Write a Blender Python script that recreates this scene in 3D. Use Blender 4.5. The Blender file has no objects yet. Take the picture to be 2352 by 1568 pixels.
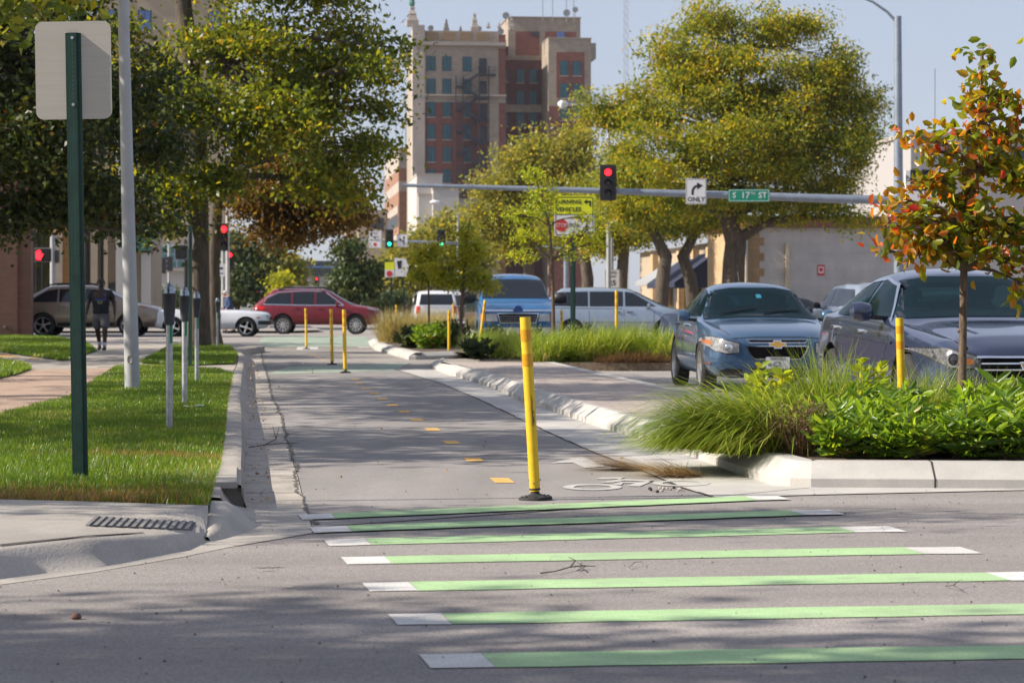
import bpy, bmesh, math, random
import numpy as np
from mathutils import Vector, Matrix
from mathutils.bvhtree import BVHTree
S = bpy.context.scene
COL = S.collection
F, EYE, CX, HZ = 5553.0, 1.14, 1176.0, 702.0   # 85 mm lens in survey units, eye height, optical axis, horizon
R = math.radians
rnd = random.Random(7)
rng = np.random.default_rng(11)

def at(px, py, D):
    return Vector(((px-CX)/F*D, D, EYE-(py-HZ)/F*D))
def gp(px, py, z=0.0):
    D = F*(EYE-z)/(py-HZ)
    return Vector(((px-CX)/F*D, D, z))
def gd(py, z=0.0): return F*(EYE-z)/(py-HZ)

# ------------------------------------------------------------------ materials
def nt(m): return m.node_tree.nodes, m.node_tree.links
def mk(name, col, rough=.6, metal=0., var=.12, scale=6., bump=0., bscale=60., spec=.5, coat=0., col2=None, fine=0., fscale=200., stretch=None, lo=.35, hi=.65, streak=None):
    m = bpy.data.materials.new(name); m.use_nodes = True
    N, L = nt(m); b = N['Principled BSDF']
    b.inputs['Roughness'].default_value = rough; b.inputs['Metallic'].default_value = metal
    b.inputs['Specular IOR Level'].default_value = spec
    b.inputs['Coat Weight'].default_value = coat; b.inputs['Coat Roughness'].default_value = .03
    tc = N.new('ShaderNodeTexCoord'); src = tc.outputs['Object']
    if stretch:
        mp = N.new('ShaderNodeMapping'); mp.inputs['Scale'].default_value = stretch
        L.new(src, mp.inputs['Vector']); src = mp.outputs['Vector']
    c = Vector(col[:3])
    if var > 0 or col2:
        n = N.new('ShaderNodeTexNoise'); n.inputs['Scale'].default_value = scale; n.inputs['Detail'].default_value = 8
        n.inputs['Roughness'].default_value = .65
        L.new(src, n.inputs['Vector'])
        cr = N.new('ShaderNodeValToRGB')
        a = c*(1-var); e = Vector(col2[:3]) if col2 else c*(1+var)
        cr.color_ramp.elements[0].position = lo; cr.color_ramp.elements[1].position = hi
        cr.color_ramp.elements[0].color = (*a, 1); cr.color_ramp.elements[1].color = (*e, 1)
        L.new(n.outputs['Fac'], cr.inputs['Fac']); out = cr.outputs['Color']
        if fine > 0:
            n2 = N.new('ShaderNodeTexNoise'); n2.inputs['Scale'].default_value = fscale; n2.inputs['Detail'].default_value = 3
            L.new(tc.outputs['Object'], n2.inputs['Vector'])
            mr = N.new('ShaderNodeMapRange'); mr.inputs[1].default_value = .3; mr.inputs[2].default_value = .7
            mr.inputs[3].default_value = 1-fine; mr.inputs[4].default_value = 1+fine
            L.new(n2.outputs['Fac'], mr.inputs[0])
            mx = N.new('ShaderNodeVectorMath'); mx.operation = 'MULTIPLY'
            L.new(out, mx.inputs[0]); L.new(mr.outputs[0], mx.inputs[1]); out = mx.outputs[0]
        if streak:
            mp2 = N.new('ShaderNodeMapping'); mp2.inputs['Scale'].default_value = streak; L.new(tc.outputs['Object'], mp2.inputs['Vector'])
            n4 = N.new('ShaderNodeTexNoise'); n4.inputs['Scale'].default_value = 1.; n4.inputs['Detail'].default_value = 4; L.new(mp2.outputs[0], n4.inputs['Vector'])
            mr2 = N.new('ShaderNodeMapRange'); mr2.inputs[1].default_value = .35; mr2.inputs[2].default_value = .65; mr2.inputs[3].default_value = .84; mr2.inputs[4].default_value = 1.08; L.new(n4.outputs['Fac'], mr2.inputs[0])
            mx2 = N.new('ShaderNodeVectorMath'); mx2.operation = 'MULTIPLY'; L.new(out, mx2.inputs[0]); L.new(mr2.outputs[0], mx2.inputs[1]); out = mx2.outputs[0]
        L.new(out, b.inputs['Base Color'])
    else:
        b.inputs['Base Color'].default_value = (*c, 1)
    if bump > 0:
        n3 = N.new('ShaderNodeTexNoise'); n3.inputs['Scale'].default_value = bscale; n3.inputs['Detail'].default_value = 5
        L.new(tc.outputs['Object'], n3.inputs['Vector'])
        bp = N.new('ShaderNodeBump'); bp.inputs['Strength'].default_value = bump; bp.inputs['Distance'].default_value = .01
        L.new(n3.outputs['Fac'], bp.inputs['Height']); L.new(bp.outputs[0], b.inputs['Normal'])
    return m
def worn(name, col, under, amt=.5, stretch=(1,1,1)):
    """road paint with chips and tyre wear down to the asphalt"""
    m = mk(name, col, .8, var=.12, scale=2.2, fine=.22, fscale=160, bump=.3, bscale=120); N, L = nt(m); b = N['Principled BSDF']
    src = b.inputs['Base Color'].links[0].from_socket; tc = N.new('ShaderNodeTexCoord'); f = []
    for sc, lo, hi, st in ((95., .60, .68, (1,1,1)), (7., .56, .80, (1,1,1)), (1.3, .48, .85, stretch)):
        mp = N.new('ShaderNodeMapping'); mp.inputs['Scale'].default_value = st; L.new(tc.outputs['Object'], mp.inputs['Vector'])
        n = N.new('ShaderNodeTexNoise'); n.inputs['Scale'].default_value = sc; n.inputs['Detail'].default_value = 6; L.new(mp.outputs[0], n.inputs['Vector'])
        r = N.new('ShaderNodeMapRange'); r.inputs[1].default_value = lo; r.inputs[2].default_value = hi; L.new(n.outputs['Fac'], r.inputs[0]); f.append(r.outputs[0])
    a1 = N.new('ShaderNodeMath'); a1.operation = 'MAXIMUM'; L.new(f[0], a1.inputs[0]); L.new(f[1], a1.inputs[1])
    a2 = N.new('ShaderNodeMath'); a2.operation = 'MAXIMUM'; L.new(a1.outputs[0], a2.inputs[0]); L.new(f[2], a2.inputs[1])
    a3 = N.new('ShaderNodeMath'); a3.operation = 'MULTIPLY'; a3.inputs[1].default_value = amt; L.new(a2.outputs[0], a3.inputs[0])
    mx = N.new('ShaderNodeMix'); mx.data_type = 'RGBA'; L.new(a3.outputs[0], mx.inputs[0]); L.new(src, mx.inputs[6]); mx.inputs[7].default_value = (*under,1)
    L.new(mx.outputs[2], b.inputs['Base Color']); return m
def glow(name, col, st):
    m = bpy.data.materials.new(name); m.use_nodes = True
    N, L = nt(m); b = N['Principled BSDF']
    b.inputs['Base Color'].default_value = (*[c*.5 for c in col], 1)
    b.inputs['Emission Color'].default_value = (*col, 1); b.inputs['Emission Strength'].default_value = st
    return m
def brickmat(name, c1, c2, mortar, scale, bw=.5, rh=.25, axis='XZ', rough=.85, msize=.02, bump=.3):
    m = bpy.data.materials.new(name); m.use_nodes = True
    N, L = nt(m); b = N['Principled BSDF']; b.inputs['Roughness'].default_value = rough
    tc = N.new('ShaderNodeTexCoord'); sx = N.new('ShaderNodeSeparateXYZ'); cb = N.new('ShaderNodeCombineXYZ')
    L.new(tc.outputs['Object'], sx.inputs[0])
    if axis == 'XZ':
        ad = N.new('ShaderNodeMath'); ad.operation = 'ADD'; L.new(sx.outputs[0], ad.inputs[0]); L.new(sx.outputs[1], ad.inputs[1])
        L.new(ad.outputs[0], cb.inputs[0]); L.new(sx.outputs[2], cb.inputs[1])
    else:
        L.new(sx.outputs[0], cb.inputs[0]); L.new(sx.outputs[1], cb.inputs[1])
    bt = N.new('ShaderNodeTexBrick'); bt.inputs['Scale'].default_value = scale
    bt.inputs['Brick Width'].default_value = bw; bt.inputs['Row Height'].default_value = rh; bt.inputs['Mortar Size'].default_value = msize
    bt.inputs['Color1'].default_value = (*c1, 1); bt.inputs['Color2'].default_value = (*c2, 1); bt.inputs['Mortar'].default_value = (*mortar, 1)
    L.new(cb.outputs[0], bt.inputs['Vector'])
    n = N.new('ShaderNodeTexNoise'); n.inputs['Scale'].default_value = 1.2; n.inputs['Detail'].default_value = 6
    L.new(tc.outputs['Object'], n.inputs['Vector'])
    mr = N.new('ShaderNodeMapRange'); mr.inputs[3].default_value = .7; mr.inputs[4].default_value = 1.3; L.new(n.outputs['Fac'], mr.inputs[0])
    mx = N.new('ShaderNodeVectorMath'); mx.operation = 'MULTIPLY'; L.new(bt.outputs['Color'], mx.inputs[0]); L.new(mr.outputs[0], mx.inputs[1])
    L.new(mx.outputs[0], b.inputs['Base Color'])
    if bump:
        bp = N.new('ShaderNodeBump'); bp.inputs['Strength'].default_value = bump; bp.inputs['Distance'].default_value = .01; bp.invert = True
        L.new(bt.outputs['Fac'], bp.inputs['Height']); L.new(bp.outputs[0], b.inputs['Normal'])
    return m
def leafmat(name, stops, trans=.45, rough=.42, spec=.45, clump=.9):
    """random colour per leaf, lit from both sides"""
    m = bpy.data.materials.new(name); m.use_nodes = True
    N, L = nt(m); b = N['Principled BSDF']; out = N['Material Output']
    g = N.new('ShaderNodeNewGeometry'); cr = N.new('ShaderNodeValToRGB')
    el = cr.color_ramp.elements
    while len(el) < len(stops): el.new(.5)
    for e, (p, c) in zip(el, stops): e.position = p; e.color = (*c, 1)
    tc = N.new('ShaderNodeTexCoord'); nz = N.new('ShaderNodeTexNoise'); nz.inputs['Scale'].default_value = clump; nz.inputs['Detail'].default_value = 3
    L.new(tc.outputs['Object'], nz.inputs['Vector']); m1 = N.new('ShaderNodeMapRange'); m1.inputs[1].default_value = .3; m1.inputs[2].default_value = .7; m1.inputs[3].default_value = -.10; m1.inputs[4].default_value = .30
    L.new(nz.outputs['Fac'], m1.inputs[0]); ad = N.new('ShaderNodeMath'); ad.operation = 'MULTIPLY_ADD'; ad.use_clamp = True; L.new(g.outputs['Random Per Island'], ad.inputs[0]); ad.inputs[1].default_value = .84; L.new(m1.outputs[0], ad.inputs[2]); L.new(ad.outputs[0], cr.inputs['Fac'])
    b.inputs['Roughness'].default_value = rough; b.inputs['Specular IOR Level'].default_value = spec
    L.new(cr.outputs['Color'], b.inputs['Base Color'])
    t = N.new('ShaderNodeBsdfTranslucent')
    mu = N.new('ShaderNodeVectorMath'); mu.operation = 'MULTIPLY'; mu.inputs[1].default_value = (1.9, 1.7, .9)
    L.new(cr.outputs['Color'], mu.inputs[0]); L.new(mu.outputs[0], t.inputs['Color'])
    mix = N.new('ShaderNodeMixShader'); mix.inputs[0].default_value = trans
    L.new(b.outputs[0], mix.inputs[1]); L.new(t.outputs[0], mix.inputs[2]); L.new(mix.outputs[0], out.inputs['Surface'])
    return m

MT = {}
MT['asphalt'] = mk('asphalt', (.25,.226,.214), .9, var=.13, scale=.9, stretch=(.35,1,1), streak=(.05,1.1,1), fine=.34, fscale=110, bump=.5, bscale=120)
MT['lane'] = mk('lane asphalt', (.245,.226,.217), .9, var=.1, scale=.9, stretch=(1,.3,1), streak=(1.3,.06,1), fine=.28, fscale=130, bump=.4, bscale=140)
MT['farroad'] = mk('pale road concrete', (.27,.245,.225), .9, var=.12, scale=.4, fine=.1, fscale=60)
MT['concrete'] = mk('concrete', (.36,.33,.295), .85, var=.12, scale=2.2, fine=.1, fscale=90, bump=.25, bscale=70)
MT['oldconcrete'] = mk('weathered concrete', (.34,.305,.27), .9, var=.2, scale=2.6, fine=.16, fscale=70, bump=.4, bscale=50)
MT['newconcrete'] = mk('pale new concrete', (.42,.40,.375), .85, var=.12, scale=2.0, fine=.07, fscale=120, bump=.15, bscale=90)
MT['ground'] = mk('ground', (.16,.15,.12), .95, var=.2, scale=.05)
MT['soil'] = mk('soil', (.09,.065,.045), .95, var=.4, scale=9, bump=.6, bscale=30)
MT['turf'] = mk('turf', (.04,.075,.018), .95, var=.35, scale=6, bump=.6, bscale=40)
MT['green'] = worn('green road paint', (.33,.50,.25), (.24,.24,.21), .65, (.5,.2,1))
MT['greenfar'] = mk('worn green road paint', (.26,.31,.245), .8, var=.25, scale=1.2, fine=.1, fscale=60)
MT['white'] = worn('white road paint', (.60,.585,.56), (.25,.23,.21), .6)
MT['wornwhite'] = mk('worn white road paint', (.42,.41,.39), .8, var=.14, scale=4, fine=.2, fscale=150)
MT['yellow'] = mk('yellow road paint', (.62,.36,.09), .75, var=.15, scale=9, fine=.2, fscale=150)
MT['joint'] = mk('joint', (.05,.045,.04), .95, var=.3, scale=9)
MT['pavers'] = brickmat('brick pavers', (.33,.27,.24), (.40,.34,.30), (.25,.22,.2), 1.0, .22, .11, 'XY', msize=.006, bump=.1)
MT['oldpavers'] = brickmat('old brick pavers', (.36,.24,.18), (.42,.30,.23), (.24,.19,.15), 1.0, .22, .11, 'XY', msize=.008)
MT['galv'] = mk('galvanised steel', (.42,.43,.44), .45, .6, var=.2, scale=14)
MT['pole'] = mk('grey painted steel', (.36,.37,.38), .5, .25, var=.08, scale=3)
MT['mast'] = mk('brushed mast steel', (.22,.255,.31), .45, .4, var=.12, scale=4)
MT['darkgreen'] = mk('dark green paint', (.012,.045,.034), .42, .1, var=.15, scale=20)
MT['alum'] = mk('brushed aluminium', (.46,.43,.38), .55, .2, var=.05, scale=3, stretch=(1,1,26))
MT['black'] = mk('black plastic', (.014,.014,.016), .5, var=.2, scale=20)
MT['gun'] = mk('dark grey meter housing', (.035,.036,.042), .45, .3, var=.2, scale=30)
MT['dome'] = mk('clear meter dome', (.30,.34,.38), .08, .6, var=.6, scale=40)
MT['rubber'] = mk('rubber', (.02,.02,.021), .8, var=.2, scale=20)
MT['chrome'] = mk('chrome', (.75,.76,.78), .12, 1., var=.03)
MT['rim'] = mk('alloy rim', (.55,.55,.56), .3, .8, var=.05)
MT['yellowpost'] = mk('yellow flexible plastic', (.66,.42,.008), .5, var=.08, scale=14, bump=.1, bscale=30)
MT['amberband'] = mk('amber reflective band', (.58,.27,.004), .35, var=.12, scale=60)
MT['signwhite'] = mk('sign white', (.66,.65,.66), .5, var=.03)
MT['signblack'] = mk('sign black', (.012,.012,.012), .5, var=.05)
MT['signgreen'] = mk('sign green', (.0,.22,.13), .5, var=.05)
MT['signyellow'] = mk('sign fluorescent yellow', (.66,.70,.015), .5, var=.04)
MT['signred'] = mk('sign red', (.5,.03,.03), .5, var=.05)
MT['stickergreen'] = mk('green sticker', (.0,.2,.08), .5)
MT['bark'] = mk('bark', (.085,.066,.05), .95, var=.45, scale=5, stretch=(3,3,.5), bump=.9, bscale=22)
MT['barkpale'] = mk('pale bark', (.12,.085,.06), .95, var=.4, scale=20, stretch=(3,3,.7), bump=.5, bscale=60)
MT['glassdark'] = mk('dark window glass', (.01,.014,.02), .06, var=0, spec=.6)
MT['red'] = glow('red signal lens', (1., .012, .02), 3.2)
MT['grn'] = glow('green signal lens', (.02, 1., .42), 2.4)
MT['lensoff'] = mk('unlit lens', (.03,.03,.032), .25, var=.2)

# ------------------------------------------------------------------ mesh building
class MB:
    def __init__(s): s.v = []; s.f = []; s.m = []; s.k = 0
    def add(s, vs, fs):
        o = len(s.v); s.v += [Vector(v) for v in vs]
        for f in fs: s.f.append(tuple(i+o for i in f)); s.m.append(s.k)
        return s
    def box(s, x0, x1, y0, y1, z0, z1):
        return s.add([(x0,y0,z0),(x1,y0,z0),(x1,y1,z0),(x0,y1,z0),(x0,y0,z1),(x1,y0,z1),(x1,y1,z1),(x0,y1,z1)],
                     [(0,3,2,1),(4,5,6,7),(0,1,5,4),(1,2,6,5),(2,3,7,6),(3,0,4,7)])
    def bar(s, a, b, w, h, up=(0,0,1)):
        a = Vector(a); b = Vector(b); d = (b-a).normalized(); u = Vector(up)
        if abs(d.dot(u)) > .98: u = Vector((0,1,0))
        x = d.cross(u).normalized()*w/2; y = x.cross(d).normalized()*h/2
        return s.add([a-x-y,a+x-y,a+x+y,a-x+y,b-x-y,b+x-y,b+x+y,b-x+y], [(0,1,2,3),(7,6,5,4),(0,4,5,1),(1,5,6,2),(2,6,7,3),(3,7,4,0)])
    def tube(s, pts, rad, n=8, cap=True):
        pts = [Vector(p) for p in pts]
        if not hasattr(rad, '__len__'): rad = [rad]*len(pts)
        rings = []; px = None
        for i, p in enumerate(pts):
            d = (pts[min(i+1,len(pts)-1)]-pts[max(i-1,0)]).normalized()
            if px is None:
                px = d.orthogonal().normalized()
            px = (px-d*px.dot(d)).normalized(); py = d.cross(px)
            rings.append([p+(px*math.cos(2*math.pi*k/n)+py*math.sin(2*math.pi*k/n))*rad[i] for k in range(n)])
        return s.loft(rings, cap)
    def loft(s, rings, cap=True, closed=True):
        n = len(rings[0]); vs = [v for r in rings for v in r]; fs = []
        for i in range(len(rings)-1):
            for k in range(n if closed else n-1):
                fs.append((i*n+k, i*n+(k+1)%n, (i+1)*n+(k+1)%n, (i+1)*n+k))
        if cap and closed:
            fs.append(tuple(range(n))[::-1]); fs.append(tuple((len(rings)-1)*n+k for k in range(n)))
        return s.add(vs, fs)
    def lathe(s, prof, c=(0,0,0), n=16, axis='Z', cap=True):
        c = Vector(c); rings = []
        for r, h in prof:
            ring = []
            for k in range(n):
                a = 2*math.pi*k/n; u, v = r*math.cos(a), r*math.sin(a)
                ring.append(c+Vector({'Z':(u,v,h),'Y':(u,h,v),'X':(h,u,v)}[axis]))
            rings.append(ring)
        return s.loft(rings, cap)
    def prism(s, poly, ext):
        n = len(poly); ext = Vector(ext)
        p = [Vector(q) for q in poly]
        return s.add(p+[q+ext for q in p], [tuple(range(n)), tuple(range(2*n-1, n-1, -1))]+[(i, i+n, (i+1)%n+n, (i+1)%n) for i in range(n)])
    def sheet(s, poly): return s.add(poly, [tuple(range(len(poly)))])
    def strip(s, a, b):
        n = len(a); return s.add(list(a)+list(b), [(i, i+1, n+i+1, n+i) for i in range(n-1)])
    def build(s, name, mats, parent=None, smooth=False, bevel=0, seg=2, world=False, sub=0):
        me = bpy.data.meshes.new(name)
        off = parent.location if (world and parent is not None) else Vector((0,0,0))
        me.from_pydata([v-off for v in s.v], [], s.f)
        for m in (mats if isinstance(mats, (list, tuple)) else [mats]): me.materials.append(m)
        me.polygons.foreach_set('material_index', s.m)
        bm = bmesh.new(); bm.from_mesh(me); bmesh.ops.recalc_face_normals(bm, faces=bm.faces)
        if bevel: bmesh.ops.bevel(bm, geom=list(bm.edges), offset=bevel, segments=seg, affect='EDGES', clamp_overlap=True)
        bm.to_mesh(me); bm.free()
        if smooth:
            me.polygons.foreach_set('use_smooth', [True]*len(me.polygons))
            try: me.set_sharp_from_angle(angle=R(42))
            except Exception: pass
        o = bpy.data.objects.new(name, me); COL.objects.link(o)
        if parent is not None: o.parent = parent
        if sub:
            md = o.modifiers.new('s', 'SUBSURF'); md.levels = sub; md.render_levels = sub
        return o
def npmesh(name, V, Fc, mat, parent=None, smooth=False):
    V = np.asarray(V, np.float32); Fc = np.asarray(Fc, np.int32); k = Fc.shape[1]
    me = bpy.data.meshes.new(name)
    me.vertices.add(len(V)); me.vertices.foreach_set('co', V.ravel())
    me.loops.add(Fc.size); me.loops.foreach_set('vertex_index', Fc.ravel())
    me.polygons.add(len(Fc)); me.polygons.foreach_set('loop_start', np.arange(0, Fc.size, k, dtype=np.int32))
    if smooth: me.polygons.foreach_set('use_smooth', np.ones(len(Fc), bool))
    me.update(calc_edges=True); me.materials.append(mat)
    o = bpy.data.objects.new(name, me); COL.objects.link(o)
    if parent is not None: o.parent = parent
    return o
def tag(o, label=None, cat=None, group=None, kind=None):
    if label: o['label'] = label
    if cat: o['category'] = cat
    if group: o['group'] = group
    if kind: o['kind'] = kind
    return o
def thing(name, label, cat, loc=(0,0,0), rz=0, group=None):
    o = bpy.data.objects.new(name, None); COL.objects.link(o); o.empty_display_size = .2
    o.location = loc; o.rotation_euler = (0,0,rz)
    return tag(o, label, cat, group)
def struct(o): return tag(o, kind='structure')
def copy_tree(o, parent=None):
    c = o.copy(); COL.objects.link(c)
    if parent is not None:
        c.parent = parent; c.matrix_parent_inverse = o.matrix_parent_inverse.copy()
    for ch in o.children: copy_tree(ch, c)
    return c
def text_polys(txt, size, mat, parent, name, loc, rot=(R(90),0,0), depth=.002, align='CENTER', sx=1.0, bold=0.0):
    cu = bpy.data.curves.new(name, 'FONT'); cu.body = txt; cu.size = size; cu.align_x = align; cu.align_y = 'CENTER'
    cu.extrude = depth; cu.resolution_u = 2; cu.offset = bold
    tmp = bpy.data.objects.new('t', cu); COL.objects.link(tmp)
    dg = bpy.context.evaluated_depsgraph_get(); me = bpy.data.meshes.new_from_object(tmp.evaluated_get(dg))
    bpy.data.objects.remove(tmp); bpy.data.curves.remove(cu)
    me.name = name; me.materials.clear(); me.materials.append(mat)
    me.transform(Matrix.Translation(Vector(loc)) @ Matrix.Rotation(rot[2],4,'Z') @ Matrix.Rotation(rot[1],4,'Y') @ Matrix.Rotation(rot[0],4,'X') @ Matrix.Diagonal((sx,1,1,1)))
    o = bpy.data.objects.new(name, me); COL.objects.link(o)
    if parent is not None: o.parent = parent
    return o
def rrect(w, h, r, n=4):
    pts = []
    for cx, cy, a0 in ((w/2-r,h/2-r,0),(-w/2+r,h/2-r,90),(-w/2+r,-h/2+r,180),(w/2-r,-h/2+r,270)):
        for k in range(n+1):
            a = R(a0+90*k/n); pts.append((cx+r*math.cos(a), cy+r*math.sin(a)))
    return pts
def plate(mb, w, h, r, c, t=.004, y=0.0, n=4):
    """upright rounded plate facing -Y, its centre at c=(x,z), its front at y"""
    mb.prism([(x+c[0], y, z+c[1]) for x, z in rrect(w, h, r, n)], (0, t, 0)); return mb

# ------------------------------------------------------------------ world, sun, camera
SUN_EL, SUN_AZ = R(34), R(-99)        # azimuth from +Y, clockwise
w = bpy.data.worlds.new("World"); S.world = w; w.use_nodes = True
N, L = w.node_tree.nodes, w.node_tree.links
sk = N.new('ShaderNodeTexSky'); sk.sky_type = 'NISHITA'; sk.sun_disc = False
sk.sun_elevation = SUN_EL; sk.sun_rotation = SUN_AZ; sk.air_density = 1.0; sk.dust_density = 0.5; sk.ozone_density = 2.5
hz = N.new('ShaderNodeMix'); hz.data_type = 'RGBA'; hz.inputs[0].default_value = .8; hz.inputs[7].default_value = (2.38, 2.53, 3.15, 1)
L.new(sk.outputs[0], hz.inputs[6]); L.new(hz.outputs[2], N['Background'].inputs['Color']); N['Background'].inputs['Strength'].default_value = .118
sl = bpy.data.lights.new('sun', 'SUN'); sl.energy = 4.9; sl.angle = R(.53); sl.color = (1., .91, .78)
so = bpy.data.objects.new('sun', sl); COL.objects.link(so)
sd = Vector((math.sin(SUN_AZ)*math.cos(SUN_EL), math.cos(SUN_AZ)*math.cos(SUN_EL), math.sin(SUN_EL)))
so.rotation_euler = sd.to_track_quat('Z','Y').to_euler(); so.location = (-20,0,30)
cam = bpy.data.cameras.new('camera'); co = bpy.data.objects.new('camera', cam); COL.objects.link(co)
co.location = (0,0,EYE); co.rotation_euler = (R(90),0,0)
cam.sensor_width = 36; cam.lens = F/2352*36; cam.shift_y = -82/2352; cam.clip_end = 6000; cam.clip_start = .1
cam.dof.use_dof = True; cam.dof.focus_distance = 15.0; cam.dof.aperture_fstop = 7.0
S.camera = co
S.view_settings.view_transform = 'Standard'; S.view_settings.look = 'None'; S.view_settings.exposure = 0.80
S.view_settings.gamma = 1; S.render.film_transparent = False
# ------------------------------------------------------------------ the ground, roads, kerbs
def flat(name, pts, z, mat, kind='structure'):
    o = MB().sheet([(p[0], p[1], z) for p in pts]).build(name, mat)
    return tag(o, kind=kind)
def gpoly(px, z): return [gp(x, y, z) for x, y in px]
def world_line(px, z):
    p = sorted([(gp(x, y, z).y, gp(x, y, z).x) for x, y in px]); return np.array([a for a, b in p]), np.array([b for a, b in p])
flat('ground', [(-3000,-60),(3000,-60),(3000,5000),(-3000,5000)], -.03, MT['ground'])
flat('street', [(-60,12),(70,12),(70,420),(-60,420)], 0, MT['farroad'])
EDGE = [(-60,11.9),gp(-300,1216),gp(545,1230),gp(718,1213),gp(1200,1180),gp(1640,1146),gp(2352,1128),(60,14.7)]
flat('cross_street', [(60,-30),(-60,-30)]+EDGE, .004, MT['asphalt'])
SEAM = [(598,806),(604,835),(612,857),(626,920),(640,945),(647,962),(657,1012),(665,1018),(672,1064),(683,1096),(695,1146),(709,1185),(718,1210)]
RSEAM = [(745,800),(905,848),(1010,880),(1100,918),(1200,966),(1290,1008),(1370,1043),(1480,1085),(1560,1120),(1640,1144)]
flat('bike_lane', gpoly(SEAM,.003)+[gp(1200,1178),]+gpoly(RSEAM[::-1],.003), .0045, MT['lane'])

# left kerb and gutter, lofted along the lane
La = [(535,800),(548,815),(545,838),(535,857),(527,892),(522,920),(519,973),(515,1002),(506,1060),(495,1105),(484,1160)]
Lb = [(548,803),(560,815),(556,840),(552,862),(548,892),(547,915),(550,965),(549,1015),(546,1060),(546,1112),(520,1164)]
Lc = [(560,800),(573,812),(570,840),(566,865),(568,900),(572,940),(570,990),(563,1040),(558,1090),(556,1140),(572,1185),(590,1200)]
def xl(px, z, D):
    d, x = world_line(px, z); return float(np.interp(D, d, x))
Ds = np.concatenate([np.linspace(13.5,17,15), np.linspace(17.6,60,46)])
kb = MB(); rings = []; gut = []
for D in Ds:
    xa, xb, xc, xd = xl(La,.14,D), xl(Lb,.15,D), xl(Lc,0,D), xl(SEAM,0,D)
    xa = min(xa, xb-.04); xc = max(xc, xb+.03)
    rings.append([Vector((xa,D,.03)), Vector((xa,D,.146)), Vector((xb-.02,D,.15)), Vector((xb+.02,D,.138)), Vector((xb+(xc-xb)*.45,D,.085)), Vector((xc,D,.012))])
    gut.append([Vector((xc-.01,D,.011)), Vector((xc+(xd-xc)*.35,D,.006)), Vector((xd,D,.009))])
kb.loft(rings, False, False); struct(kb.build('left_kerb', MT['oldconcrete'], smooth=True))
struct(MB().loft(gut, False, False).build('gutter', MT['oldconcrete']))
sj = MB(); sp = [(gp(x,y)) for x, y in SEAM]; la_, lb_ = [], []; off = 0
for a, b in zip(sp[:-1], sp[1:]):
    n = max(2, int((b-a).length/.06))
    for k in range(n):
        c_ = a.lerp(b, k/n); off = .86*off+rnd.gauss(0,.0055); wd = abs(rnd.gauss(.007,.006))+.002
        la_.append(Vector((c_.x+off-wd,c_.y,.0105))); lb_.append(Vector((c_.x+off+wd,c_.y,.0105)))
sj.strip(la_, lb_)
struct(sj.build('gutter_crack', mk('dirt filled crack', (.10,.09,.08), .95, var=.4, scale=12)))
# joints across the gutter
gj = MB()
for D in (14.6,16.0,19.1,22.2,25.3,28.4,31.5):
    xb, xd = xl(Lb,.15,D), xl(SEAM,0,D); gj.sheet([(xb-.15,D,.153),(xb,D,.153),(xb,D+.012,.153),(xb-.15,D+.012,.153)])
    gj.sheet([(xl(Lc,0,D)+.02,D,.0125),(xd,D+.03,.0125),(xd,D+.045,.0125),(xl(Lc,0,D)+.02,D+.02,.0125)])
struct(gj.build('gutter_joint', MT['joint']))
# corner apron with its kerb face, gutter tongue
cols = [[(-420,1132),(0,1146),(200,1151),(380,1157),(478,1160)], [(-420,1302),(0,1256),(200,1234),(380,1224),(474,1222)],
        [(-420,1392),(0,1328),(213,1303),(400,1268),(474,1240)], [(-420,1410),(0,1342),(215,1313),(420,1278),(545,1252)]]
zs = [[.145]*5,[.125,.125,.122,.088,.04],[.012]*5,[.006]*5]
def fine(px, z, n=24):
    P = [gp(x, y, q) for (x, y), q in zip(px, z)]; out = []
    for i in range(len(P)-1):
        for k in range(n//4): out.append(P[i].lerp(P[i+1], k/(n//4)))
    return out+[P[-1]]
rows = [fine(c, z) for c, z in zip(cols, zs)]
mid = [a.lerp(b,.5)+Vector((0,-.012,.004)) for a, b in zip(rows[1], rows[2])]
rows = [rows[0], rows[1], [a.lerp(b,.12)+Vector((.008,-.016,0)) for a, b in zip(rows[1], rows[2])], mid, rows[2], rows[3]]
ap = MB().loft(rows, False, False)
apo = struct(ap.build('corner_apron', MT['concrete'], smooth=True))
ap_bvh = BVHTree.FromPolygons([v.co for v in apo.data.vertices], [q.vertices for q in apo.data.polygons])
def on_apron(px, py, up=.0):
    d = Vector(((px-CX)/F, 1, -(py-HZ)/F)).normalized(); h = ap_bvh.ray_cast(Vector((0,0,EYE)), d)
    return (h[0] if h[0] else gp(px, py, .13))+Vector((0,-up*.3,up))
struct(MB().sheet([gp(474,1236,.008),gp(474,1240,.008),gp(545,1252,.008),gp(620,1240,.008),gp(718,1223,.008),gp(712,1196,.008),gp(695,1146,.008),gp(600,1160,.008),gp(560,1170,.008),gp(500,1180,.008)]).build('gutter_tongue', MT['concrete']))
je = MB(); je.sheet([on_apron(x_,y_,.003) for x_,y_ in ((0,1255),(100,1244),(200,1233.5),(330,1224),(330,1222.5),(200,1230.5),(100,1240),(0,1250))])
je.sheet([Vector((-1.59,12.5,.10)),Vector((-1.56,12.5,.10)),Vector((-1.468,11.66,.022)),Vector((-1.50,11.66,.022))])
struct(je.build('apron_joint', MT['joint']))
ke = MB(); rk = []
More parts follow.
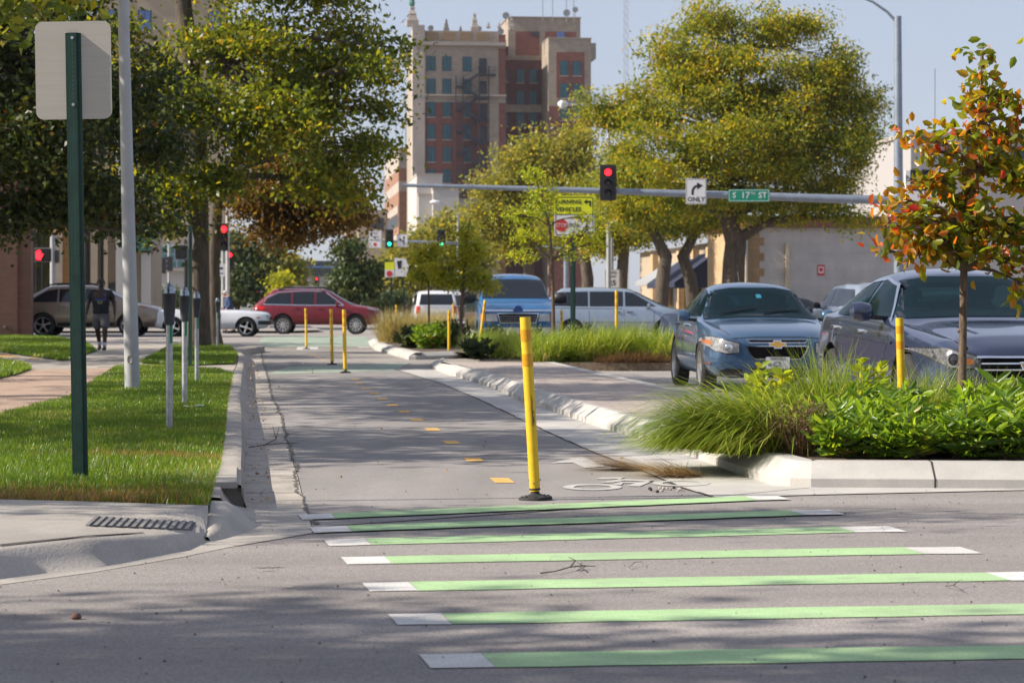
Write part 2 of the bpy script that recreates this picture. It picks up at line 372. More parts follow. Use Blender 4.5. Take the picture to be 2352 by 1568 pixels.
for t in [-.12]+list(np.linspace(0,1,12)):
    u = max(t,0); x = -1.575+.10*u; y = 12.55-.92*t; w_ = .225*(1-u)**.6+.03; hg = .13-.1*u**1.4 if t >= 0 else .03
    rk.append([Vector((x,y,.0)), Vector((x,y,hg*.9)), Vector((x+w_*.06,y,hg)), Vector((x+w_*.36,y,hg*.98)), Vector((x+w_*.6,y,hg*.72)), Vector((x+w_*.82,y,hg*.28)), Vector((x+w_,y,.008))])
ke.loft(rk, False, False); struct(ke.build('kerb_end', MT['concrete'], smooth=True))
e_ = [r[-1] for r in rows]; struct(MB().sheet([e_[0],e_[1],e_[2],e_[3],e_[4],Vector((e_[0].x,e_[0].y,.0))]).build('apron_end', MT['concrete']))
# kerb inlet lid
il = MB(); P = [gp(405,1074,.15), gp(546,1074,.15), gp(546,1111,.15), gp(410,1113,.15)]
il.prism([Vector((p.x,p.y,.125)) for p in P], (0,0,.035)); o = il.build('inlet_lid', MT['concrete'], bevel=.006)
struct(o)
xw_ = gp(500,1113,.14).x
bw_ = []
for D_ in np.linspace(12.62,13.62,9):
    x_ = (506-CX)/F*D_; e_ = (568-CX)/F*D_; dp = 1-.55*math.sin(math.pi*(D_-12.62))
    bw_.append([Vector((x_-.05,D_,.142)), Vector((x_,D_,.138)), Vector((x_+(e_-x_)*.12,D_,.09*dp+.03)), Vector((x_+(e_-x_)*.45,D_,.03)), Vector((e_,D_,.011)), Vector((e_+.12,D_,.010))])
struct(MB().loft(bw_, False, False).build('inlet_bowl', MT['oldconcrete'], smooth=True))
struct(MB().box((498-CX)/F*13.6,(563-CX)/F*13.6,13.56,13.61,0,.121).build('inlet_back_wall', MT['oldconcrete']))

# sidewalk, brick walk, lawns
SWR = [(p[0]-2,p[1]) for p in La]
flat('sidewalk', [(-45,14.0)]+[gp(x,y,.12) for x,y in SWR[::-1]]+[gp(500,795,.12),gp(380,782,.12),gp(230,780,.12),(-9,78),(-45,78)], .12, MT['oldconcrete'])
flat('brick_walk', gpoly([(-300,872),(0,862),(70,848),(262,845),(200,885),(165,910),(0,955),(-300,1020)],.124), .124, MT['oldpavers'])
LAWNS = {'verge': [(-260,1134),(0,1147),(200,1152),(478,1160),(500,1092),(508,1060),(516,1002),(523,920),(536,858),(500,848),(350,840),(265,844),(200,885),(165,910),(0,955),(-260,1020)],
 'verge_far': [(322,832),(430,838),(540,834),(546,815),(530,797),(450,790),(395,792)],
 'lawn': [(-200,775),(0,771),(130,775),(200,788),(222,805),(150,827),(60,816),(0,806),(-200,800)],
 'lawn_near': [(-120,830),(0,829),(50,836),(72,846),(40,858),(0,867),(-120,882)]}
for k, px in LAWNS.items():
    tag(flat('turf_base', gpoly(px,.14), .14, MT['turf']), kind='structure')
# joints of the sidewalk
sw = MB()
for y in (800,812,826,842): sw.sheet([gp(225,y,.1225),gp(400,y,.1225),gp(400,y+.7,.1225),gp(225,y+.7,.1225)])
struct(sw.build('sidewalk_joint', MT['joint']))
ts = MB(); ts.sheet([gp(-60,811,.1235),gp(20,812,.1235),gp(48,821,.1235),gp(-60,818,.1235)]); ts.sheet([gp(68,821,.1235),gp(90,822,.1235),gp(84,826,.1235),gp(66,824,.1235)])
struct(ts.build('walk_sunken_patch', mk('ochre paving', (.45,.27,.10), .9)))

# right kerb of the brick median
def kerb(name, base, inward, prof, mat, world=None, close_end=True):
    P = [Vector((gp(x,y).x, gp(x,y).y, 0)) for x, y in base]
    Q = []
    for i in range(len(P)-1):
        n = max(1, int((P[i+1]-P[i]).length/.5))
        Q += [P[i].lerp(P[i+1], k/n) for k in range(n)]
    Q.append(P[-1]); rings = []; inner = []
    for i, p in enumerate(Q):
        d = (Q[min(i+1,len(Q)-1)]-Q[max(i-1,0)]).normalized(); nrm = Vector((d.y,-d.x,0))*inward
        rings.append([p+nrm*o+Vector((0,0,z)) for o, z in prof]); inner.append(p+nrm*prof[-1][0])
    m = MB().loft(rings, False, False)
    if close_end: m.sheet(rings[0]); m.sheet(rings[-1])
    return struct(m.build(name, mat)), inner
KP = [(0,0),(.0,.055),(.006,.062),(.135,.148),(.15,.151),(.20,.151)]
MED = [(1660,1076),(1512,1022),(1403,990),(1329,966),(1256,940),(1199,923),(1136,893.5),(1090,878),(1034,862),(995,848)]
o, inner = kerb('median_kerb', MED, 1, KP, MT['newconcrete'])
MEDR = [(1270,831.5),(1344,848),(1449,871),(1537,890),(1640,906),(1760,934)]
ctr = [gp(x,y,.15) for x,y in MEDR]
flat('median_paving', [(p.x,p.y) for p in inner]+[(gp(1006,830,.15).x,gp(1006,830,.15).y)]+[(p.x,p.y) for p in ctr], .1495, MT['pavers'])
mb = MB(); l2 = [p+Vector((-.16,0,.003)) for p in ctr]; r2 = [p+Vector((.02,0,.003)) for p in ctr]
mb.strip(l2, r2); mb.strip(r2, [p-Vector((0,0,.153)) for p in r2]); struct(mb.build('median_edging', MT['newconcrete']))
nose = MB(); nb = [gp(995,848),gp(990,842),gp(1000,834),gp(1020,829)]
nose.loft([[inner[-1]*1+Vector((0,0,.151)), Vector((p.x,p.y,.06)), Vector((p.x,p.y,0))] for p in nb], False, False)
struct(nose.build('median_nose', MT['newconcrete']))
# pale gutter pan on the right of the lane
flat('gutter_pan', [(gp(x,y).x,gp(x,y).y) for x,y in RSEAM[1:]]+[(gp(x,y).x,gp(x,y).y) for x,y in [(1900,1137),(2352,1127),(2900,1119),(2900,1108),(2352,1115),(1863,1112),(1773,1106),(1669,1074)]]+[(gp(x,y).x+.03,gp(x,y).y) for x,y in MED[1:]], .0065, MT['newconcrete'])
rj = MB(); sp = [gp(x,y) for x,y in RSEAM[1:]]
for a, b in zip(sp[:-1], sp[1:]):
    for k in range(6):
        p = a.lerp(b, k/6); q = a.lerp(b, (k+1)/6); j = rnd.uniform(.006,.02)
        rj.add([(p.x-.006,p.y,.0085),(p.x+j,p.y,.0085),(q.x+j,q.y,.0085),(q.x-.006,q.y,.0085)], [(0,1,2,3)])
for x1,y1,x2,y2 in ((1100,912,1150,899),(1290,1005,1345,972),(1640,1143,1860,1122)):
    p, q = gp(x1,y1), gp(x2,y2); rj.add([(p.x,p.y-.01,.0085),(q.x,q.y-.01,.0085),(q.x,q.y+.005,.0085),(p.x,p.y+.005,.0085)], [(0,1,2,3)])
struct(rj.build('gutter_pan_joint', MT['joint']))
# near planter kerb and soil
PB = [(1655,1074),(1669,1080),(1715,1097),(1773,1115),(1815,1119),(1863,1121),(2148,1122.5),(2352,1124),(2900,1127)]
o, inner = kerb('planter_kerb', PB, -1, [(0,0),(.0,.06),(.008,.068),(.14,.158),(.16,.161),(.27,.161)], MT['newconcrete'])
pj = MB(); q = gp(2148,1122.5); jp = [(-.003,.004),(-.003,.062),(.138,.1605),(.158,.1635),(.27,.1635)]
pj.strip([Vector((q.x-.006,q.y+o,z)) for o,z in jp],[Vector((q.x+.006,q.y+o,z)) for o,z in jp])
struct(pj.build('planter_kerb_joint', MT['joint']))
flat('planter_soil', [(p.x,p.y) for p in inner]+[(6.3,20.3),(2.9,20.6),(2.0,24.6),(1.42,22.2),(1.3,19.0)], .145, MT['soil'])
# far planter
PB2 = [(846,789),(850,795),(862,804),(897,814),(925,822),(939,826),(955,826),(1000,825),(1062,823)]
o, inner = kerb('planter_kerb', PB2[::-1], 1, [(0,0),(.0,.07),(.01,.08),(.15,.15),(.3,.152)], MT['newconcrete'])
flat('planter_soil', [(p.x,p.y) for p in inner]+[(-4.2,78),(-2.9,74),(-.75,59.5),(3.2,46.5),(3.0,42.3),(-.6,42.3),(-.6,50)], .14, MT['soil'])
fk = [Vector((3.05,42.3,0)),Vector((3.35,46.5,0)),Vector((-.6,59.8,0)),Vector((-2.7,75,0))]
fr_ = [Vector((-.7,42.28,0)),Vector((3.06,42.28,0))]
struct(MB().strip(fr_,[p+Vector((0,0,.142)) for p in fr_]).build('planter_edge', mk('thatch', (.20,.15,.10), .95, var=.45, scale=14, bump=.8, bscale=40)))
struct(MB().strip(fk,[p+Vector((0,0,.15)) for p in fk]).strip([p+Vector((0,0,.15)) for p in fk],[p+Vector((-.3,0,.152)) for p in fk]).build('planter_kerb', MT['newconcrete']))

# ------------------------------------------------------------------ paint
def decal(name, px, z, mat): return flat(name, [(gp(x,y,z).x, gp(x,y,z).y) for x,y in px], z, mat)
dirb = Vector((-.165,1,0)).normalized()
BARS = [((690,1192),(767,1189),(1725,1148),(1798,1146)), ((716,1221.5),(803,1218),(1830,1181.5),(1922,1180)), ((750,1249),(846,1246.5),(1945,1218.5),(2062,1217)),
        ((790,1290.5),(892,1288.5),(2098,1267),(2231,1266)), ((840,1351),(950,1349),(2292,1326.5),(2450,1324)), ((902,1426),(1026,1424),(2560,1398),(2740,1395)), ((975,1522),(1122,1520),(2900,1492),(3100,1489))]
wob = lambda: rnd.uniform(-.008,.008)
for bi, bar in enumerate(BARS):
    z = .0085 if bi < 2 else .0075
    if bi < 2: z = .0125
    P = [gp(*p) for p in bar]; hd = dirb*.155
    def quad(a, b, n):
        lo, hi = [], []
        for k in range(n+1):
            p = a.lerp(b, k/n); lo.append(Vector((p.x-hd.x, p.y-hd.y+wob(), z))); hi.append(Vector((p.x+hd.x, p.y+hd.y+wob(), z)))
        return MB().strip(lo, hi)
    struct(quad(P[1], P[2], 14).build('crossing_marking', MT['green']))
    m = quad(P[0], P[1]-Vector((.002,0,0)), 2)
    m2 = quad(P[2]+Vector((.002,0,0)), P[3], 2); m.add(m2.v, m2.f)
    struct(m.build('crossing_marking', MT['white']))
DASH = [(1153,1105),(1088,1057),(1036,1017),(993,987),(958,965),(928,946),(902,931),(878,917),(859,904),(841,893),(826,881),(816,872)]
dm = MB()
for i, (x, y) in enumerate(DASH):
    p = gp(x,y); q = gp(*DASH[i+1]) if i+1 < len(DASH) else p+Vector((-.3,1.7,0))
    d = (q-p).normalized()*.22; s = Vector((.062,0,0))
    dm.sheet([(c.x,c.y,.0075) for c in (p-d-s,p-d+s,p+d+s,p+d-s)])
for x, y in ((722,815),(733,821),(745,828),(757,835)):
    p = gp(x,y); dm.sheet([(p.x-.07,p.y-.2,.0075),(p.x+.07,p.y-.2,.0075),(p.x+.02,p.y+.2,.0075),(p.x-.12,p.y+.2,.0075)])
struct(dm.build('centre_line_marking', MT['yellow']))
bs = MB()
def ring(cx, cy, ro, ri):
    n = 28; o_ = [gp(cx+ro[0]*math.cos(2*math.pi*k/n), cy+ro[1]*math.sin(2*math.pi*k/n)) for k in range(n+1)]
    i_ = [gp(cx+ri[0]*math.cos(2*math.pi*k/n), cy+ri[1]*math.sin(2*math.pi*k/n)) for k in range(n+1)]
    bs.strip([Vector((p.x,p.y,.009)) for p in o_], [Vector((p.x,p.y,.009)) for p in i_])
ring(1360.5,1121,(68,7.2),(43,4.4)); ring(1565,1112,(66,7),(44,4.4))
X = lambda zx, zy: gp(1286+zx*.2344, 992+zy*.2344)
for poly in ([(340,470),(400,456),(640,452),(590,470),(430,474)], [(385,507),(560,476),(600,470),(640,486),(520,505)], [(590,469),(920,485),(890,497),(640,487)],
             [(920,485),(785,543),(650,540),(760,505),(860,495)], [(505,520),(600,498),(760,503),(735,512),(620,510),(600,531),(545,527)]):
    bs.sheet([(p.x,p.y,.009) for p in (X(*q) for q in poly)])
bs.sheet([(p.x,p.y,.009) for p in (gp(*q) for q in [(1263,1066.5),(1312,1054),(1338,1052),(1393,1073),(1343,1077),(1316,1064)])])
struct(bs.build('bike_symbol_marking', MT['wornwhite']))
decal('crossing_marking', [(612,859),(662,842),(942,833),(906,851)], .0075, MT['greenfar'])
fw = MB()
for q in ([(683,797.5),(731,797.5),(731,802.5),(681,803.5)],[(572,802),(610,801.5),(608,806.5),(566,808)],[(819,794.5),(851,794.5),(849,799),(823,799)],
          [(668,775),(684,774),(686,778),(668,778)],[(794,774),(808,773),(818,777),(800,778)],[(930,777),(950,776),(958,780),(934,781)]):
    fw.sheet([(p.x,p.y,.0085) for p in (gp(*c) for c in q)])
for k in range(6):
    y = 776+k*4; fw.sheet([(p.x,p.y,.0085) for p in (gp(574,y),gp(600,y),gp(599,y+2),gp(572,y+2))])
struct(fw.build('stop_line_marking', MT['white']))
gs = MB()
for x1,y1,x2,y2 in ((143,1248,170,1268),(170,1268,210,1297),(296,1236,322,1255),(322,1255,352,1277)):
    p, q = gp(x1,y1,.075), gp(x2,y2,.075)
# long-range kerb edges of the far crossing
flat('far_sidewalk', [(-60,100),(-9.2,100),(-8.2,104),(-40,400),(-90,400)], .1, MT['farroad'])
flat('far_sidewalk', [(4,104),(60,100),(90,400),(-8,400)], .1, MT['farroad'])

# fine cracks in the near asphalt
ck = MB()
for x1,y1,x2,y2,wd in ((573,1303,662,1302,.01),(640,1352,705,1344,.006),(600,1312,640,1309,.005),(1530,1276,1620,1275,.006),(905,1356,940,1355,.006)):
    p, q = gp(x1,y1,.006), gp(x2,y2,.006); n = 12; a, b = [], []
    for k in range(n+1):
        c = p.lerp(q, k/n); j = rnd.uniform(-.012,.012); t = wd*math.sin(math.pi*(k+.3)/(n+.6))
        a.append(Vector((c.x,c.y+j-t,.006))); b.append(Vector((c.x,c.y+j+t,.006)))
    ck.strip(a, b)
struct(ck.build('road_crack', MT['joint']))
# ------------------------------------------------------------------ flexible delineator posts
def make_delineator(h, label, loc, base=True, bands=True):
    t = thing('delineator_post', label, 'delineator post', loc, group='yellow flexible delineator posts')
    r = .0315; z0 = .055 if base else 0.
    def seg(a, b, rr): return MB().lathe([(rr,a),(rr,b)], n=18)
    prof = [(r*.96,z0),(r,z0+.06),(r,h-.01),(r-.001,h)]
    m = MB().lathe(prof, n=18, cap=False); m.lathe([(r-.004,h-.001),(r-.004,h-.12)], n=18, cap=False)
    m.lathe([(r-.001,h),(r-.004,h-.001)], n=18, cap=False); m.lathe([(r-.004,h-.12),(.0005,h-.12)], n=18, cap=False)
    m.build('tube', MT['yellowpost'], t, smooth=True)
    for a, b in ((.068,.132),(.2,.265)):
        MB().lathe([(r+.0012,h-b*h),(r+.0012,h-a*h)], n=18, cap=False).build('reflective_band', MT['amberband'], t, smooth=True)
    if base:
        b = MB().lathe([(.098,0),(.1,.012),(.095,.022),(.055,.03),(.03,.04),(.024,.05),(.033,.066),(.03,.075)], n=22)
        for k in range(8):
            a = 2*math.pi*k/8; b.lathe([(.009,.022),(.009,.03),(.001,.031)], c=(.075*math.cos(a),.075*math.sin(a),0), n=6)
        b.build('base', MT['rubber'], t, smooth=True)
        for dx, dz in ((-.034,.12),(.034,.12),(-.006,.105)): MB().lathe([(.006,-.006),(.006,.006)], c=(dx,-.026 if abs(dx)<.02 else 0,dz), n=8, axis='Y').build('bolt', MT['galv'], t)
    return t
def lean(t, dx, dz): t.rotation_euler.y = math.atan2(dx, dz); return t
b = gp(1230,1149); nearpost = lean(make_delineator(1.075, 'scuffed yellow post standing alone on a black base before the green crossing bars', (b.x,b.y,0)), -24, 422)
sc = MB()   # scuff marks on the near post
for pts in ([(.004,.52),(.012,.56),(.009,.62),(.013,.66),(.010,.70)],[(.013,.515),(.017,.545),(.021,.58)],[(.010,.60),(.016,.605),(.02,.59)]):
    vs = []
    for x, z in pts: y = -math.sqrt(.0325**2-x*x); vs.append(Vector((x,y-.0003,z-.08)))
    sc.tube(vs, [.001]+[.0032]*(len(vs)-2)+[.001], 5)
sc.build('scuff_mark', MT['black'], nearpost)
for x, y, top, lab in ((793,857,711,'yellow post on a black base nearest the far green band in the lane'),(763,838,710,'yellow post just left of another post at the far end of the lane'),
                       (704,802,708,'yellow post standing on a white bar before the red wagon')):
    p = gp(x,y); c = copy_tree(nearpost)
    for ch in list(c.children):
        if ch.name.startswith('scuff'): bpy.data.objects.remove(ch)
    c['label'] = lab; c.location = (p.x,p.y,0); c.rotation_euler.y = -.02
for x, y, top, D, dx, lab in ((2074,945,730,18.9,-.03,'yellow post with two amber bands rising from leafy shrubs beside the red leaved sapling'),(1031,808,713,54.5,.005,'yellow post standing behind the pale kerb of the far planter'),
        (1099,770,688,52,.13,'yellow post leaning right in front of the blue van'),(1290,775,712,58,0,'short yellow post by the red tail light of the silver minivan'),
        (1416,770,667,50,0,'yellow post in front of the side of the silver minivan'),(910,725,700,88,0,'yellow post behind the feathery tan grass, left of the white van'),(1041,740,697,80,0,'yellow post between the white pickup bed and a thin young trunk'),
        (584,722,700,118,0,'distant yellow post behind the nose of the white sports car')):
    zt = EYE-(top-HZ)/F*D; z0 = .14 if D < 75 else 0
    lean(make_delineator(zt-z0, lab, ((x-CX)/F*D, D, z0), base=False), dx, 1)

# ------------------------------------------------------------------ sign seen from behind, parking meters, light pole
p = gp(184,1102,.14)
t = thing('traffic_sign', 'blank back of a white sign on a dark green perforated post in the grass verge', 'sign', p); t.rotation_euler = (0,-.0165,0)
zc, pw, ph = 2.352, .436, .562
plate(MB(), pw, ph, .045, (-.002,zc), .004, .0125, 6).build('sign_plate', MT['alum'], t)
m = MB(); hh = 2.595
prof = [(-.045,.012),(-.045,.008),(-.026,.008),(-.021,-.018),(.021,-.018),(.026,.008),(.045,.008),(.045,.012),(.029,.012),(.024,-.014),(-.024,-.014),(-.029,.012)]
m.prism([(x,y,-.03) for x,y in prof], (0,0,hh)); m.build('post', MT['darkgreen'], t)
hm = MB(); z = .03; k = 0
while z < hh-.05:
    hm.lathe([(.0048,-.0186),(.0048,-.0178)], c=(0,0,z), n=8, axis='Y'); z += .0254
hm.build('post_hole', mk('punched hole', (.05,.075,.04), .8, var=.5, scale=1.5), t)
for zz in (hh-.06, zc-.2): MB().lathe([(.009,-.026),(.009,-.018)], c=(0,0,zz), n=8, axis='Y').build('bolt', MT['galv'], t)

def make_meter(label, loc):
    t = thing('parking_meter', label, 'parking meter', loc, group='parking meters along the verge')
    MB().lathe([(.027,-.03),(.027,.86)], n=14).build('pole', MT['galv'], t, smooth=True)
    MB().lathe([(.0275,.68),(.0275,.85)], n=14, cap=False).build('pole_sleeve', MT['galv'], t, smooth=True)
    st = MB(); pts = [(.0285*math.sin(a), -.0285*math.cos(a)) for a in np.linspace(.25,1.25,6)]
    st.strip([Vector((x,y,.70)) for x,y in pts], [Vector((x,y,.845)) for x,y in pts]); st.build('sticker', MT['stickergreen'], t)
    h = MB(); rings = []
    for z, w, d in ((.845,.036,.036),(.87,.042,.038),(.875,.039,.036),(.99,.050,.040),(1.085,.057,.043),(1.095,.058,.043),(1.1,.05,.036)):
        rings.append([Vector((w*math.copysign(abs(math.cos(a))**.7,math.cos(a)), d*math.copysign(abs(math.sin(a))**.7,math.sin(a)), z)) for a in np.linspace(0,2*math.pi,20,endpoint=False)])
    h.loft(rings); h.build('housing', MT['gun'], t, smooth=True)
    MB().prism([(-.026,-.046,1.085),(.026,-.046,1.085),(.018,-.0455,1.05),(.002,-.044,1.015),(-.002,-.044,1.015),(-.018,-.0455,1.05)], (0,.01,0)).build('coin_plate', MT['black'], t)
    d = MB(); rings = []
    for k in range(7):
        q = k/6*math.pi/2; rings.append([Vector((.046*math.cos(q)**.85*math.cos(a), .036*math.cos(q)**.85*math.sin(a), 1.1+.085*math.sin(q))) for a in np.linspace(0,2*math.pi,18,endpoint=False)])
    d.loft(rings); d.build('dome', MT['dome'], t, smooth=True)
    rb = MB(); rb.tube([Vector((.0,-.037*math.cos(q),1.1+.088*math.sin(q))) for q in np.linspace(0,math.pi,10)], .006, 6); rb.build('dome_rib', MT['gun'], t)
    return t
pm = make_meter('nearest and tallest looking parking meter standing in the grass verge', gp(389,988,.14))
for (x,y), lab in (((424,933),'second parking meter with a white scrap lying at its foot'),((452,878),'third parking meter standing before the big trunk'),((499,800),'far small parking meter beside the white sports car')):
    c = copy_tree(pm); c.location = gp(x,y,.14); c['label'] = lab
# scrap of paper
p = gp(432,937,.15); m = MB(); vs = []
for i in range(5):
    for j in range(4): vs.append((p.x-.05+i*.05, p.y+j*.05-.05, p.z+.01+rnd.uniform(0,.03)))
m.add(vs, [(i*4+j,i*4+j+1,i*4+j+5,i*4+j+4) for i in range(4) for j in range(3)])
tag(m.build('paper_scrap', MT['signwhite']), 'crumpled white scrap lying in the grass by a meter pole', 'litter')

p = gp(304,897,.14)
t = thing('light_pole', 'tall pale grey tapered light pole with an oval hand hole in the verge', 'light pole', p); t.rotation_euler = (0,-.0235,0)
MB().tube([(0,0,-.05),(0,0,1),(0,0,3),(0,0,9)], [.09,.084,.072,.048], 24).build('pole', MT['pole'], t, smooth=True)
hm = MB(); hz = .37; pts = [(.026*math.cos(a)*1.05, hz+.047*math.sin(a)) for a in np.linspace(0,2*math.pi,21)]
hm.tube([(x-.008, -math.sqrt(.0885**2-x*x), z) for x,z in pts], .006, 6, cap=False); hm.build('hand_hole_rim', mk('rusty rim', (.3,.27,.22), .8, var=.4, scale=40), t, smooth=True)
bm_ = MB()
for a in range(6): bm_.lathe([(.012,0),(.012,.03),(.004,.035)], c=(.1*math.cos(a*1.047),.1*math.sin(a*1.047),-.005), n=6)
bm_.build('anchor_bolt', MT['galv'], t)
m = MB(); m.tube([(0,0,8.9),(.4,0,9.25),(1.2,0,9.4),(2.0,0,9.4)], [.03,.03,.026,.024], 8); m.build('lamp_arm', MT['pole'], t, smooth=True)
MB().loft([[Vector((x,y*w_,9.4+z*h_)) for y,z in ((-1,0),(-.7,.8),(.7,.8),(1,0),(.6,-.7),(-.6,-.7))] for x,w_,h_ in ((1.95,.05,.04),(2.15,.12,.08),(2.5,.15,.09),(2.7,.07,.05))]).build('lamp_head', MT['pole'], t)

p = gp(437,841,.13); D = p.y; k = F/D
t = thing('traffic_sign', 'dark green post with a pale diamond sign turned edge on before the trunk', 'sign', p)
MB().box(-.03,.03,-.02,.02,-.03,(841-518)/k).build('post', MT['darkgreen'], t)
cz = (841-552)/k; hw = .52
pl = MB(); ang = R(76); dx, dy = math.cos(ang)*hw*.5, math.sin(ang)*hw*.5
pl.prism([(0,.03,cz+.26),(dx*.75,.03+dy*.5,cz),(0,.03,cz-.26),(-dx*.75,.03-dy*.5,cz)], (.003,0,0)); pl.build('sign_plate', MT['alum'], t)

# ------------------------------------------------------------------ storm grate
GC = [(221,1186),(452,1199),(441,1217),(196,1207)]
def gq(u, v, up):
    x0, y0 = GC[0][0]+(GC[1][0]-GC[0][0])*u, GC[0][1]+(GC[1][1]-GC[0][1])*u; x1, y1 = GC[3][0]+(GC[2][0]-GC[3][0])*u, GC[3][1]+(GC[2][1]-GC[3][1])*u
    return on_apron(x0+(x1-x0)*v, y0+(y1-y0)*v, up)
t = thing('storm_drain_grate', 'slotted dark metal drain grate set in the concrete corner', 'drain grate', gq(.5,.5,0))
m = MB(); n = 14
for i in range(n):
    a_, b_ = [gq(i/n,v,.002) for v in np.linspace(0,1,4)], [gq((i+1)/n,v,.002) for v in np.linspace(0,1,4)]; m.strip(a_, b_)
m.build('grate_pit', MT['black'], t, world=True)
gb = MB()
for i in range(n):
    u, v = (i+.0)/n, (i+.52)/n
    for k in range(3): gb.prism([gq(u,k/3,.003),gq(v,k/3,.003),gq(v,(k+1)/3,.003),gq(u,(k+1)/3,.003)], (0,0,.004))
gb.build('grate_bar', mk('cast iron', (.22,.21,.2), .7, .2, var=.3, scale=30), t, world=True)

# ------------------------------------------------------------------ signals, mast arm, signs
def make_signal(label, c, w_, h_, lit, n=3, D=None, backplate=True, name='traffic_signal', group=None):
    """head facing the camera; c = its centre"""
    t = thing(name, label, 'traffic signal', c, group=group)
    plate(MB(), w_, h_, w_*.1, (0,0), .05, .02).build('back_plate' if backplate else 'housing', MT['black'], t)
    hw = w_*.6 if backplate else w_*.9
    if backplate: MB().box(-hw/2,hw/2,0.0,.22,-h_*.44,h_*.44).build('housing', MT['black'], t, bevel=.01)
    lr = h_/n*.36*(.78 if backplate else 1)
    for i in range(n):
        z = h_*.86*(.5-(i+.5)/n)
        on = lit is not None and lit[0] == i
        MB().lathe([(lr,-.012),(lr*.85,-.03),(lr*.4,-.045),(.001,-.05)], c=(0,0,z), n=18, axis='Y').build('lens', MT[lit[1]] if on else MT['lensoff'], t, smooth=True)
        v = MB(); arc = [(lr*1.12*math.cos(a), lr*1.12*math.sin(a)) for a in np.linspace(R(-35),R(215),16)]
        v.strip([Vector((x,-.01,z+y)) for x,y in arc], [Vector((x*1.02,-.2 if y>0 else -.1,z+y*1.02)) for x,y in arc]); o = v.build('visor', MT['black'], t)
    return t
DM = 89.0
def mp(x, y, D=DM): return at(x, y, D)
base = mp(2064, 700); base.z = 0
t = thing('signal_pole', 'tall grey signal pole with a long mast arm reaching left over the street', 'signal pole', base)
top = mp(2062, 38)
MB().tube([base, mp(2064.5,600), top], [.2,.185,.135], 18).build('pole', MT['mast'], t, smooth=True, world=True)
MB().lathe([(.30,0),(.3,.04),(.2,.05)], c=base, n=16).build('base_plate', MT['mast'], t, world=True)
pc = [mp(x,y)+Vector((0,-.25,0)) for x,y in ((2063,461),(1900,457),(1650,448),(1400,440),(1075,430),(926,426.5))]
MB().tube(pc, [.17,.158,.138,.115,.082,.062], 14).build('mast_arm', MT['mast'], t, smooth=True, world=True)
MB().tube([mp(1085,430.5)+Vector((0,-.25,0)), mp(1068,430)+Vector((0,-.25,0))], [.1,.1], 12).build('arm_joint', MT['mast'], t, world=True)
MB().tube([mp(2060,52),mp(2038,28),mp(2005,5),mp(1975,-7),mp(1935,-9)], [.055,.05,.045,.04,.04], 8).build('lamp_arm', MT['mast'], t, smooth=True, world=True)
lh = MB(); c0 = mp(1935,-7); rr = []
for dx, wv, hv in ((0,.09,.07),(-.12,.16,.12),(-.4,.2,.16),(-.62,.15,.12),(-.72,.05,.05)):
    rr.append([c0+Vector((dx, wv*math.cos(a), .02+(hv if math.sin(a)>0 else hv*.9)*math.sin(a))) for a in np.linspace(0,2*math.pi,12,endpoint=False)])
lh.loft(rr); lh.build('lamp_head', MT['pole'], t, smooth=True, world=True)
YS = -.48
make_signal('black three light signal showing red, hanging on the long mast arm', mp(1395.5,421)+Vector((0,YS,0)), .6, 1.32, (0,'red'))
s = make_signal('black signal showing red, half hidden on the pole behind the red leaved sapling', mp(2052,545)+Vector((0,YS,0)), .33, .9, (0,'red'), backplate=False)
def panel_sign(name, label, px, D, mat, r=.05, cat='sign', border=None, dy=YS, group=None):
    x0,y0,x1,y1 = px; k = D/F; c = at((x0+x1)/2,(y0+y1)/2,D)+Vector((0,dy,0))
    t = thing(name, label, cat, c, group=group); w_, h_ = (x1-x0)*k, (y1-y0)*k
    plate(MB(), w_, h_, r, (0,0), .012, 0).build('plate', mat, t)
    if border is not None:
        ins = w_*.03 if w_ < h_*1.6 else h_*.06; th = ins*.55
        o_ = rrect(w_-2*ins,h_-2*ins,r*.8); i_ = rrect(w_-2*ins-2*th,h_-2*ins-2*th,r*.7); m = MB()
        m.strip([Vector((x,-.0035,z)) for x,z in o_+o_[:1]],[Vector((x,-.0035,z)) for x,z in i_+i_[:1]]); m.build('border', border, t)
    return t, w_, h_
FR = (R(90),0,0)
def shape(t, pts, mat, name, y=-.004, th=.003): return MB().prism([(x,y,z) for x,z in pts], (0,th,0)).build(name, mat, t)
def thick(pts, wd):
    L_, R_ = [], []
    for i, p in enumerate(pts):
        a = Vector(pts[max(i-1,0)]); b = Vector(pts[min(i+1,len(pts)-1)]); d = (b-a).normalized(); n = Vector((-d.y,d.x))*wd/2
        L_.append(tuple(Vector(p)+n)); R_.append(tuple(Vector(p)-n))
    return L_+R_[::-1]
t, w_, h_ = panel_sign('lane_sign', 'white ONLY sign with a black arrow curving right on the mast arm', (1573,412,1620,470), DM, MT['signwhite'], .04, border=MT['signblack'])
text_polys('ONLY', .24, MT['signblack'], t, 'lettering', (0,-.005,-h_*.32), FR, bold=.004, sx=.98)
arc = [(-.13,-.13),(-.13,0),(-.10,.10),(-.03,.17),(.06,.2)]
shape(t, thick(arc,.085), MT['signblack'], 'arrow_stem'); shape(t, [(.03,.33),(.25,.215),(.05,.07)], MT['signblack'], 'arrow_head')
t, w_, h_ = panel_sign('street_name_sign', 'green street name sign reading S 17TH ST on the mast arm', (1670,436,1765,465), DM, MT['signgreen'], .05, border=MT['signwhite'])
text_polys('S', .30, MT['signwhite'], t, 'lettering', (-.54,-.005,0), FR, bold=.003); text_polys('17', .32, MT['signwhite'], t, 'lettering', (-.13,-.005,0), FR, bold=.003)
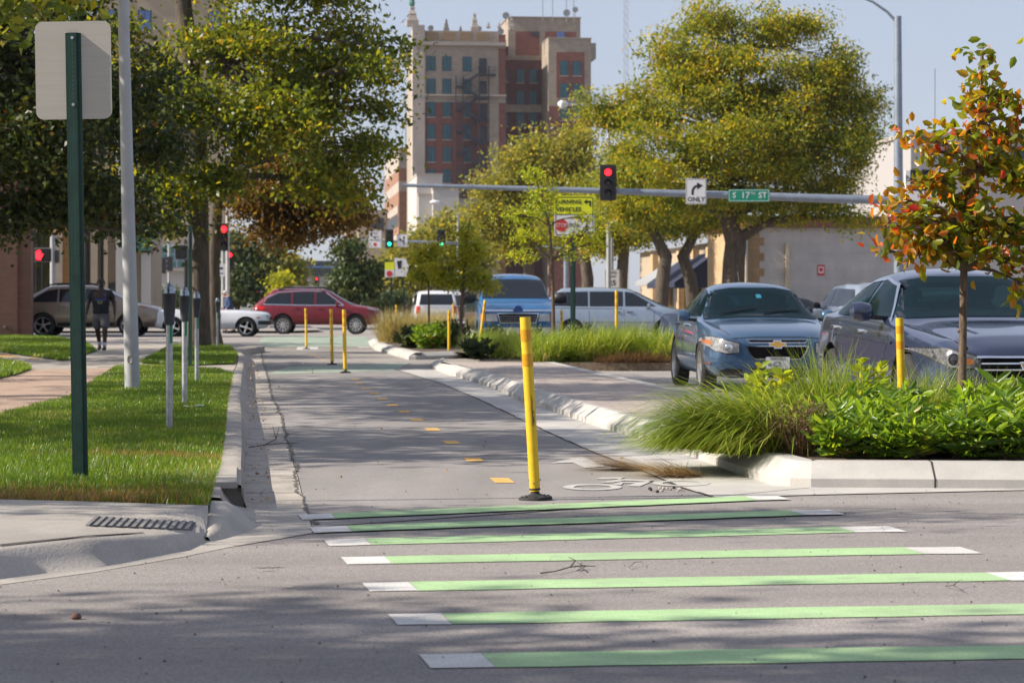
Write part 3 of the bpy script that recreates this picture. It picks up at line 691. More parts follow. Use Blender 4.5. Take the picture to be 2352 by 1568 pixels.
text_polys('TH', .13, MT['signwhite'], t, 'lettering', (.14,-.005,.07), FR); text_polys('ST', .30, MT['signwhite'], t, 'lettering', (.5,-.005,0), FR, bold=.003)
# yield sign on its green post in the far planter
D = 55.; base = at(1316,800,D); base.z = .14
t = thing('turning_vehicles_sign', 'yellow and white turning vehicles sign on a dark green post in the far planter', 'sign', base)
k = D/F; zt = EYE+(HZ-450)*k-.14; zb = EYE+(HZ-543)*k-.14; ww = 92*k; zm = zt-(zt-zb)*.46
cx = (1319-1316)*k
o_ = rrect(ww, zt-zb, .06, 4); cz = (zt+zb)/2
up = [(x,z+cz) for x,z in o_ if z+cz > zm]; lo = [(x,z+cz) for x,z in o_ if z+cz <= zm]
shape(t, [(x+cx,z) for x,z in ([(ww/2,zm)]+up+[(-ww/2,zm)])], MT['signyellow'], 'yellow_panel', -.06, .012)
shape(t, [(x+cx,z) for x,z in ([(-ww/2,zm-.004)]+lo+[(ww/2,zm-.004)])], MT['signwhite'], 'white_panel', -.06, .012)
bd = MB(); oo = rrect(ww-.05,zt-zb-.05,.05); ii = rrect(ww-.085,zt-zb-.085,.04)
bd.strip([Vector((x+cx,-.064,z+cz)) for x,z in oo+oo[:1]],[Vector((x+cx,-.064,z+cz)) for x,z in ii+ii[:1]]); bd.strip([Vector((-ww/2+.03+cx,-.064,zm+.012)),Vector((ww/2-.03+cx,-.064,zm+.012))],[Vector((-ww/2+.03+cx,-.064,zm-.008)),Vector((ww/2-.03+cx,-.064,zm-.008))])
bd.build('border', MT['signblack'], t)
text_polys('TURNING', .135, MT['signblack'], t, 'lettering', (cx-.14,-.065,zt-.14), FR, bold=.002)
text_polys('VEHICLES', .135, MT['signblack'], t, 'lettering', (cx-.13,-.065,zt-.31), FR, bold=.002)
shape(t, [(cx+.21,zt-.14),(cx+.28,zt-.08),(cx+.28,zt-.115),(cx+.38,zt-.115),(cx+.38,zt-.24),(cx+.34,zt-.24),(cx+.34,zt-.155),(cx+.28,zt-.155),(cx+.28,zt-.2)], MT['signblack'], 'arrow', -.065)
oc = [(cx-.29+.15*math.cos(R(22.5+45*i)), zm-.25+.15*math.sin(R(22.5+45*i))) for i in range(8)]
shape(t, oc, MT['signred'], 'stop_octagon', -.065); text_polys('STOP', .12, MT['signwhite'], t, 'lettering', (cx-.29,-.068,zm-.25), FR, sx=.85)
text_polys('FOR', .13, MT['signblack'], t, 'lettering', (cx,-.065,zm-.25), FR)
pg = MB()
def pp(pts, wd): pg.prism([(x+cx+.28,-.065,z+zm-.34) for x,z in thick(pts,wd)], (0,.003,0))
pp([(0,.1),(0,-.01)],.05); pp([(-.01,-.01),(-.04,-.06),(-.05,-.11)],.026); pp([(.01,-.01),(.035,-.055),(.05,-.11)],.026); pp([(0,.08),(-.05,.04),(-.05,.01)],.018); pp([(0,.08),(.045,.05),(.06,.02)],.018)
pg.lathe([(.024,0),(.024,.003)], c=(cx+.28,-.065,zm-.205), n=10, axis='Y'); pg.build('walker_symbol', MT['signblack'], t)
bk = MB()
for dx in (-.065,.065):
    o2 = [(cx+.28+dx+.045*math.cos(a), zm-.13+.045*math.sin(a)) for a in np.linspace(0,2*math.pi,15)]; i2 = [(cx+.28+dx+.034*math.cos(a), zm-.13+.034*math.sin(a)) for a in np.linspace(0,2*math.pi,15)]
    bk.strip([Vector((x,-.065,z)) for x,z in o2],[Vector((x,-.065,z)) for x,z in i2])
for pts in ([(-.065,0),(-.02,.055),(.045,.055),(.0,-.005),(-.065,0)],[(.065,0),(.04,.085)],[(-.02,.055),(0,-.005)],[(.02,.085),(.055,.085)]):
    bk.prism([(x+cx+.28,-.065,z+zm-.13) for x,z in thick(pts,.01)], (0,.003,0))
bk.build('bicycle_symbol', MT['signblack'], t)
m = MB(); m.prism([(x*1.3,y*1.3,0) for x,y in prof], (0,0,zt-.03)); m.build('post', MT['darkgreen'], t)
# speed limit on a pale pole
D = 113.
b = at(1405,700,D); b.z = 0
t0 = thing('light_pole', 'slim pale pole carrying the speed limit sign among the tree trunks', 'light pole', b)
MB().tube([b, at(1405,546,D)], [.1,.085], 12).build('pole', MT['pole'], t0, smooth=True, world=True)
MB().lathe([(.16,0),(.16,.05),(.11,.06)], c=b, n=12).build('base_plate', MT['pole'], t0, world=True)
t, w_, h_ = panel_sign('speed_limit_sign', 'white SPEED LIMIT 25 sign above the roof of the silver minivan', (1389,619,1423,662), D, MT['signwhite'], .03, border=MT['signblack'], dy=-.2)
text_polys('SPEED', .15, MT['signblack'], t, 'lettering', (0,-.005,h_*.33), FR); text_polys('LIMIT', .15, MT['signblack'], t, 'lettering', (0,-.005,h_*.12), FR)
text_polys('25', .36, MT['signblack'], t, 'lettering', (0,-.005,-h_*.22), FR, bold=.006)

# second mast arm, one block on
D2 = 178.
b = at(1300,700,D2); b.z = 0
t = thing('signal_pole', 'grey signal pole with a thin mast arm one block further on', 'signal pole', b)
MB().tube([b, at(1300,520,D2)], [.2,.16], 10).build('pole', MT['mast'], t, smooth=True, world=True)
MB().tube([at(1300,571,D2),at(1130,564,D2),at(1000,556.5,D2),at(800,551,D2)], [.15,.12,.1,.06], 8).build('mast_arm', MT['mast'], t, smooth=True, world=True)
G2 = 'green signals on the second mast arm'
make_signal('signal showing green beside the white no turn on red sign', at(895,548.5,D2)+Vector((0,-.4,0)), .6, 1.36, (2,'grn'), group=G2)
make_signal('signal showing green half hidden by pale sapling leaves', at(1014,549.5,D2)+Vector((0,-.4,0)), .6, 1.38, (2,'grn'), group=G2)
t, w_, h_ = panel_sign('turn_sign', 'white NO TURN ON RED sign with a red dot on the second mast arm', (847,529,877,570), D2, MT['signwhite'], .03, border=MT['signblack'], dy=-.3)
text_polys('NO', .28, MT['signblack'], t, 'lettering', (0,-.005,h_*.33), FR); text_polys('TURN', .22, MT['signblack'], t, 'lettering', (0,-.005,h_*.12), FR); text_polys('ON RED', .2, MT['signblack'], t, 'lettering', (0,-.005,-h_*.06), FR)
MB().lathe([(.135,-.005),(.135,0)], c=(0,0,-h_*.3), n=20, axis='Y').build('red_dot', MT['signred'], t)
t, w_, h_ = panel_sign('lane_sign', 'white sign with a black arrow forking left and ahead', (912,538,937,568), D2, MT['signwhite'], .03, border=MT['signblack'], dy=-.3)
for pts in ([(.12,-.34),(.12,.2)],[(.12,-.12),(0,.0),(-.14,.07)]): shape(t, thick(pts,.075), MT['signblack'], 'arrow_stem')
shape(t, [(.02,.18),(.12,.36),(.22,.18)], MT['signblack'], 'arrow_head'); shape(t, [(-.12,-.06),(-.29,.11),(-.08,.18)], MT['signblack'], 'arrow_head')
t, w_, h_ = panel_sign('street_name_sign', 'green street name sign on the second mast arm above a young tree', (1078,553,1128,569), D2, MT['signgreen'], .05, dy=-.3)
# third crossing, further
D3 = 262.
b = at(1050,700,D3); b.z = 0
t = thing('signal_pole', 'distant signal pole whose arm crosses behind the young tree', 'signal pole', b)
MB().tube([b, at(1050,600,D3)], [.2,.16], 8).build('pole', MT['mast'], t, world=True); MB().tube([at(1050,625,D3),at(940,623,D3),at(858,617,D3)], [.16,.12,.07], 8).build('mast_arm', MT['mast'], t, world=True)
make_signal('distant signal showing red left of the small yellow sign', at(866,614.5,D3)+Vector((0,-.4,0)), .62, 1.38, (0,'red'))
panel_sign('street_name_sign', 'distant green street name sign low behind the young tree leaves', (951,619,998,629), D3, MT['signgreen'], .05, dy=-.4)
D4 = 350.
b = at(655,700,D4); b.z = 0
t = thing('signal_pole', 'farthest signal pole below the dark bridge building', 'signal pole', b)
MB().tube([b, at(655,640,D4)], [.2,.16], 8).build('pole', MT['mast'], t, world=True); MB().tube([at(655,644,D4),at(780,648,D4)], [.15,.08], 8).build('mast_arm', MT['mast'], t, world=True)
make_signal('farthest signal showing red above the roof of the red wagon', at(728,647,D4)+Vector((0,-.4,0)), .75, 1.4, (0,'red'))
# signs on green posts beyond the crossing
D = 118.
for (x0,y0,x1,y1), px, nm, lab in (((884,602,907,637),899,'turning_vehicles_sign','far small yellow and white turning vehicles sign on a green post'),((906,592,939,635),928,'keep_right_sign','white sign with a black slanted mark, tilted on a green post')):
    b = at(px,705,D); b.z = 0; t = thing(nm, lab, 'sign', b); k = D/F; zt = EYE+(HZ-y0)*k; zb = EYE+(HZ-y1)*k; xa, xb = (x0-px)*k, (x1-px)*k; zm = (zt+zb)/2
    MB().box(-.05,.05,0,.08,0,zt-.1).build('post', MT['darkgreen'], t)
    if nm.startswith('turn'):
        MB().box(xa,xb,-.04,-.02,zm,zt).build('yellow_panel', MT['signyellow'], t); MB().box(xa,xb,-.04,-.02,zb,zm-.002).build('white_panel', MT['signwhite'], t)
        MB().lathe([(.15,-.05),(.15,-.04)], c=(xa+.22,0,zm-.19), n=8, axis='Y').build('stop_octagon', MT['signred'], t)
    else:
        MB().prism([(xa,-.04,zb),(xb-.1,-.04,zb),(xb,-.04,zb+.5),(xb-.15,-.04,zt-.05),(xa,-.04,zt)], (0,.02,0)).build('plate', MT['signwhite'], t)
        MB().prism([(xa+.12,-.05,zt-.16),(xa+.36,-.05,zt-.13),(xa+.33,-.05,zt-.5),(xa+.18,-.05,zt-.55)], (0,.01,0)).build('mark', MT['signblack'], t)
# left corner: signals beyond the crossing
D = 99.
b = at(513,705,D); b.z = 0
t = thing('signal_pole', 'short pale signal pole right of the big trunk', 'signal pole', b)
MB().tube([b, at(513,573,D)], [.09,.085], 12).build('pole', MT['pole'], t, smooth=True, world=True)
MB().lathe([(.16,0),(.16,.3),(.1,.34)], c=b, n=12).build('pole_base', MT['pole'], t, world=True)
make_signal('signal showing red on the short pole right of the big trunk', at(515,545,D)+Vector((0,-.2,0)), .36, 1.12, (0,'red'), backplate=False)
t, w_, h_ = panel_sign('pole_sign', 'small white sign strapped to the pole below the red signal', (499,606,519,635), D, MT['signwhite'], .02, dy=-.3)
for z, w2 in ((.09,.2),(.05,.16),(-.13,.22)): shape(t, [(-w2/2,z-.02),(w2/2,z-.02),(w2/2,z+.02),(-w2/2,z+.02)], MT['signblack'], 'lettering_bar')
b = at(523,702,108); b.z = 0
t = thing('light_pole', 'wide pale concrete pole just behind the red signal', 'light pole', b)
MB().tube([b, at(522.5,470,108)], [.1,.08], 12).build('pole', MT['newconcrete'], t, smooth=True, world=True)
MB().lathe([(.16,0),(.16,.05)], c=b, n=10).build('base_plate', MT['galv'], t, world=True)
s = make_signal('small signal showing red peeping past the pale concrete pole', at(529,598,110)+Vector((0,-.2,0)), .3, .85, (0,'red'), backplate=False)
def ped_signal(label, px, D, hand, back=False):
    x0,y0,x1,y1 = px; k = D/F; c = at((x0+x1)/2,(y0+y1)/2,D); w_, h_ = (x1-x0)*k, (y1-y0)*k
    t = thing('pedestrian_signal', label, 'pedestrian signal', c)
    MB().box(-w_/2,w_/2,-.1,.1,-h_/2,h_/2).build('housing', MT['black'], t, bevel=.03)
    MB().box(-w_/2-.03,w_/2+.015,.0,.06,-h_/2-.03,h_/2+.03).build('rim', MT['galv'], t, bevel=.02)
    if hand:
        cx = -w_*.23; s_ = h_*.42; m = MB()
        m.prism([(cx+x*s_,-.112,z*s_) for x,z in ((-.42,-.95),(.35,-.95),(.45,-.5),(.85,.1),(.65,.25),(.4,.0),(.4,.75),(.2,.8),(.18,.3),(.12,.95),(-.08,.95),(-.1,.3),(-.16,.88),(-.36,.85),(-.36,.25),(-.42,.6),(-.6,.58),(-.6,-.4))], (0,.01,0))
        m.build('hand_symbol', MT['red'], t)
    return t
ped_signal('crossing signal lit with a red hand beside the brick wall', (81,571,117,600), 96, True)
b = at(122,702,97); b.z = 0
t = thing('signal_pole', 'pale pole carrying the red hand crossing signal', 'signal pole', b)
MB().tube([b, at(122,540,97)], [.13,.12], 12).build('pole', MT['pole'], t, smooth=True, world=True); MB().box(b.x+.13,b.x+.25,b.y-.2,b.y+.1,EYE+(HZ-604)*97/F,EYE+(HZ-575)*97/F).build('push_box', MT['gun'], t, world=True)
ped_signal('crossing signal seen from behind with a silver edge, left of the big trunk', (403,563,430,594), 92, False)
b = at(427,702,92.4); b.z = 0
t = thing('signal_pole', 'dark pole behind the trunk carrying a crossing signal', 'signal pole', b)
MB().tube([b, at(427,550,92.4)], [.08,.08], 10).build('pole', MT['gun'], t, world=True); MB().lathe([(.14,0),(.14,.2)], c=b, n=10).build('pole_base', MT['gun'], t, world=True)
for px, D, lab, sx in ((361,140,'thin grey pole with a dark sideways signal at the far left corner',(376,610)),(388,150,'thin grey pole with a small dark signal nearer the trunk',(392,606))):
    b = at(px,702,D); b.z = 0; k = D/F
    t = thing('signal_pole', lab, 'signal pole', b)
    MB().tube([b, at(px,545,D)], [.1,.08], 8).build('pole', MT['pole'], t, world=True)
    c = at(sx[0],sx[1],D); m = MB()
    m.box(c.x-.14,c.x+.14,c.y-.3,c.y,c.z-.45,c.z+.45)
    for i in range(3): m.box(c.x-.34,c.x-.14,c.y-.3,c.y-.0,c.z-.38+i*.3,c.z-.18+i*.3)
    m.build('side_signal', MT['black'], t, world=True)
ped_signal('small dark crossing signal on the far thin pole', (342,631,359,646), 139, False)
# cobra lamps far off
for px, py, D, tip, lab, r in ((1052,700,190,(995,465),'far street lamp with a curved arm before the pale buildings',.11),(1398,700,112,(1289,240),'street lamp whose white head shows beside the yellow green tree',.12)):
    b = at(px,py,D); b.z = 0; t = thing('street_lamp', lab, 'street lamp', b); ty = tip[1]
    MB().tube([b, at(px,ty+30,D)], [r,r*.7], 10).build('pole', MT['pole'], t, smooth=True, world=True)
    MB().tube([at(px,ty+34,D),at(px-(px-tip[0])*.15,ty+14,D),at(px-(px-tip[0])*.5,ty+3,D),at(tip[0]+14,ty,D)], [.06,.055,.05,.05], 8).build('lamp_arm', MT['pole'], t, smooth=True, world=True)
    c = at(*tip, D); k = D/F; m = MB(); rr = []
    for dx, q in ((16*k,.1),(10*k,.22),(0,.28),(-8*k,.1)): rr.append([c+Vector((dx,q*math.cos(a),q*.75*math.sin(a))) for a in np.linspace(0,2*math.pi,10,endpoint=False)])
    m.loft(rr); m.build('lamp_head', MT['signwhite'], t, smooth=True, world=True)
b = at(984,705,120); b.z = 0
t = thing('light_pole', 'thin grey pole rising behind the white van', 'light pole', b)
MB().tube([b, at(985,560,120)], [.06,.05], 8).build('pole', MT['pole'], t, world=True); MB().lathe([(.12,0),(.12,.1)], c=b, n=8).build('base_plate', MT['pole'], t, world=True)
# ------------------------------------------------------------------ leaves, blades, trees
def rand_unit(n, g):
    v = g.normal(size=(n,3)); return v/np.linalg.norm(v,axis=1)[:,None]
def leaf_mesh(name, P, size, aspect, mat, parent, g, droop=.25, fold=.18, rich=False, D=None):
    """one small folded leaf at every point of P"""
    n = len(P); d = rand_unit(n, g) if D is None else D.copy(); d[:,2] -= droop; d /= np.linalg.norm(d,axis=1)[:,None]
    r = rand_unit(n, g); s = np.cross(d, r); s /= np.linalg.norm(s,axis=1)[:,None]+1e-9; u = np.cross(s, d)
    L_ = (size*g.uniform(.65,1.25,n))[:,None]; W = L_*aspect
    if not rich:
        V = np.stack([P, P+d*L_*.45+s*W*.5+u*W*fold, P+d*L_, P+d*L_*.45-s*W*.5+u*W*fold],1).reshape(-1,3)
        Fc = np.arange(n*4).reshape(n,4)
        return npmesh(name, V, Fc, mat, parent)
    mid = P+d*L_*.5-u*W*.1; tip = P+d*L_-u*L_*.12
    a1, a2 = P+d*L_*.3+s*W*.46+u*W*fold, P+d*L_*.68+s*W*.4+u*W*fold*.8
    b1, b2 = P+d*L_*.3-s*W*.46+u*W*fold, P+d*L_*.68-s*W*.4+u*W*fold*.8
    V = np.stack([P,a1,a2,tip,b2,b1,mid],1).reshape(-1,3); o = (np.arange(n)*7)[:,None]
    Fc = np.concatenate([np.stack([o[:,0]+i for i in q],1)[:,None,:] for q in ((0,1,2,6),(6,2,3,3),(6,3,4,4),(0,6,4,5))],1).reshape(-1,4)
    tri = Fc[:,2] == Fc[:,3]
    # quads with a repeated corner become triangles: split everything into triangles
    T = np.concatenate([Fc[:,[0,1,2]], Fc[~tri][:,[0,2,3]]])
    return npmesh(name, V, T, mat, parent)
def make_tree(name, label, trunk, blobs, nclus, nleaf, lsize, lmat, seed, bark='bark', group=None, spread=.5, aspect=.55, attach=.35, limb_r=.4, twigs=.4, crowns=None, rich=False, droop=.25, cat='tree', shell=.42, subn=11, subr=.42):
    """trunk: [(point, radius)], blobs: [(centre, (rx,ry,rz), weight)] in world space"""
    g = np.random.default_rng(seed); base = Vector(trunk[0][0]); t = thing(name, label, cat, base, group=group); B = np.array(base)
    m = MB(); m.tube([Vector(p)-base for p,_ in trunk], [r for _,r in trunk], 12)
    wsum = sum(b[2] for b in blobs); C_all = []; TP = [Vector(p)-base for p,_ in trunk]
    for bi, (c, rad, wt) in enumerate(blobs):
        nc = max(2, int(nclus*wt/wsum)); c = Vector(c)-base
        i0 = max(1, int(len(TP)*attach)); best = min(range(i0, len(TP)), key=lambda i: (TP[i]-c).length+max(0,(TP[i].z-c.z))*1.5)
        a = TP[best]; ln = (c-a).length
        midp = a.lerp(c,.5)+Vector((g.normal()*.06*ln, g.normal()*.06*ln, .10*ln)); r0 = max(.02, trunk[best][1]*limb_r)
        limb = [a, a.lerp(midp,.5)+Vector((0,0,.04*ln)), midp, midp.lerp(c,.6), c]
        m.tube(limb, [r0,r0*.8,r0*.62,r0*.42,r0*.22], 7)
        d = rand_unit(nc, g); rr = g.uniform(0,1,nc)**shell*np.clip(1+.13*g.normal(size=nc),.6,1.35)
        ns = max(3, int(nc/subn)); sd_ = rand_unit(ns, g)*(g.uniform(.25,1,ns)**.5*np.clip(1+.12*g.normal(size=ns),.7,1.3))[:,None]
        pick = g.integers(0,ns,nc); Pc = np.array(c)+(sd_[pick]*(1-subr*.5)+g.normal(size=(nc,3))*subr*.52*np.array([1,1,.75]))*np.array(rad)
        if ns < 4: Pc = np.array(c)+d*rr[:,None]*np.array(rad)
        C_all.append(Pc)
        for q in Pc[g.uniform(0,1,nc) < twigs]:
            k = g.uniform(.35,.98); s_ = [limb[2].lerp(limb[4], (k-.35)/.65)]; q = Vector(q)
            h = s_[0].lerp(q,.55)+Vector((0,0,.06*(q-s_[0]).length))
            m.tube([s_[0], h, q], [max(.012,r0*.2), max(.009,r0*.12), .004], 4, cap=False)
    m.build('trunk', MT[bark] if isinstance(bark,str) else bark, t, smooth=True)
    C = np.concatenate(C_all); n = len(C)
    kk = np.maximum(3,(nleaf*g.uniform(.45,1.55,n)).astype(int)); sp_ = np.repeat(spread*g.uniform(.55,1.35,n),kk)[:,None]; P = np.repeat(C, kk, 0)+g.normal(size=(kk.sum(),3))*sp_*np.array([1,1,.55])
    if crowns is None: leaf_mesh('crown', P, lsize, aspect, lmat, t, g, rich=rich, droop=droop)
    else:
        sel = crowns(P+B, g); leaf_mesh('crown', P[~sel], lsize, aspect, lmat[0], t, g, rich=rich, droop=droop)
        leaf_mesh('crown', P[sel], lsize, aspect, lmat[1], t, g, rich=rich, droop=droop)
    return t
def pxblobs(L_, D, depth=1.0, off=0.):
    k = D/F; return [(at(x,y,D)+Vector((0,off+(o[0] if o else 0),0)), (rx*k, (rx+ry)*.5*k*depth, ry*k), rx*ry*1e-4) for x,y,rx,ry,*o in L_]
def pxtrunk(L_, D, z0=.0):
    o = [(at(x,y,D), r*D/F) for x,y,r in L_]; o[0][0].z = z0; return o
LF = {}
LF['green'] = leafmat('shade tree leaves', [(0,(.04,.07,.010)),(.35,(.09,.13,.013)),(.7,(.175,.205,.016)),(.93,(.31,.29,.02)),(1,(.38,.22,.015))], .56, .38, .5)
LF['dark'] = leafmat('shaded street tree leaves', [(0,(.016,.032,.010)),(.5,(.034,.055,.012)),(.85,(.075,.095,.012)),(.97,(.13,.12,.012)),(1,(.16,.05,.012))], .38, .38, .45)  # shade painted into the leaf colours, for a crown seen from its shadow side
LF['rust'] = leafmat('rusty brown leaves', [(0,(.06,.045,.015)),(.4,(.12,.075,.02)),(.7,(.18,.10,.022)),(.88,(.25,.16,.024)),(1,(.14,.15,.016))], .48, .5)
LF['locust'] = leafmat('yellowing locust leaves', [(0,(.06,.10,.013)),(.3,(.13,.18,.016)),(.6,(.24,.265,.018)),(.86,(.40,.34,.02)),(1,(.52,.33,.016))], .48, .45)
LF['olive'] = leafmat('olive leaves', [(0,(.12,.145,.03)),(.5,(.21,.22,.035)),(.85,(.32,.29,.04)),(1,(.40,.29,.03))], .5, .5)
LF['pale'] = leafmat('pale yellow green leaves', [(0,(.16,.22,.018)),(.5,(.29,.32,.02)),(.9,(.40,.38,.022)),(1,(.42,.30,.02))], .5, .45)
LF['deep'] = leafmat('deep green leaves', [(0,(.024,.05,.018)),(.6,(.055,.085,.024)),(1,(.11,.125,.025))], .3, .5)
LF['redmix'] = leafmat('turning leaves', [(0,(.08,.12,.012)),(.35,(.16,.21,.014)),(.68,(.28,.29,.016)),(.84,(.38,.27,.016)),(.94,(.42,.14,.014)),(1,(.2,.03,.025))], .58, .35, .6)
LF['red'] = leafmat('red leaves', [(0,(.16,.15,.014)),(.3,(.34,.22,.016)),(.6,(.44,.17,.014)),(.85,(.48,.08,.016)),(.95,(.5,.025,.025)),(1,(.22,.05,.05))], .58, .35, .6)
LF['broad'] = leafmat('shrub leaves', [(0,(.08,.16,.016)),(.45,(.15,.26,.022)),(.8,(.24,.35,.026)),(.94,(.31,.37,.026)),(1,(.20,.10,.04))], .5, .35, .55)
LF['lime'] = leafmat('lime shrub leaves', [(0,(.18,.26,.014)),(.6,(.33,.40,.02)),(1,(.46,.42,.025))], .5, .4)
LF['blade'] = leafmat('long grass blades', [(0,(.11,.18,.022)),(.5,(.20,.29,.03)),(.85,(.32,.38,.07)),(1,(.52,.46,.22))], .48, .3, .6)
LF['turf'] = leafmat('turf blades', [(0,(.055,.115,.010)),(.5,(.105,.195,.015)),(.88,(.18,.265,.022)),(1,(.36,.31,.12))], .5, .35, .5)
LF['dryturf'] = leafmat('dry turf blades', [(0,(.07,.10,.02)),(.4,(.22,.14,.05)),(.8,(.34,.21,.08)),(1,(.42,.33,.18))], .4, .6)
LF['tan'] = leafmat('feathery tan grass', [(0,(.14,.16,.04)),(.4,(.28,.25,.10)),(.8,(.42,.35,.19)),(1,(.5,.42,.26))], .45, .5)
LF['brown'] = leafmat('dry brown stems', [(0,(.06,.035,.02)),(.6,(.13,.075,.045)),(1,(.22,.14,.09))], .25, .8)
LF['straw'] = leafmat('straw', [(0,(.18,.11,.06)),(.6,(.36,.25,.15)),(1,(.52,.42,.30))], .3, .7)

# the two big trunks on the verge and the dark canopy on the left
D = 58.5
make_tree('street_tree', 'big leafy green tree with a thick trunk on the grass verge beside the lane', pxtrunk([(448,800,40),(455,770,30),(458,700,24),(458,560,22.5),(456,440,22),(452,300,24),(436,150,22),(420,0,19),(400,-180,14),(390,-330,9)], D, .1),
    pxblobs([(560,170,190,150,-1),(700,110,170,120,1),(790,190,120,100),(875,165,62,62,-1),(560,-70,260,150),(870,255,52,50),(845,345,35,45),(770,320,100,90,1),(640,300,150,110,-2),(430,260,150,120,-2),(360,420,140,90,-1),(520,400,140,70,-2),(300,120,120,110,1),(720,420,90,50),(800,430,50,60,1),(740,-30,90,70),(390,520,70,40),(900,110,30,25)], D, .9),
    1300, 36, .155, LF['green'], 3, spread=.31, subn=14, subr=.38, twigs=.5, limb_r=.42, shell=.5)
D = 64.
make_tree('street_tree', 'second big tree behind, its low branches full of rusty brown leaves', pxtrunk([(494,800,20),(492,760,15),(491,600,14),(498,450,14),(560,320,13),(590,150,9)], D, .1),
    pxblobs([(690,430,120,70,1),(760,480,70,50),(612,446,80,48),(650,360,90,70),(575,462,60,34),(700,525,60,28),(630,530,50,25)], D, .9),
    760, 30, .15, LF['rust'], 5, spread=.34, twigs=.5, attach=.5)
D = 44.
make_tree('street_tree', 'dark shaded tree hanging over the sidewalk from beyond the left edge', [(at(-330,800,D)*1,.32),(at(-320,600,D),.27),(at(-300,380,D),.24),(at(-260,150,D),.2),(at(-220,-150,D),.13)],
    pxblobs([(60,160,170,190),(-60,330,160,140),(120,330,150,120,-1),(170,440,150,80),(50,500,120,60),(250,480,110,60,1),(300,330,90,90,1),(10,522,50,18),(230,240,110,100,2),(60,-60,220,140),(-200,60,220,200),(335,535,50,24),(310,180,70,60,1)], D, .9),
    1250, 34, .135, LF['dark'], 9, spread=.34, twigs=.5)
# shade trees standing left of the frame, whose shadows cross the lane
p0 = Vector((-9.9, 18.6, .12))
sh = make_tree('street_tree', 'street tree beyond the left edge that shades the lane', [(p0,.2),(p0+Vector((0,0,1.5)),.17),(p0+Vector((.1,0,3)),.15),(p0+Vector((0,.1,5)),.1),(p0+Vector((.1,0,7)),.06)],
    [(p0+Vector((dx,dy,z)),(rx,rx,rz),rx*rx*rz) for dx,dy,z,rx,rz in ((0,0,5.4,2.6,1.5),(2.2,1.0,4.8,1.9,1.1),(-2.2,-.8,4.8,2.0,1.1),(.6,-2.4,4.6,1.7,1.0),(-.4,2.5,4.8,1.8,1.0),(0,0,7.0,1.6,1.0),(3.2,-1.4,4.2,1.1,.8))],
    300, 30, .17, LF['green'], 21, spread=.30, group='street trees beyond the left edge')
for x, y, s_, a in ((-9.9,26.5,1.25,1.9),(-9.7,34.5,1.2,4.0),(-11.0,1.6,1.4,2.6),(-10.2,2.6,1.3,.3),(-11.6,3.0,1.35,4.4),(-10.8,.6,1.4,5.5),(-12.2,1.2,1.5,1.0),(-9.8,1.4,1.25,3.4)):  # near copies crowd together, added out of view to thicken the foreground shadow
    c = copy_tree(sh); c.location = (x,y,.12 if y > 8 else 0); c.scale = (s_,s_,s_); c.rotation_euler.z = a
for x, y, s_, a in ((-18.5,51.5,1.3,.4),(-14.2,44.,1.15,2.2),(-21,66,1.3,3.3)):
    c = copy_tree(sh); c.location = (x,y,.12); c.scale = (s_,)*3; c.rotation_euler.z = a
c = copy_tree(sh); c.location = (-6.9,11.75,.12); c.scale = (.8,.30,.8)  # flattened copy, added unseen to lay one narrow shadow band on the road
# honey locusts on the right
D = 96.
make_tree('street_tree', 'large yellowing tree with a dark forked trunk behind the mast arm', pxtrunk([(1683,705,33),(1684,650,27),(1686,600,26),(1690,555,25),(1672,505,18),(1668,430,14),(1690,330,11),(1700,220,8),(1710,120,5)], D, 0),
    pxblobs([(1690,110,190,100),(1560,230,190,120),(1840,230,180,140),(1720,300,260,130,-1),(1440,270,90,90),(1400,370,90,80),(1990,350,70,90),(1640,430,300,70),(1480,470,120,50),(1880,450,150,55),(1790,35,120,60),(1900,130,90,70),(1960,240,70,70),(1530,120,70,60),(1360,250,45,45),(1620,30,60,40),(1560,370,150,90,-2),(1840,380,150,90,-1),(1950,500,60,30),(1790,505,70,25)], D, .8),
    2700, 46, .175, LF['locust'], 31, spread=.34, subn=17, subr=.36, aspect=.42, attach=.3, limb_r=.5, twigs=.35, droop=.5, shell=.5)
for tr, bl, lab, sd, D, nc in (([(1514,706,18),(1522,640,16),(1530,590,15),(1500,530,11),(1470,470,7)], [(1500,440,80,50),(1450,500,70,35),(1550,500,60,40),(1420,430,60,50)], 'tree with a dark trunk leaning left beside the navy awning', 33, 110., 260),
        ([(1596,706,16),(1586,640,15),(1568,590,14),(1600,530,10),(1640,470,7)], [(1600,460,80,50),(1570,520,50,30),(1650,490,60,40)], 'tree with a slim trunk leaning right before the navy awning', 34, 111., 220),
        ([(1424,706,15),(1428,640,14),(1434,560,12),(1420,480,8)], [(1400,510,70,50),(1440,460,70,50),(1370,560,50,35),(1460,545,40,25)], 'tree with a dark trunk just right of the speed limit sign', 35, 122., 260),
        ([(1345,706,16),(1350,640,14),(1340,560,11),(1330,470,8)], [(1340,470,80,60),(1300,520,60,50),(1370,520,60,50)], 'tree behind the yellow and white turning sign', 36, 128., 260)):
    make_tree('street_tree', lab, pxtrunk(tr, D), pxblobs(bl, D, .8), int(nc*1.7), 38, .19, LF['locust'], sd, spread=.42, aspect=.45, attach=.4, droop=.4)
D = 152.
make_tree('street_tree', 'rounded olive tree in front of the foot of the brick tower', pxtrunk([(1215,704,14),(1215,600,13),(1220,520,10),(1230,400,6)], D),
    pxblobs([(1250,360,80,65),(1190,420,90,65),(1290,420,90,80),(1130,465,60,50),(1230,490,120,60),(1310,330,50,50),(1160,540,90,45),(1300,540,70,50)], D, .8), 1100, 38, .27, LF['olive'], 41, spread=.6, attach=.5, droop=.3)
D = 215.
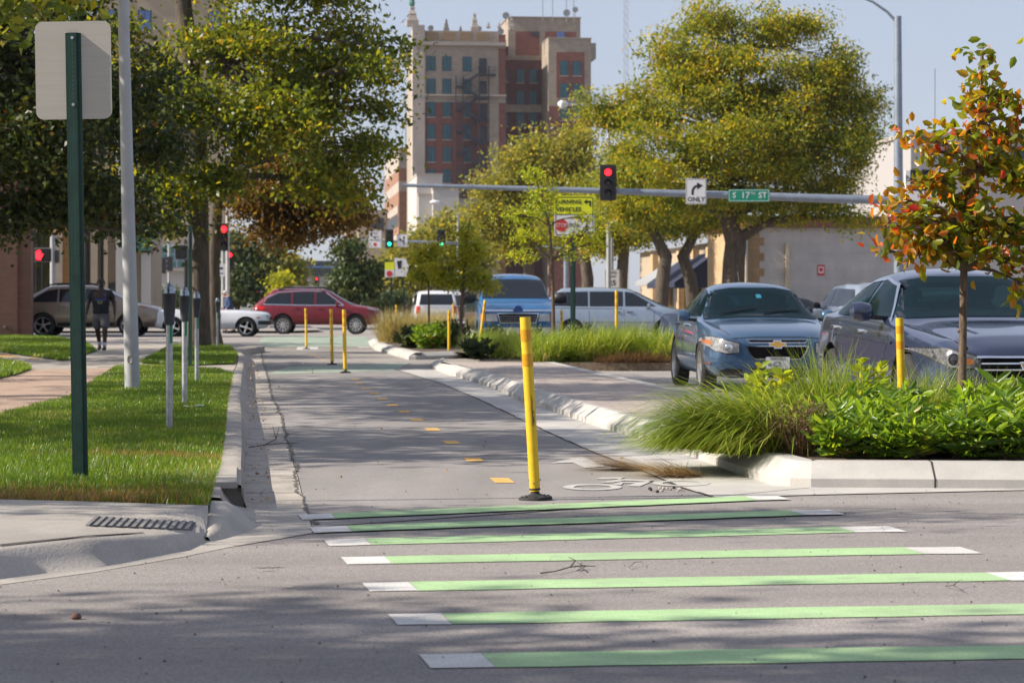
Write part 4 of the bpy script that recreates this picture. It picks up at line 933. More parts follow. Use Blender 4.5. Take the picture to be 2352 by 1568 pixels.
for bl, lab, sd in (([(1010,560,60,45),(1060,520,60,40),(1080,580,60,50),(1030,620,70,40)],'distant yellow tree left of the olive tree',42),([(940,590,40,35),(960,640,45,35),(910,620,30,40)],'distant yellow tree below the second mast arm signals',43)):
    x = bl[0][0]; make_tree('street_tree', lab, pxtrunk([(x,704,9),(x,640,8),(x,560,5)], D), pxblobs(bl, D, .8), 450, 28, .46, LF['olive'], sd, spread=.8)
D = 140.
make_tree('street_tree', 'dark green narrow topped tree in the middle above the red wagon', pxtrunk([(822,706,5),(822,650,4),(815,600,3)], D), pxblobs([(800,585,16,32),(806,630,34,30),(830,655,36,35),(790,665,28,25),(850,620,18,18)], D, .9), 420, 28, .28, LF['deep'], 44, spread=.4)
D = 185.
for bl, lab, sd, lm in (([(600,610,55,55),(570,650,50,45),(630,660,40,40)],'bushy dark green tree far down the left side',45,'deep'),([(645,620,30,30),(660,660,25,30)],'smaller green tree at the edge of the dark bridge building',46,'olive'),
                    ([(545,600,40,70),(540,660,40,40)],'dark tree behind the short red signal',47,'deep')):
    x = bl[0][0]; make_tree('street_tree', lab, pxtrunk([(x,704,6),(x,660,5),(x,610,3)], D), pxblobs(bl, D, .8), 420, 28, .40, LF[lm], sd, spread=.6)
make_tree('conifer', 'small light green cone shaped tree above the tail of the red wagon', pxtrunk([(648,704,3),(648,670,2),(648,632,1)], 160.), pxblobs([(648,640,5,12),(648,655,10,12),(648,672,15,14),(648,690,18,12)], 160., 1), 220, 26, .26, LF['pale'], 48, spread=.3)
for bl, lab, sd in (([(385,690,40,24),(420,700,30,18)],'low green bushes below the teal glass building',49),([(895,690,45,24),(860,700,30,16)],'low dark green bush left of the white van',50)):
    make_tree('bush', lab, pxtrunk([(bl[0][0],704,3),(bl[0][0],695,2),(bl[0][0],690,1)], 150.), pxblobs(bl, 150., .8), 160, 24, .2, LF['deep'], sd, spread=.4, cat='bush')
# saplings in the far planter
make_tree('sapling', 'slender sapling with sparse pale leaves partly hiding the yellow turning sign', pxtrunk([(1272,770,5),(1270,680,4.5),(1268,600,4),(1262,520,3),(1245,460,2.2),(1228,400,1.4)], 51.5, .14),
    pxblobs([(1228,400,34,16),(1190,495,48,16),(1245,470,40,26),(1335,540,50,22),(1195,585,38,14),(1310,585,30,10),(1250,430,26,18),(1210,540,45,16),(1370,560,26,8),(1340,500,26,14)], 51.5, .9), 240, 14, .07, LF['lime'], 51, bark='barkpale', spread=.12, twigs=.9, limb_r=.55, attach=.3, cat='tree', shell=.6)
make_tree('sapling', 'young tree with fuller green leaves standing beside the blue van', pxtrunk([(1056,760,4.5),(1062,680,4),(1068,610,3.5),(1074,540,2),(1080,500,1.2)], 57., .14),
    pxblobs([(1062,595,42,30),(1090,640,38,20),(1018,622,36,22),(1118,660,22,12),(1068,540,22,22),(1040,650,34,16),(1090,575,28,18)], 57., .9), 300, 18, .085, LF['pale'], 52, bark='barkpale', spread=.13, twigs=.6, attach=.3, cat='tree', shell=.6)
make_tree('sapling', 'thin dark stemmed sapling rising from the feathery tan grass', pxtrunk([(984,770,3),(985,700,2.6),(984,640,2),(980,580,1.3)], 66., .14),
    pxblobs([(975,590,36,22),(960,625,40,20),(995,640,30,20),(1000,570,26,16)], 66., .9), 220, 16, .085, LF['pale'], 53, bark='barkpale', spread=.13, twigs=.7, attach=.4, cat='tree', shell=.6)
# the red leaved sapling in front
D = 18.0
make_tree('sapling', 'young tree with large green, orange and red leaves in the near planter', pxtrunk([(2208,1000,11),(2210,880,9.5),(2212,740,9),(2214,620,8.5),(2222,520,5),(2236,400,4),(2248,280,3),(2256,150,1.6),(2258,100,.8)], D, .14),
    pxblobs([(2256,118,8,18),(2255,165,26,22),(2262,215,48,26),(2235,255,40,26),(2318,225,30,36),(2215,305,50,30),(2300,310,55,36),(2160,345,48,24),(2270,380,80,40),(2110,318,26,14),(2150,420,70,30),(2345,400,50,60),(2100,480,60,28),(2060,465,26,16),(2210,460,80,36),(2060,525,50,26),(2150,540,80,34),(2250,530,80,40),(2340,520,60,50),(2025,578,34,8),(2110,580,60,20),(2220,580,70,28),(2330,590,50,40),(2350,650,20,30),(2080,300,30,12),(2400,300,60,90),(2420,520,60,90)], D, 1.0),
    380, 9, .09, [LF['redmix'], LF['red']], 61, bark='barkpale', spread=.085, twigs=.75, limb_r=.5, attach=.36, aspect=.56, rich=True, droop=.2, cat='tree', shell=.62,
    crowns=lambda P, g: (g.uniform(0,1,len(P)) < np.clip(.9-(P[:,0]-2.7)/.7, .22, .85)))
kn = [o for o in COL.objects if o.get('label','').startswith('young tree with large')][0]
m = MB()
for x,y,s_ in ((2204,835,-1),(2203,760,-1),(2220,800,1)):
    c = at(x,y,D); MB().lathe([(.012,-.012),(.017,0),(.012,.012)], c=c, n=7, axis='X').build('branch_scar', MT['barkpale'], kn, world=True)

# ------------------------------------------------------------------ blades
def blades(n, base, L_, tilt, bend, az, width, g, seg=4):
    """arching tapering blades: base (n,3), length, start tilt from upright, added bend, azimuth -> V, faces"""
    P = base.copy(); V = []; th = tilt.copy(); h = np.stack([np.cos(az),np.sin(az),np.zeros(n)],1); s = np.stack([-np.sin(az),np.cos(az),np.zeros(n)],1)
    tw = g.uniform(-.8,.8,n)[:,None]; s = s*np.cos(tw)+h*np.sin(tw)
    for i in range(seg+1):
        w_ = (width*(1-(i/seg)**2.6)*.5+width*.06)[:,None]; V += [P-s*w_, P+s*w_]
        if i < seg:
            d = h*np.sin(th)[:,None]+np.array([0,0,1.])*np.cos(th)[:,None]; P = P+d*(L_/seg)[:,None]; th = th+bend/seg
            P[:,2] = np.maximum(P[:,2], .012)
    V = np.stack(V,1).reshape(-1,3); o = (np.arange(n)*2*(seg+1))[:,None]
    Fc = np.concatenate([o+np.array([[2*i,2*i+1,2*i+3,2*i+2]]) for i in range(seg)],1).reshape(-1,4)
    return V, Fc
def inpoly(poly, x, y):
    r = np.zeros(len(x), bool); n = len(poly)
    for i in range(n):
        (x1,y1),(x2,y2) = poly[i], poly[(i+1)%n]; c = ((y1 > y) != (y2 > y)); xi = (x2-x1)*(y-y1)/((y2-y1) if y2 != y1 else 1e-9)+x1; r ^= c & (x < xi)
    return r
g = np.random.default_rng(5)
def lawn(poly_px, dens, hgt, wid, dmax=200, label=None, dryf=None):
    poly = [(gp(x,y,.14).x, gp(x,y,.14).y) for x,y in poly_px]; xs = [p[0] for p in poly]; ys = [p[1] for p in poly]; out = {'turf':[], 'dryturf':[]}
    x0,x1,y0,y1 = min(xs),max(xs),min(ys),max(ys); yy = y0
    while yy < y1:
        st = min(max(.6, yy*.06), y1-yy+.01); k = (yy/15.)
        n = int((x1-x0)*st*dens/k**1.15)
        x = g.uniform(x0,x1,n); y = g.uniform(yy,yy+st,n); ok = inpoly(poly,x,y); x, y = x[ok], y[ok]; n = len(x)
        if n:
            B_ = np.stack([x,y,np.full(n,.138)],1); s_ = min(k,2.6)**.55
            pn = .5+.5*np.sin(x*2.3+1.3*np.sin(y*1.7))*np.sin(y*1.1+x)
            Lh = hgt*g.uniform(.5,1.25,n)*(.75+.5*pn)
            V,Fc = blades(n, B_, Lh, g.uniform(0,.7,n), g.uniform(.1,1.0,n), g.uniform(0,6.28,n), wid*s_*g.uniform(.7,1.3,n), g, 2)
            dry = np.zeros(n,bool) if dryf is None else dryf(x,y,g)
            for nm, sel in (('turf',~dry),('dryturf',dry)):
                if sel.sum(): out[nm].append((V.reshape(n,-1,3)[sel], Fc.reshape(n,-1,4)[sel]))
        yy += st
    for nm, lst in out.items():
        if not lst: continue
        V = np.concatenate([a for a,b in lst]); nv = V.shape[1]; n = len(V); nf = lst[0][1].shape[1]
        f0 = lst[0][1][0]-lst[0][1][0].min(); Fc = (f0[None]+(np.arange(n)*nv)[:,None,None]).reshape(-1,4)
        o = npmesh('grass', V.reshape(-1,3), Fc, LF[nm]); tag(o, kind='stuff', label=label if nm == 'turf' else 'dry straw coloured grass in patches of the verge', cat='grass')
def dryness(x, y, g):
    b1 = np.exp(-((y-(15.75+.25*np.sin(x*1.5)))/.28)**2)*np.clip((x+3.3)/.7,0,1)*.85
    b2 = np.clip(1.3-(y-(gd(1149,.14)))/.75,0,1)*np.clip((-1.45-x)/.5,.35,1)
    return g.uniform(0,1,len(x)) < np.maximum(np.maximum(b1,b2)*.9, .03)
lawn(LAWNS['verge'], 6200, .05, .0042, label='short green turf of the grass verge', dryf=dryness)
lawn(LAWNS['verge_far'], 5200, .06, .006, label='short green turf around the big trunks')
lawn(LAWNS['lawn'], 3000, .07, .008, label='short green turf by the brick wall'); lawn(LAWNS['lawn_near'], 4000, .08, .006, label='ragged green turf at the walk edge')
def clump(name, label, base, n, L_, r, mat, az=None, azs=3.2, tilt=(.05,.7), bend=(.6,1.7), width=.006, seg=5, cat='ornamental grass', group=None, seed=1, zs=0., extra=None):
    g = np.random.default_rng(seed); a = g.uniform(0,6.28,n); rr = r*np.sqrt(g.uniform(0,1,n)); b = Vector(base)
    B_ = np.stack([rr*np.cos(a), rr*np.sin(a), np.zeros(n)+.0],1)
    A = g.uniform(0,6.28,n) if az is None else az+g.normal(size=n)*azs
    V,Fc = blades(n, B_, L_*g.uniform(.55,1.15,n), g.uniform(*tilt,n), g.uniform(*bend,n), A, width*g.uniform(.6,1.4,n), g, seg)
    V[:,2] = np.maximum(V[:,2], zs)
    t = thing(name, label, cat, b, group=group); npmesh('blades', V, Fc, mat, t)
    if extra: extra(t, g)
    return t
# drooping grass spilling over the near kerb
def pb(px, D, z=.145): return Vector(((px-CX)/F*D, D, z))
clump('ornamental_grass', 'long drooping grass spilling over the kerb end onto the lane', pb(1735,16.5), 2900, .86, .36, LF['blade'], az=R(203), azs=.42, tilt=(.35,1.05), bend=(1.25,2.0), width=.0085, seed=2, zs=-.13)
clump('ornamental_grass', 'thick arching grass behind the drooping one, brushing the lime shrub', pb(1815,17.2), 1500, .74, .30, LF['blade'], az=R(195), azs=.7, tilt=(.25,1.0), bend=(1.0,1.9), width=.0085, seed=3, zs=-.0)
clump('ornamental_grass', 'low swept grass lying across the kerb joint nearest the lane', pb(1645,16.9), 1300, .55, .22, LF['blade'], az=R(210), azs=.5, tilt=(.5,1.1), bend=(1.3,2.0), width=.0085, seed=5, zs=-.13)
clump('ornamental_grass', 'tall wispy grass in front of the blue sedan bumper', pb(1905,18.2), 900, .74, .24, LF['blade'], az=R(160), azs=1.3, tilt=(.0,.7), bend=(.5,1.5), width=.007, seed=4)
clump('ornamental_grass', 'fine bright green grass between the yellow post and the sapling', pb(2120,18.9), 1200, .62, .28, LF['blade'], tilt=(.0,.8), bend=(.5,1.5), width=.0045, seed=6)
clump('ornamental_grass', 'fine green grass just right of the sapling stem', pb(2270,19.2), 800, .52, .28, LF['blade'], tilt=(.0,.8), bend=(.5,1.5), width=.0045, seed=7)
b = pb(1560,15.95,.01)
clump('straw_heap', 'pale dry straw lying on the concrete under the drooping grass', pb(1570,16.1,.012), 420, .34, .16, LF['straw'], az=R(190), azs=.8, tilt=(1.1,1.5), bend=(.0,.5), width=.005, seed=8, cat='straw')
clump('straw_heap', 'thin trail of brown dry grass lying on the gutter pan', pb(1470,16.75,.012), 300, .46, .15, LF['straw'], az=R(183), azs=.3, tilt=(1.2,1.5), bend=(.0,.3), width=.005, seed=9, cat='straw')
# leafy shrubs
def shrub_mesh(stems, hgt, rad, lsize, lmat, seed, aspect=.36):
    g = np.random.default_rng(seed); P = []; Dr = []; m = MB()
    for i in range(stems):
        a = g.uniform(0,6.28); rr = rad*math.sqrt(g.uniform(0,1)); tip = Vector((rr*math.cos(a), rr*math.sin(a), hgt*g.uniform(.6,1.08)*(1-.35*(rr/rad)**2)))
        b0 = tip*.28; b0.z = 0; mid = b0.lerp(tip,.55)+Vector((0,0,.03)); m.tube([b0,mid,tip], [.005,.004,.002], 5, cap=False)
        nl = int(g.integers(10,15))
        for k in range(nl):
            u = .1+.9*(k/(nl-1)); q = mid.lerp(tip,(u-.55)/.45) if u > .55 else b0.lerp(mid,u/.55)
            aa = k*2.4+g.uniform(-.4,.4); up = .15+.75*max(0,(u-.6)/.4)*g.uniform(.5,1.2)
            for s_ in (0, math.pi):
                P.append(q); Dr.append((math.cos(aa+s_),math.sin(aa+s_),up))
    return m, np.array(P), np.array(Dr), g
def make_shrub(label, loc, stems, hgt, rad, lsize, lmat, seed, aspect=.30, name='leafy_shrub', group=None):
    m, P, Dr, g = shrub_mesh(stems, hgt, rad, lsize, lmat, seed); t = thing(name, label, 'shrub', loc, group=group)
    m.build('stem', MT['barkpale'], t); leaf_mesh('leaves', P, lsize, aspect, lmat, t, g, rich=True, D=Dr, droop=.1, fold=.3); return t
SG = 'leafy green shrubs in the near planter'
sa = make_shrub('leafy shrub at the kerb corner beside the brown dry plant', pb(1930,15.85), 24, .30, .22, .105, LF['broad'], 71, group=SG)
sb = make_shrub('leafy shrub in front of the yellow post foot', pb(2060,16.2), 34, .40, .30, .115, LF['broad'], 72, group=SG)
for proto, px, D, s_, a, lab in ((sb,1965,16.9,1.0,1.0,'leafy shrub left of the yellow post behind the brown plant'),(sb,2170,16.1,.95,2.2,'leafy shrub at the foot of the sapling stem'),(sb,2290,16.2,1.05,3.1,'leafy shrub near the right edge of the planter front'),
      (sb,2380,16.6,1.2,4.0,'tall leafy shrub cut by the right edge'),(sa,2090,15.75,1.0,.7,'low leafy shrub hanging over the kerb below the yellow post'),(sa,2215,15.75,1.0,1.9,'low leafy shrub at the kerb below the sapling'),(sa,2320,15.75,1.1,2.9,'low leafy shrub at the kerb by the right edge'),
      (sa,2010,15.8,.9,5.1,'small low leafy shrub on the kerb right of the corner shrub'),(sb,2020,18.2,1.15,5.4,'leafy shrub behind the yellow post before the dark sedan'),(sb,2300,17.4,1.25,.2,'leafy shrub before the grille of the dark sedan'),(sa,1880,16.5,1.1,3.7,'leafy shrub just behind the brown dry plant')):
    c = copy_tree(proto); c.location = pb(px,D); c.scale = (s_*1.08,s_*1.08,s_*(.95,1.4,1.1,1.5,1.25)[int(px) % 5]); c.rotation_euler.z = a; c['label'] = lab
make_shrub('lime yellow shrub in front of the blue sedan number plate', pb(1775,17.9), 12, .66, .19, .085, LF['lime'], 73, .62, 'lime_shrub')
make_shrub('smaller lime shrub standing tall left of the yellow post', pb(2000,18.6), 9, .70, .13, .085, LF['lime'], 74, .6, 'lime_shrub')
make_shrub('small lime shrub low among the drooping grass', pb(1722,17.2), 6, .34, .12, .075, LF['lime'], 76, .6, 'lime_shrub')
def dryplant(label, loc, n, hgt, rad, seed):
    g = np.random.default_rng(seed); t = thing('dry_plant', label, 'plant', loc); a = g.uniform(0,6.28,n); rr = rad*np.sqrt(g.uniform(0,1,n))
    B_ = np.stack([rr*np.cos(a)*.4, rr*np.sin(a)*.4, np.zeros(n)],1); V,Fc = blades(n, B_, hgt*g.uniform(.5,1.1,n), g.uniform(.1,.8,n), g.uniform(-.3,.4,n), a+g.normal(size=n)*.5, np.full(n,.004), g, 2)
    npmesh('stems', V, Fc, LF['brown'], t); P = V.reshape(n,-1,3)[:,-1]; P = np.repeat(P,9,0)+g.normal(size=(n*9,3))*.022; P[:,2] = np.abs(P[:,2]); leaf_mesh('seed_heads', P, .018, .6, LF['brown'], t, g)
    return t
dryplant('brown dried flower heads at the kerb corner between grass and shrubs', pb(1835,16.05), 170, .34, .24, 81)
# far planter planting
D = 66.; TG = 'feathery tan grasses in the far planter'
for px, dd, lab, sd in ((905,66,'feathery tan grass clump at the pointed end of the far planter',11),(955,68,'feathery tan grass clump around the thin sapling stem',12),(1005,69,'feathery tan grass clump before the white pickup bed',13)):
    clump('feather_grass', lab, Vector(((px-CX)/F*dd,dd,.14)), 1700, .95, .42, LF['tan'], tilt=(.0,.75), bend=(.1,.9), width=.007, seg=4, seed=sd, group=TG)
    o = COL.objects[-1] if False else None
for px, dd, s_, lab, sd in ((945,57,1.0,'dark green shrub at the far planter kerb, leftmost',14),(985,56,1.1,'dark green shrub in front of the short yellow post',15),(1030,58,1.25,'dark green shrub under the fuller young tree',16),(1000,60,1.2,'dark green shrub behind its neighbours before the tan grass',17)):
    make_shrub(lab, Vector(((px-CX)/F*dd,dd,.14)), 40, .52*s_, .42*s_, .14, LF['broad'] if sd % 2 else LF['deep'], sd, .42, 'planter_shrub')
make_shrub('dark purplish low shrub at the far left corner of the brick paving', Vector(((1100-CX)/F*45,45,.14)), 46, .40, .42, .085, LF['deep'], 18, .45, 'planter_shrub')
for px, dd, L_, lab, sd, wd in ((1170,46,.62,'green grass mound right of the purplish shrub',19,.008),(1245,43.0,.72,'lush drooping grass mound behind the near yellow post',20,.008),(1330,43.4,.78,'soft grass mound below the green sign post',21,.008),(1395,43.6,.80,'soft grass mound in front of the silver minivan',22,.008),(1455,43.8,.80,'soft grass mound right of the last yellow post',23,.008),(1512,43.6,.74,'rightmost grass mound tapering to the road edge',24,.008),
                            (1110,50,.6,'grass mound in front of the blue van headlight',25,.008),(1190,51,.6,'grass mound below the blue van grille',26,.008),(1290,50,.6,'grass mound at the foot of the slender sapling',27,.008),(1420,48,.7,'grass mound behind, under the minivan sill',28,.008)):
    clump('ornamental_grass', lab, Vector(((px-CX)/F*dd,dd,.14)), 1500, L_, .36, LF['blade'], tilt=(.0,1.0), bend=(.5,1.7), width=wd, seg=4, seed=sd, zs=-.12)
for px, dd, lab, sd in ((1405,42.55,'dry straw thatch along the middle front of the far planter',29),(1455,42.5,'dry straw thatch along the right front of the far planter',39),(1510,42.6,'dry straw thatch at the right corner of the far planter',30)):
    clump('straw_heap', lab, Vector(((px-CX)/F*dd,dd,.14)), 420, .40, .30, LF['brown'], az=R(-80), azs=.9, tilt=(.7,1.4), bend=(.2,.8), width=.007, seed=sd, cat='straw', zs=-.1)
for px, dd, lab, sd in ((1135,52,'blue green leafy plant below the blue van',31),(1215,53,'blue green leafy plant left of the slender sapling',32),(1340,50,'leafy plant at the foot of the green sign post',33)):
    make_shrub(lab, Vector(((px-CX)/F*dd,dd,.14)), 20, .62, .3, .12, LF['deep'], sd, .4, 'planter_shrub')
# litter on the lane: too many crumbs to count
g = np.random.default_rng(77); P = []
for i in range(260):
    D_ = g.uniform(13.8,42); xa, xb = xl(Lc,0,D_), xl(SEAM,0,D_); P.append((g.uniform(xa,xa+(xb-xa)*.5) if g.uniform() < .55 else g.uniform(xa-2.2,xb+2.6), D_, .016))
P = np.array(P); P[P[:,0] < -2.1, 2] = .17
leaf_mesh('leaf_litter', P, .032, .6, LF['straw'], None, g, droop=0)
o = COL.objects['leaf_litter']; tag(o, 'scattered dry leaf crumbs along the gutter and verge', 'leaf litter', kind='stuff')
P = np.stack([g.uniform(-2.2,3.2,420), g.uniform(7,15,420), np.full(420,.006)],1); rr = g.uniform(.002,.006,420)
V = []; Fc = []
for (x,y,z), r_ in zip(P, rr):
    o = len(V); V += [(x-r_,y-r_,z),(x+r_,y-r_*.6,z),(x+r_*.8,y+r_,z),(x-r_*.7,y+r_,z),(x,y,z+r_*1.1)]; Fc += [(o,o+1,o+4),(o+1,o+2,o+4),(o+2,o+3,o+4),(o+3,o,o+4)]
tag(npmesh('grit', V, Fc, mk('dark grit', (.05,.045,.045), .9, var=.5, scale=3)), 'tiny dark grit scattered over the near asphalt', 'grit', kind='stuff')
# twigs and pebbles
def twig(label, pts, r0, z=.012):
    r0 *= .6
    m = MB()
    for q in pts: m.tube([Vector((gp(x,y).x, gp(x,y).y, z+h)) for x,y,h in q], [r0]+[r0*.8]*(len(q)-2)+[r0*.4], 6)
    tag(m.build('twig', MT['bark']), label, 'twig')
twig('long crooked bare twig lying on the asphalt between green bars', [[(1241,1322,0),(1275,1321,.006),(1310,1313,.01),(1338,1309,.008),(1368,1307,.002)],[(1310,1313,.01),(1322,1303,.02),(1306,1293,.015)],[(1330,1310,.008),(1342,1316,.004),(1332,1318,.0)]], .006)
twig('thin forked twig lying in the gutter by the lane seam', [[(572,1030,0),(610,1027,.01),(650,1025,.015),(686,1021,.004)],[(610,1027,.012),(634,1020,.03),(640,998,.05)],[(634,1020,.03),(626,996,.06)]], .008)
twig('small twig near the right edge of the crossing', [[(2172,1352,0),(2190,1356,.01),(2214,1366,.004)],[(2190,1356,.01),(2204,1350,.02)]], .004)
twig('tiny bent twig right of the long twig', [[(1445,1309,0),(1458,1302,.01),(1472,1300,.01),(1480,1306,0)]], .003)
p = gp(175,1424); m = MB()
m.lathe([(.001,0),(.014,.003),(.02,.012),(.017,.022),(.007,.028),(.001,.029)], c=p, n=9); tag(m.build('pebble', mk('reddish pebble', (.12,.06,.05), .9, var=.4, scale=60), smooth=True), 'single round reddish pebble on the asphalt in the shade', 'pebble')
g = np.random.default_rng(3); k = 0
for i in range(13):
    x, y = 1486+g.uniform(0,80), 1125+g.uniform(0,13); p = gp(x,y); r_ = g.uniform(.006,.015); m = MB()
    m.lathe([(r_*.5,0),(r_,r_*.5),(r_*.7,r_*1.2),(.002,r_*1.4)], c=(p.x,p.y,.009), n=6); tag(m.build('pebble', MT['concrete'] if i % 3 else MT['rubber']), 'loose grey pebble in the small scatter beside the painted bicycle', 'pebble', 'pebbles scattered by the painted bicycle')
# ------------------------------------------------------------------ buildings, turned with the street
ROT = math.atan(.104)
BM = {}
BM['beige'] = brickmat('beige brick', (.30,.245,.19), (.34,.28,.22), (.26,.22,.18), 1.0, .8, .3, msize=.03, bump=0)
BM['redbrick'] = brickmat('red brick', (.165,.055,.04), (.20,.07,.05), (.16,.09,.075), 1.0, .8, .3, msize=.03, bump=0)
BM['shadedbrick'] = brickmat('shaded red brick', (.10,.038,.036), (.13,.048,.044), (.09,.05,.048), 1.0, .8, .3, msize=.03, bump=0)  # red brick colour darkened for the shadow on the set back wing
BM['stone'] = mk('pale stone', (.36,.31,.27), .85, var=.12, scale=.3)
BM['shade'] = mk('teal window blind', (.02,.085,.11), .35, var=.35, scale=2.5, stretch=(4,1,.2))
BM['frame'] = mk('dark window frame', (.03,.04,.05), .5, var=.1)
BM['iron'] = mk('grey iron', (.04,.04,.052), .6, .2, var=.1)
BM['brown'] = mk('brown brick side', (.26,.135,.085), .85, var=.15, scale=.5, stretch=(1,1,3))
BM['garage'] = mk('pale garage concrete', (.44,.42,.40), .85, var=.06, scale=.3)
BM['yellowbrick'] = brickmat('yellow brick', (.42,.28,.14), (.48,.33,.18), (.36,.27,.18), 1.0, .4, .13, msize=.015, bump=.1)
BM['whitewall'] = brickmat('white painted block wall', (.42,.40,.39), (.45,.43,.42), (.38,.36,.35), 1.0, .8, .4, msize=.012, bump=.2)
BM['quoin'] = brickmat('tan brick quoins', (.24,.16,.085), (.30,.20,.11), (.22,.16,.1), 1.0, .4, .13, msize=.015, bump=0)
BM['burg'] = mk('burgundy coping', (.19,.05,.045), .6, var=.1)
BM['navy'] = mk('navy canvas', (.012,.018,.045), .85, var=.15)
BM['brickwall'] = brickmat('brown brick wall', (.155,.072,.052), (.19,.09,.064), (.13,.08,.065), 1.0, .3, .1, msize=.012, bump=.2)
BM['tan'] = mk('tan stucco', (.36,.29,.21), .85, var=.1, scale=.5)
BM['teal'] = mk('teal curtain glass', (.10,.24,.26), .15, var=.3, scale=.8, stretch=(1,1,2))
BM['olive'] = mk('dim olive shop glass', (.035,.035,.014), .15, var=.5, scale=.6)
BM['bluepaint'] = mk('blue painted steel', (.07,.14,.32), .5)
BM['patina'] = mk('green copper', (.05,.17,.13), .6, var=.2)
def bx(t, name, x0, x1, y0, y1, z0, z1, mat, parent=None): return MB().box(x0,x1,y0,y1,z0,z1).build(name, mat, parent or t)
def site(name, label, px, D, cat='building', rz=ROT): b = at(px,702,D); return thing(name, label, cat, (b.x,D,0), rz), D/F
def window(t, x, z, w_, h_, y=0., mat='shade', kids=True, n=2):
    f = MB().box(x-w_/2-.08,x+w_/2+.08,y-.06,y+.05,z-h_/2-.1,z+h_/2+.08).build('window', BM['frame'], t)
    m = MB()
    for i in range(n):
        a = x-w_/2+w_*i/n+.03; m.box(a,a+w_/n-.06,y-.075,y-.05,z-h_/2,z-.03); m.box(a,a+w_/n-.06,y-.075,y-.05,z+.03,z+h_/2)
    m.build('pane', BM[mat] if isinstance(mat,str) else mat, f)
    MB().box(x-w_/2-.12,x+w_/2+.12,y-.14,y-.062,z-h_/2-.26,z-h_/2-.1).build('sill', BM['stone'], f)
    return f
# the tower
t, k = site('brick_tower', 'tall beige and red brick tower with a zigzag iron fire escape and roof spires', 951, 393.)
ZX = lambda zx: (900.4+zx*.24606-951)*k
ZZ = lambda zy: EYE+(HZ-zy*.24606)*k
def fb(name, x0, x1, zt, zb, y0, y1, mat): return bx(t, name, ZX(x0), ZX(x1), y0, y1, ZZ(zb) if zb is not None else 0, ZZ(zt), BM[mat])
fb('wall', 205, 1065, 400, None, .0, 19, 'beige'); fb('parapet', 300, 1000, 285, 400, .1, 18.8, 'beige'); fb('parapet', 1000, 1065, 315, 400, .1, 18.8, 'redbrick')
fb('corner_pier', 190, 305, 238, None, -.5, 4, 'stone'); fb('red_panel', 312, 590, 958, None, -.09, .0, 'redbrick'); fb('red_panel', 590, 895, 958, None, -.07, .0, 'redbrick')
fb('red_strip', 1000, 1065, 448, 885, -.1, .0, 'redbrick'); fb('red_strip', 1000, 1065, 960, None, -.1, .0, 'redbrick'); fb('beige_pier', 895, 1000, 958, None, -.12, .0, 'beige')
fb('cornice', 185, 1068, 392, 424, -.8, 0, 'stone'); fb('belt_course', 185, 1068, 880, 896, -.55, 0, 'stone'); fb('belt_course', 190, 1066, 940, 950, -.25, 0, 'stone')
for i in range(4):
    x0 = 318+i*158; fb('parapet_panel', x0, x0+115, 300, 372, -.0, .12, 'quoin')
fb('side_cornice', 140, 190, 430, 470, 3, 19.3, 'stone'); 
fb('recessed_wing', 1065, 1470, 370, None, 9, 22, 'shadedbrick'); fb('wing_band', 1065, 1470, 458, 500, 8.9, 9, 'beige'); fb('wing_band', 1065, 1470, 928, 1000, 8.9, 9, 'beige')
fb('penthouse', 1140, 1838, 90, 480, 8.7, 20, 'beige'); fb('penthouse_coping', 1130, 1846, 84, 92, 8.5, 20.2, 'stone'); fb('red_panel', 1210, 1442, 226, 456, 8.6, 8.7, 'redbrick'); fb('red_panel', 1495, 1797, 226, 342, 8.6, 8.7, 'redbrick')
fb('steel_door', 1612, 1680, 228, 336, 8.45, 8.6, 'bluepaint'); fb('vent', 1370, 1434, 226, 270, 8.45, 8.6, 'frame')
fb('right_wing', 1465, 1868, 346, None, -.5, 20, 'beige'); fb('wing_coping', 1460, 1874, 340, 348, -.7, 20.1, 'stone'); fb('red_panel', 1540, 1806, 476, 908, -.6, -.5, 'redbrick'); fb('red_panel', 1468, 1866, 984, None, -.6, -.5, 'redbrick'); fb('side_bay', 1868, 1936, 372, 520, 2, 14, 'stone')
rows = [(530,660),(740,875),(958,1085),(1165,1295),(1375,1505),(1585,1700)]
for a, b in rows:
    for x0, x1 in ((330,402),(475,550)): window(t, ZX((x0+x1)/2), ZZ((a+b)/2), (x1-x0)*.24606*k, (b-a)*.24606*k, -.1)
window(t, ZX(702), ZZ(596), 75*.24606*k, 130*.24606*k, -.02)
for a, b in rows[1:5]: window(t, ZX(702), ZZ((a+b)/2), 75*.24606*k, 130*.24606*k, -.1)
for a, b in ((590,710),(800,922),(1010,1130),(1220,1330)):
    for x0, x1 in ((1225,1296),(1348,1418)): window(t, ZX((x0+x1)/2), ZZ((a+b)/2), (x1-x0)*.24606*k, (b-a)*.24606*k, 8.9)
    window(t, ZX(1110), ZZ((a+b)/2+4), 60*.24606*k, 105*.24606*k, 8.9, MT['glassdark'])
for a, b in ((565,690),(775,900),(985,1110),(1195,1320)):
    for x0, x1 in ((1578,1650),(1698,1770)): window(t, ZX((x0+x1)/2), ZZ((a+b)/2), (x1-x0)*.24606*k, (b-a)*.24606*k, -.62)
fe = MB(); V3 = lambda zx, zy, y: Vector((ZX(zx), y, ZZ(zy)))
for x in (590,655,808,896):
    for y in (-1.6,): fe.bar(V3(x, 715 if x < 800 else 620, y), V3(x, 2300, y), .2, .2)
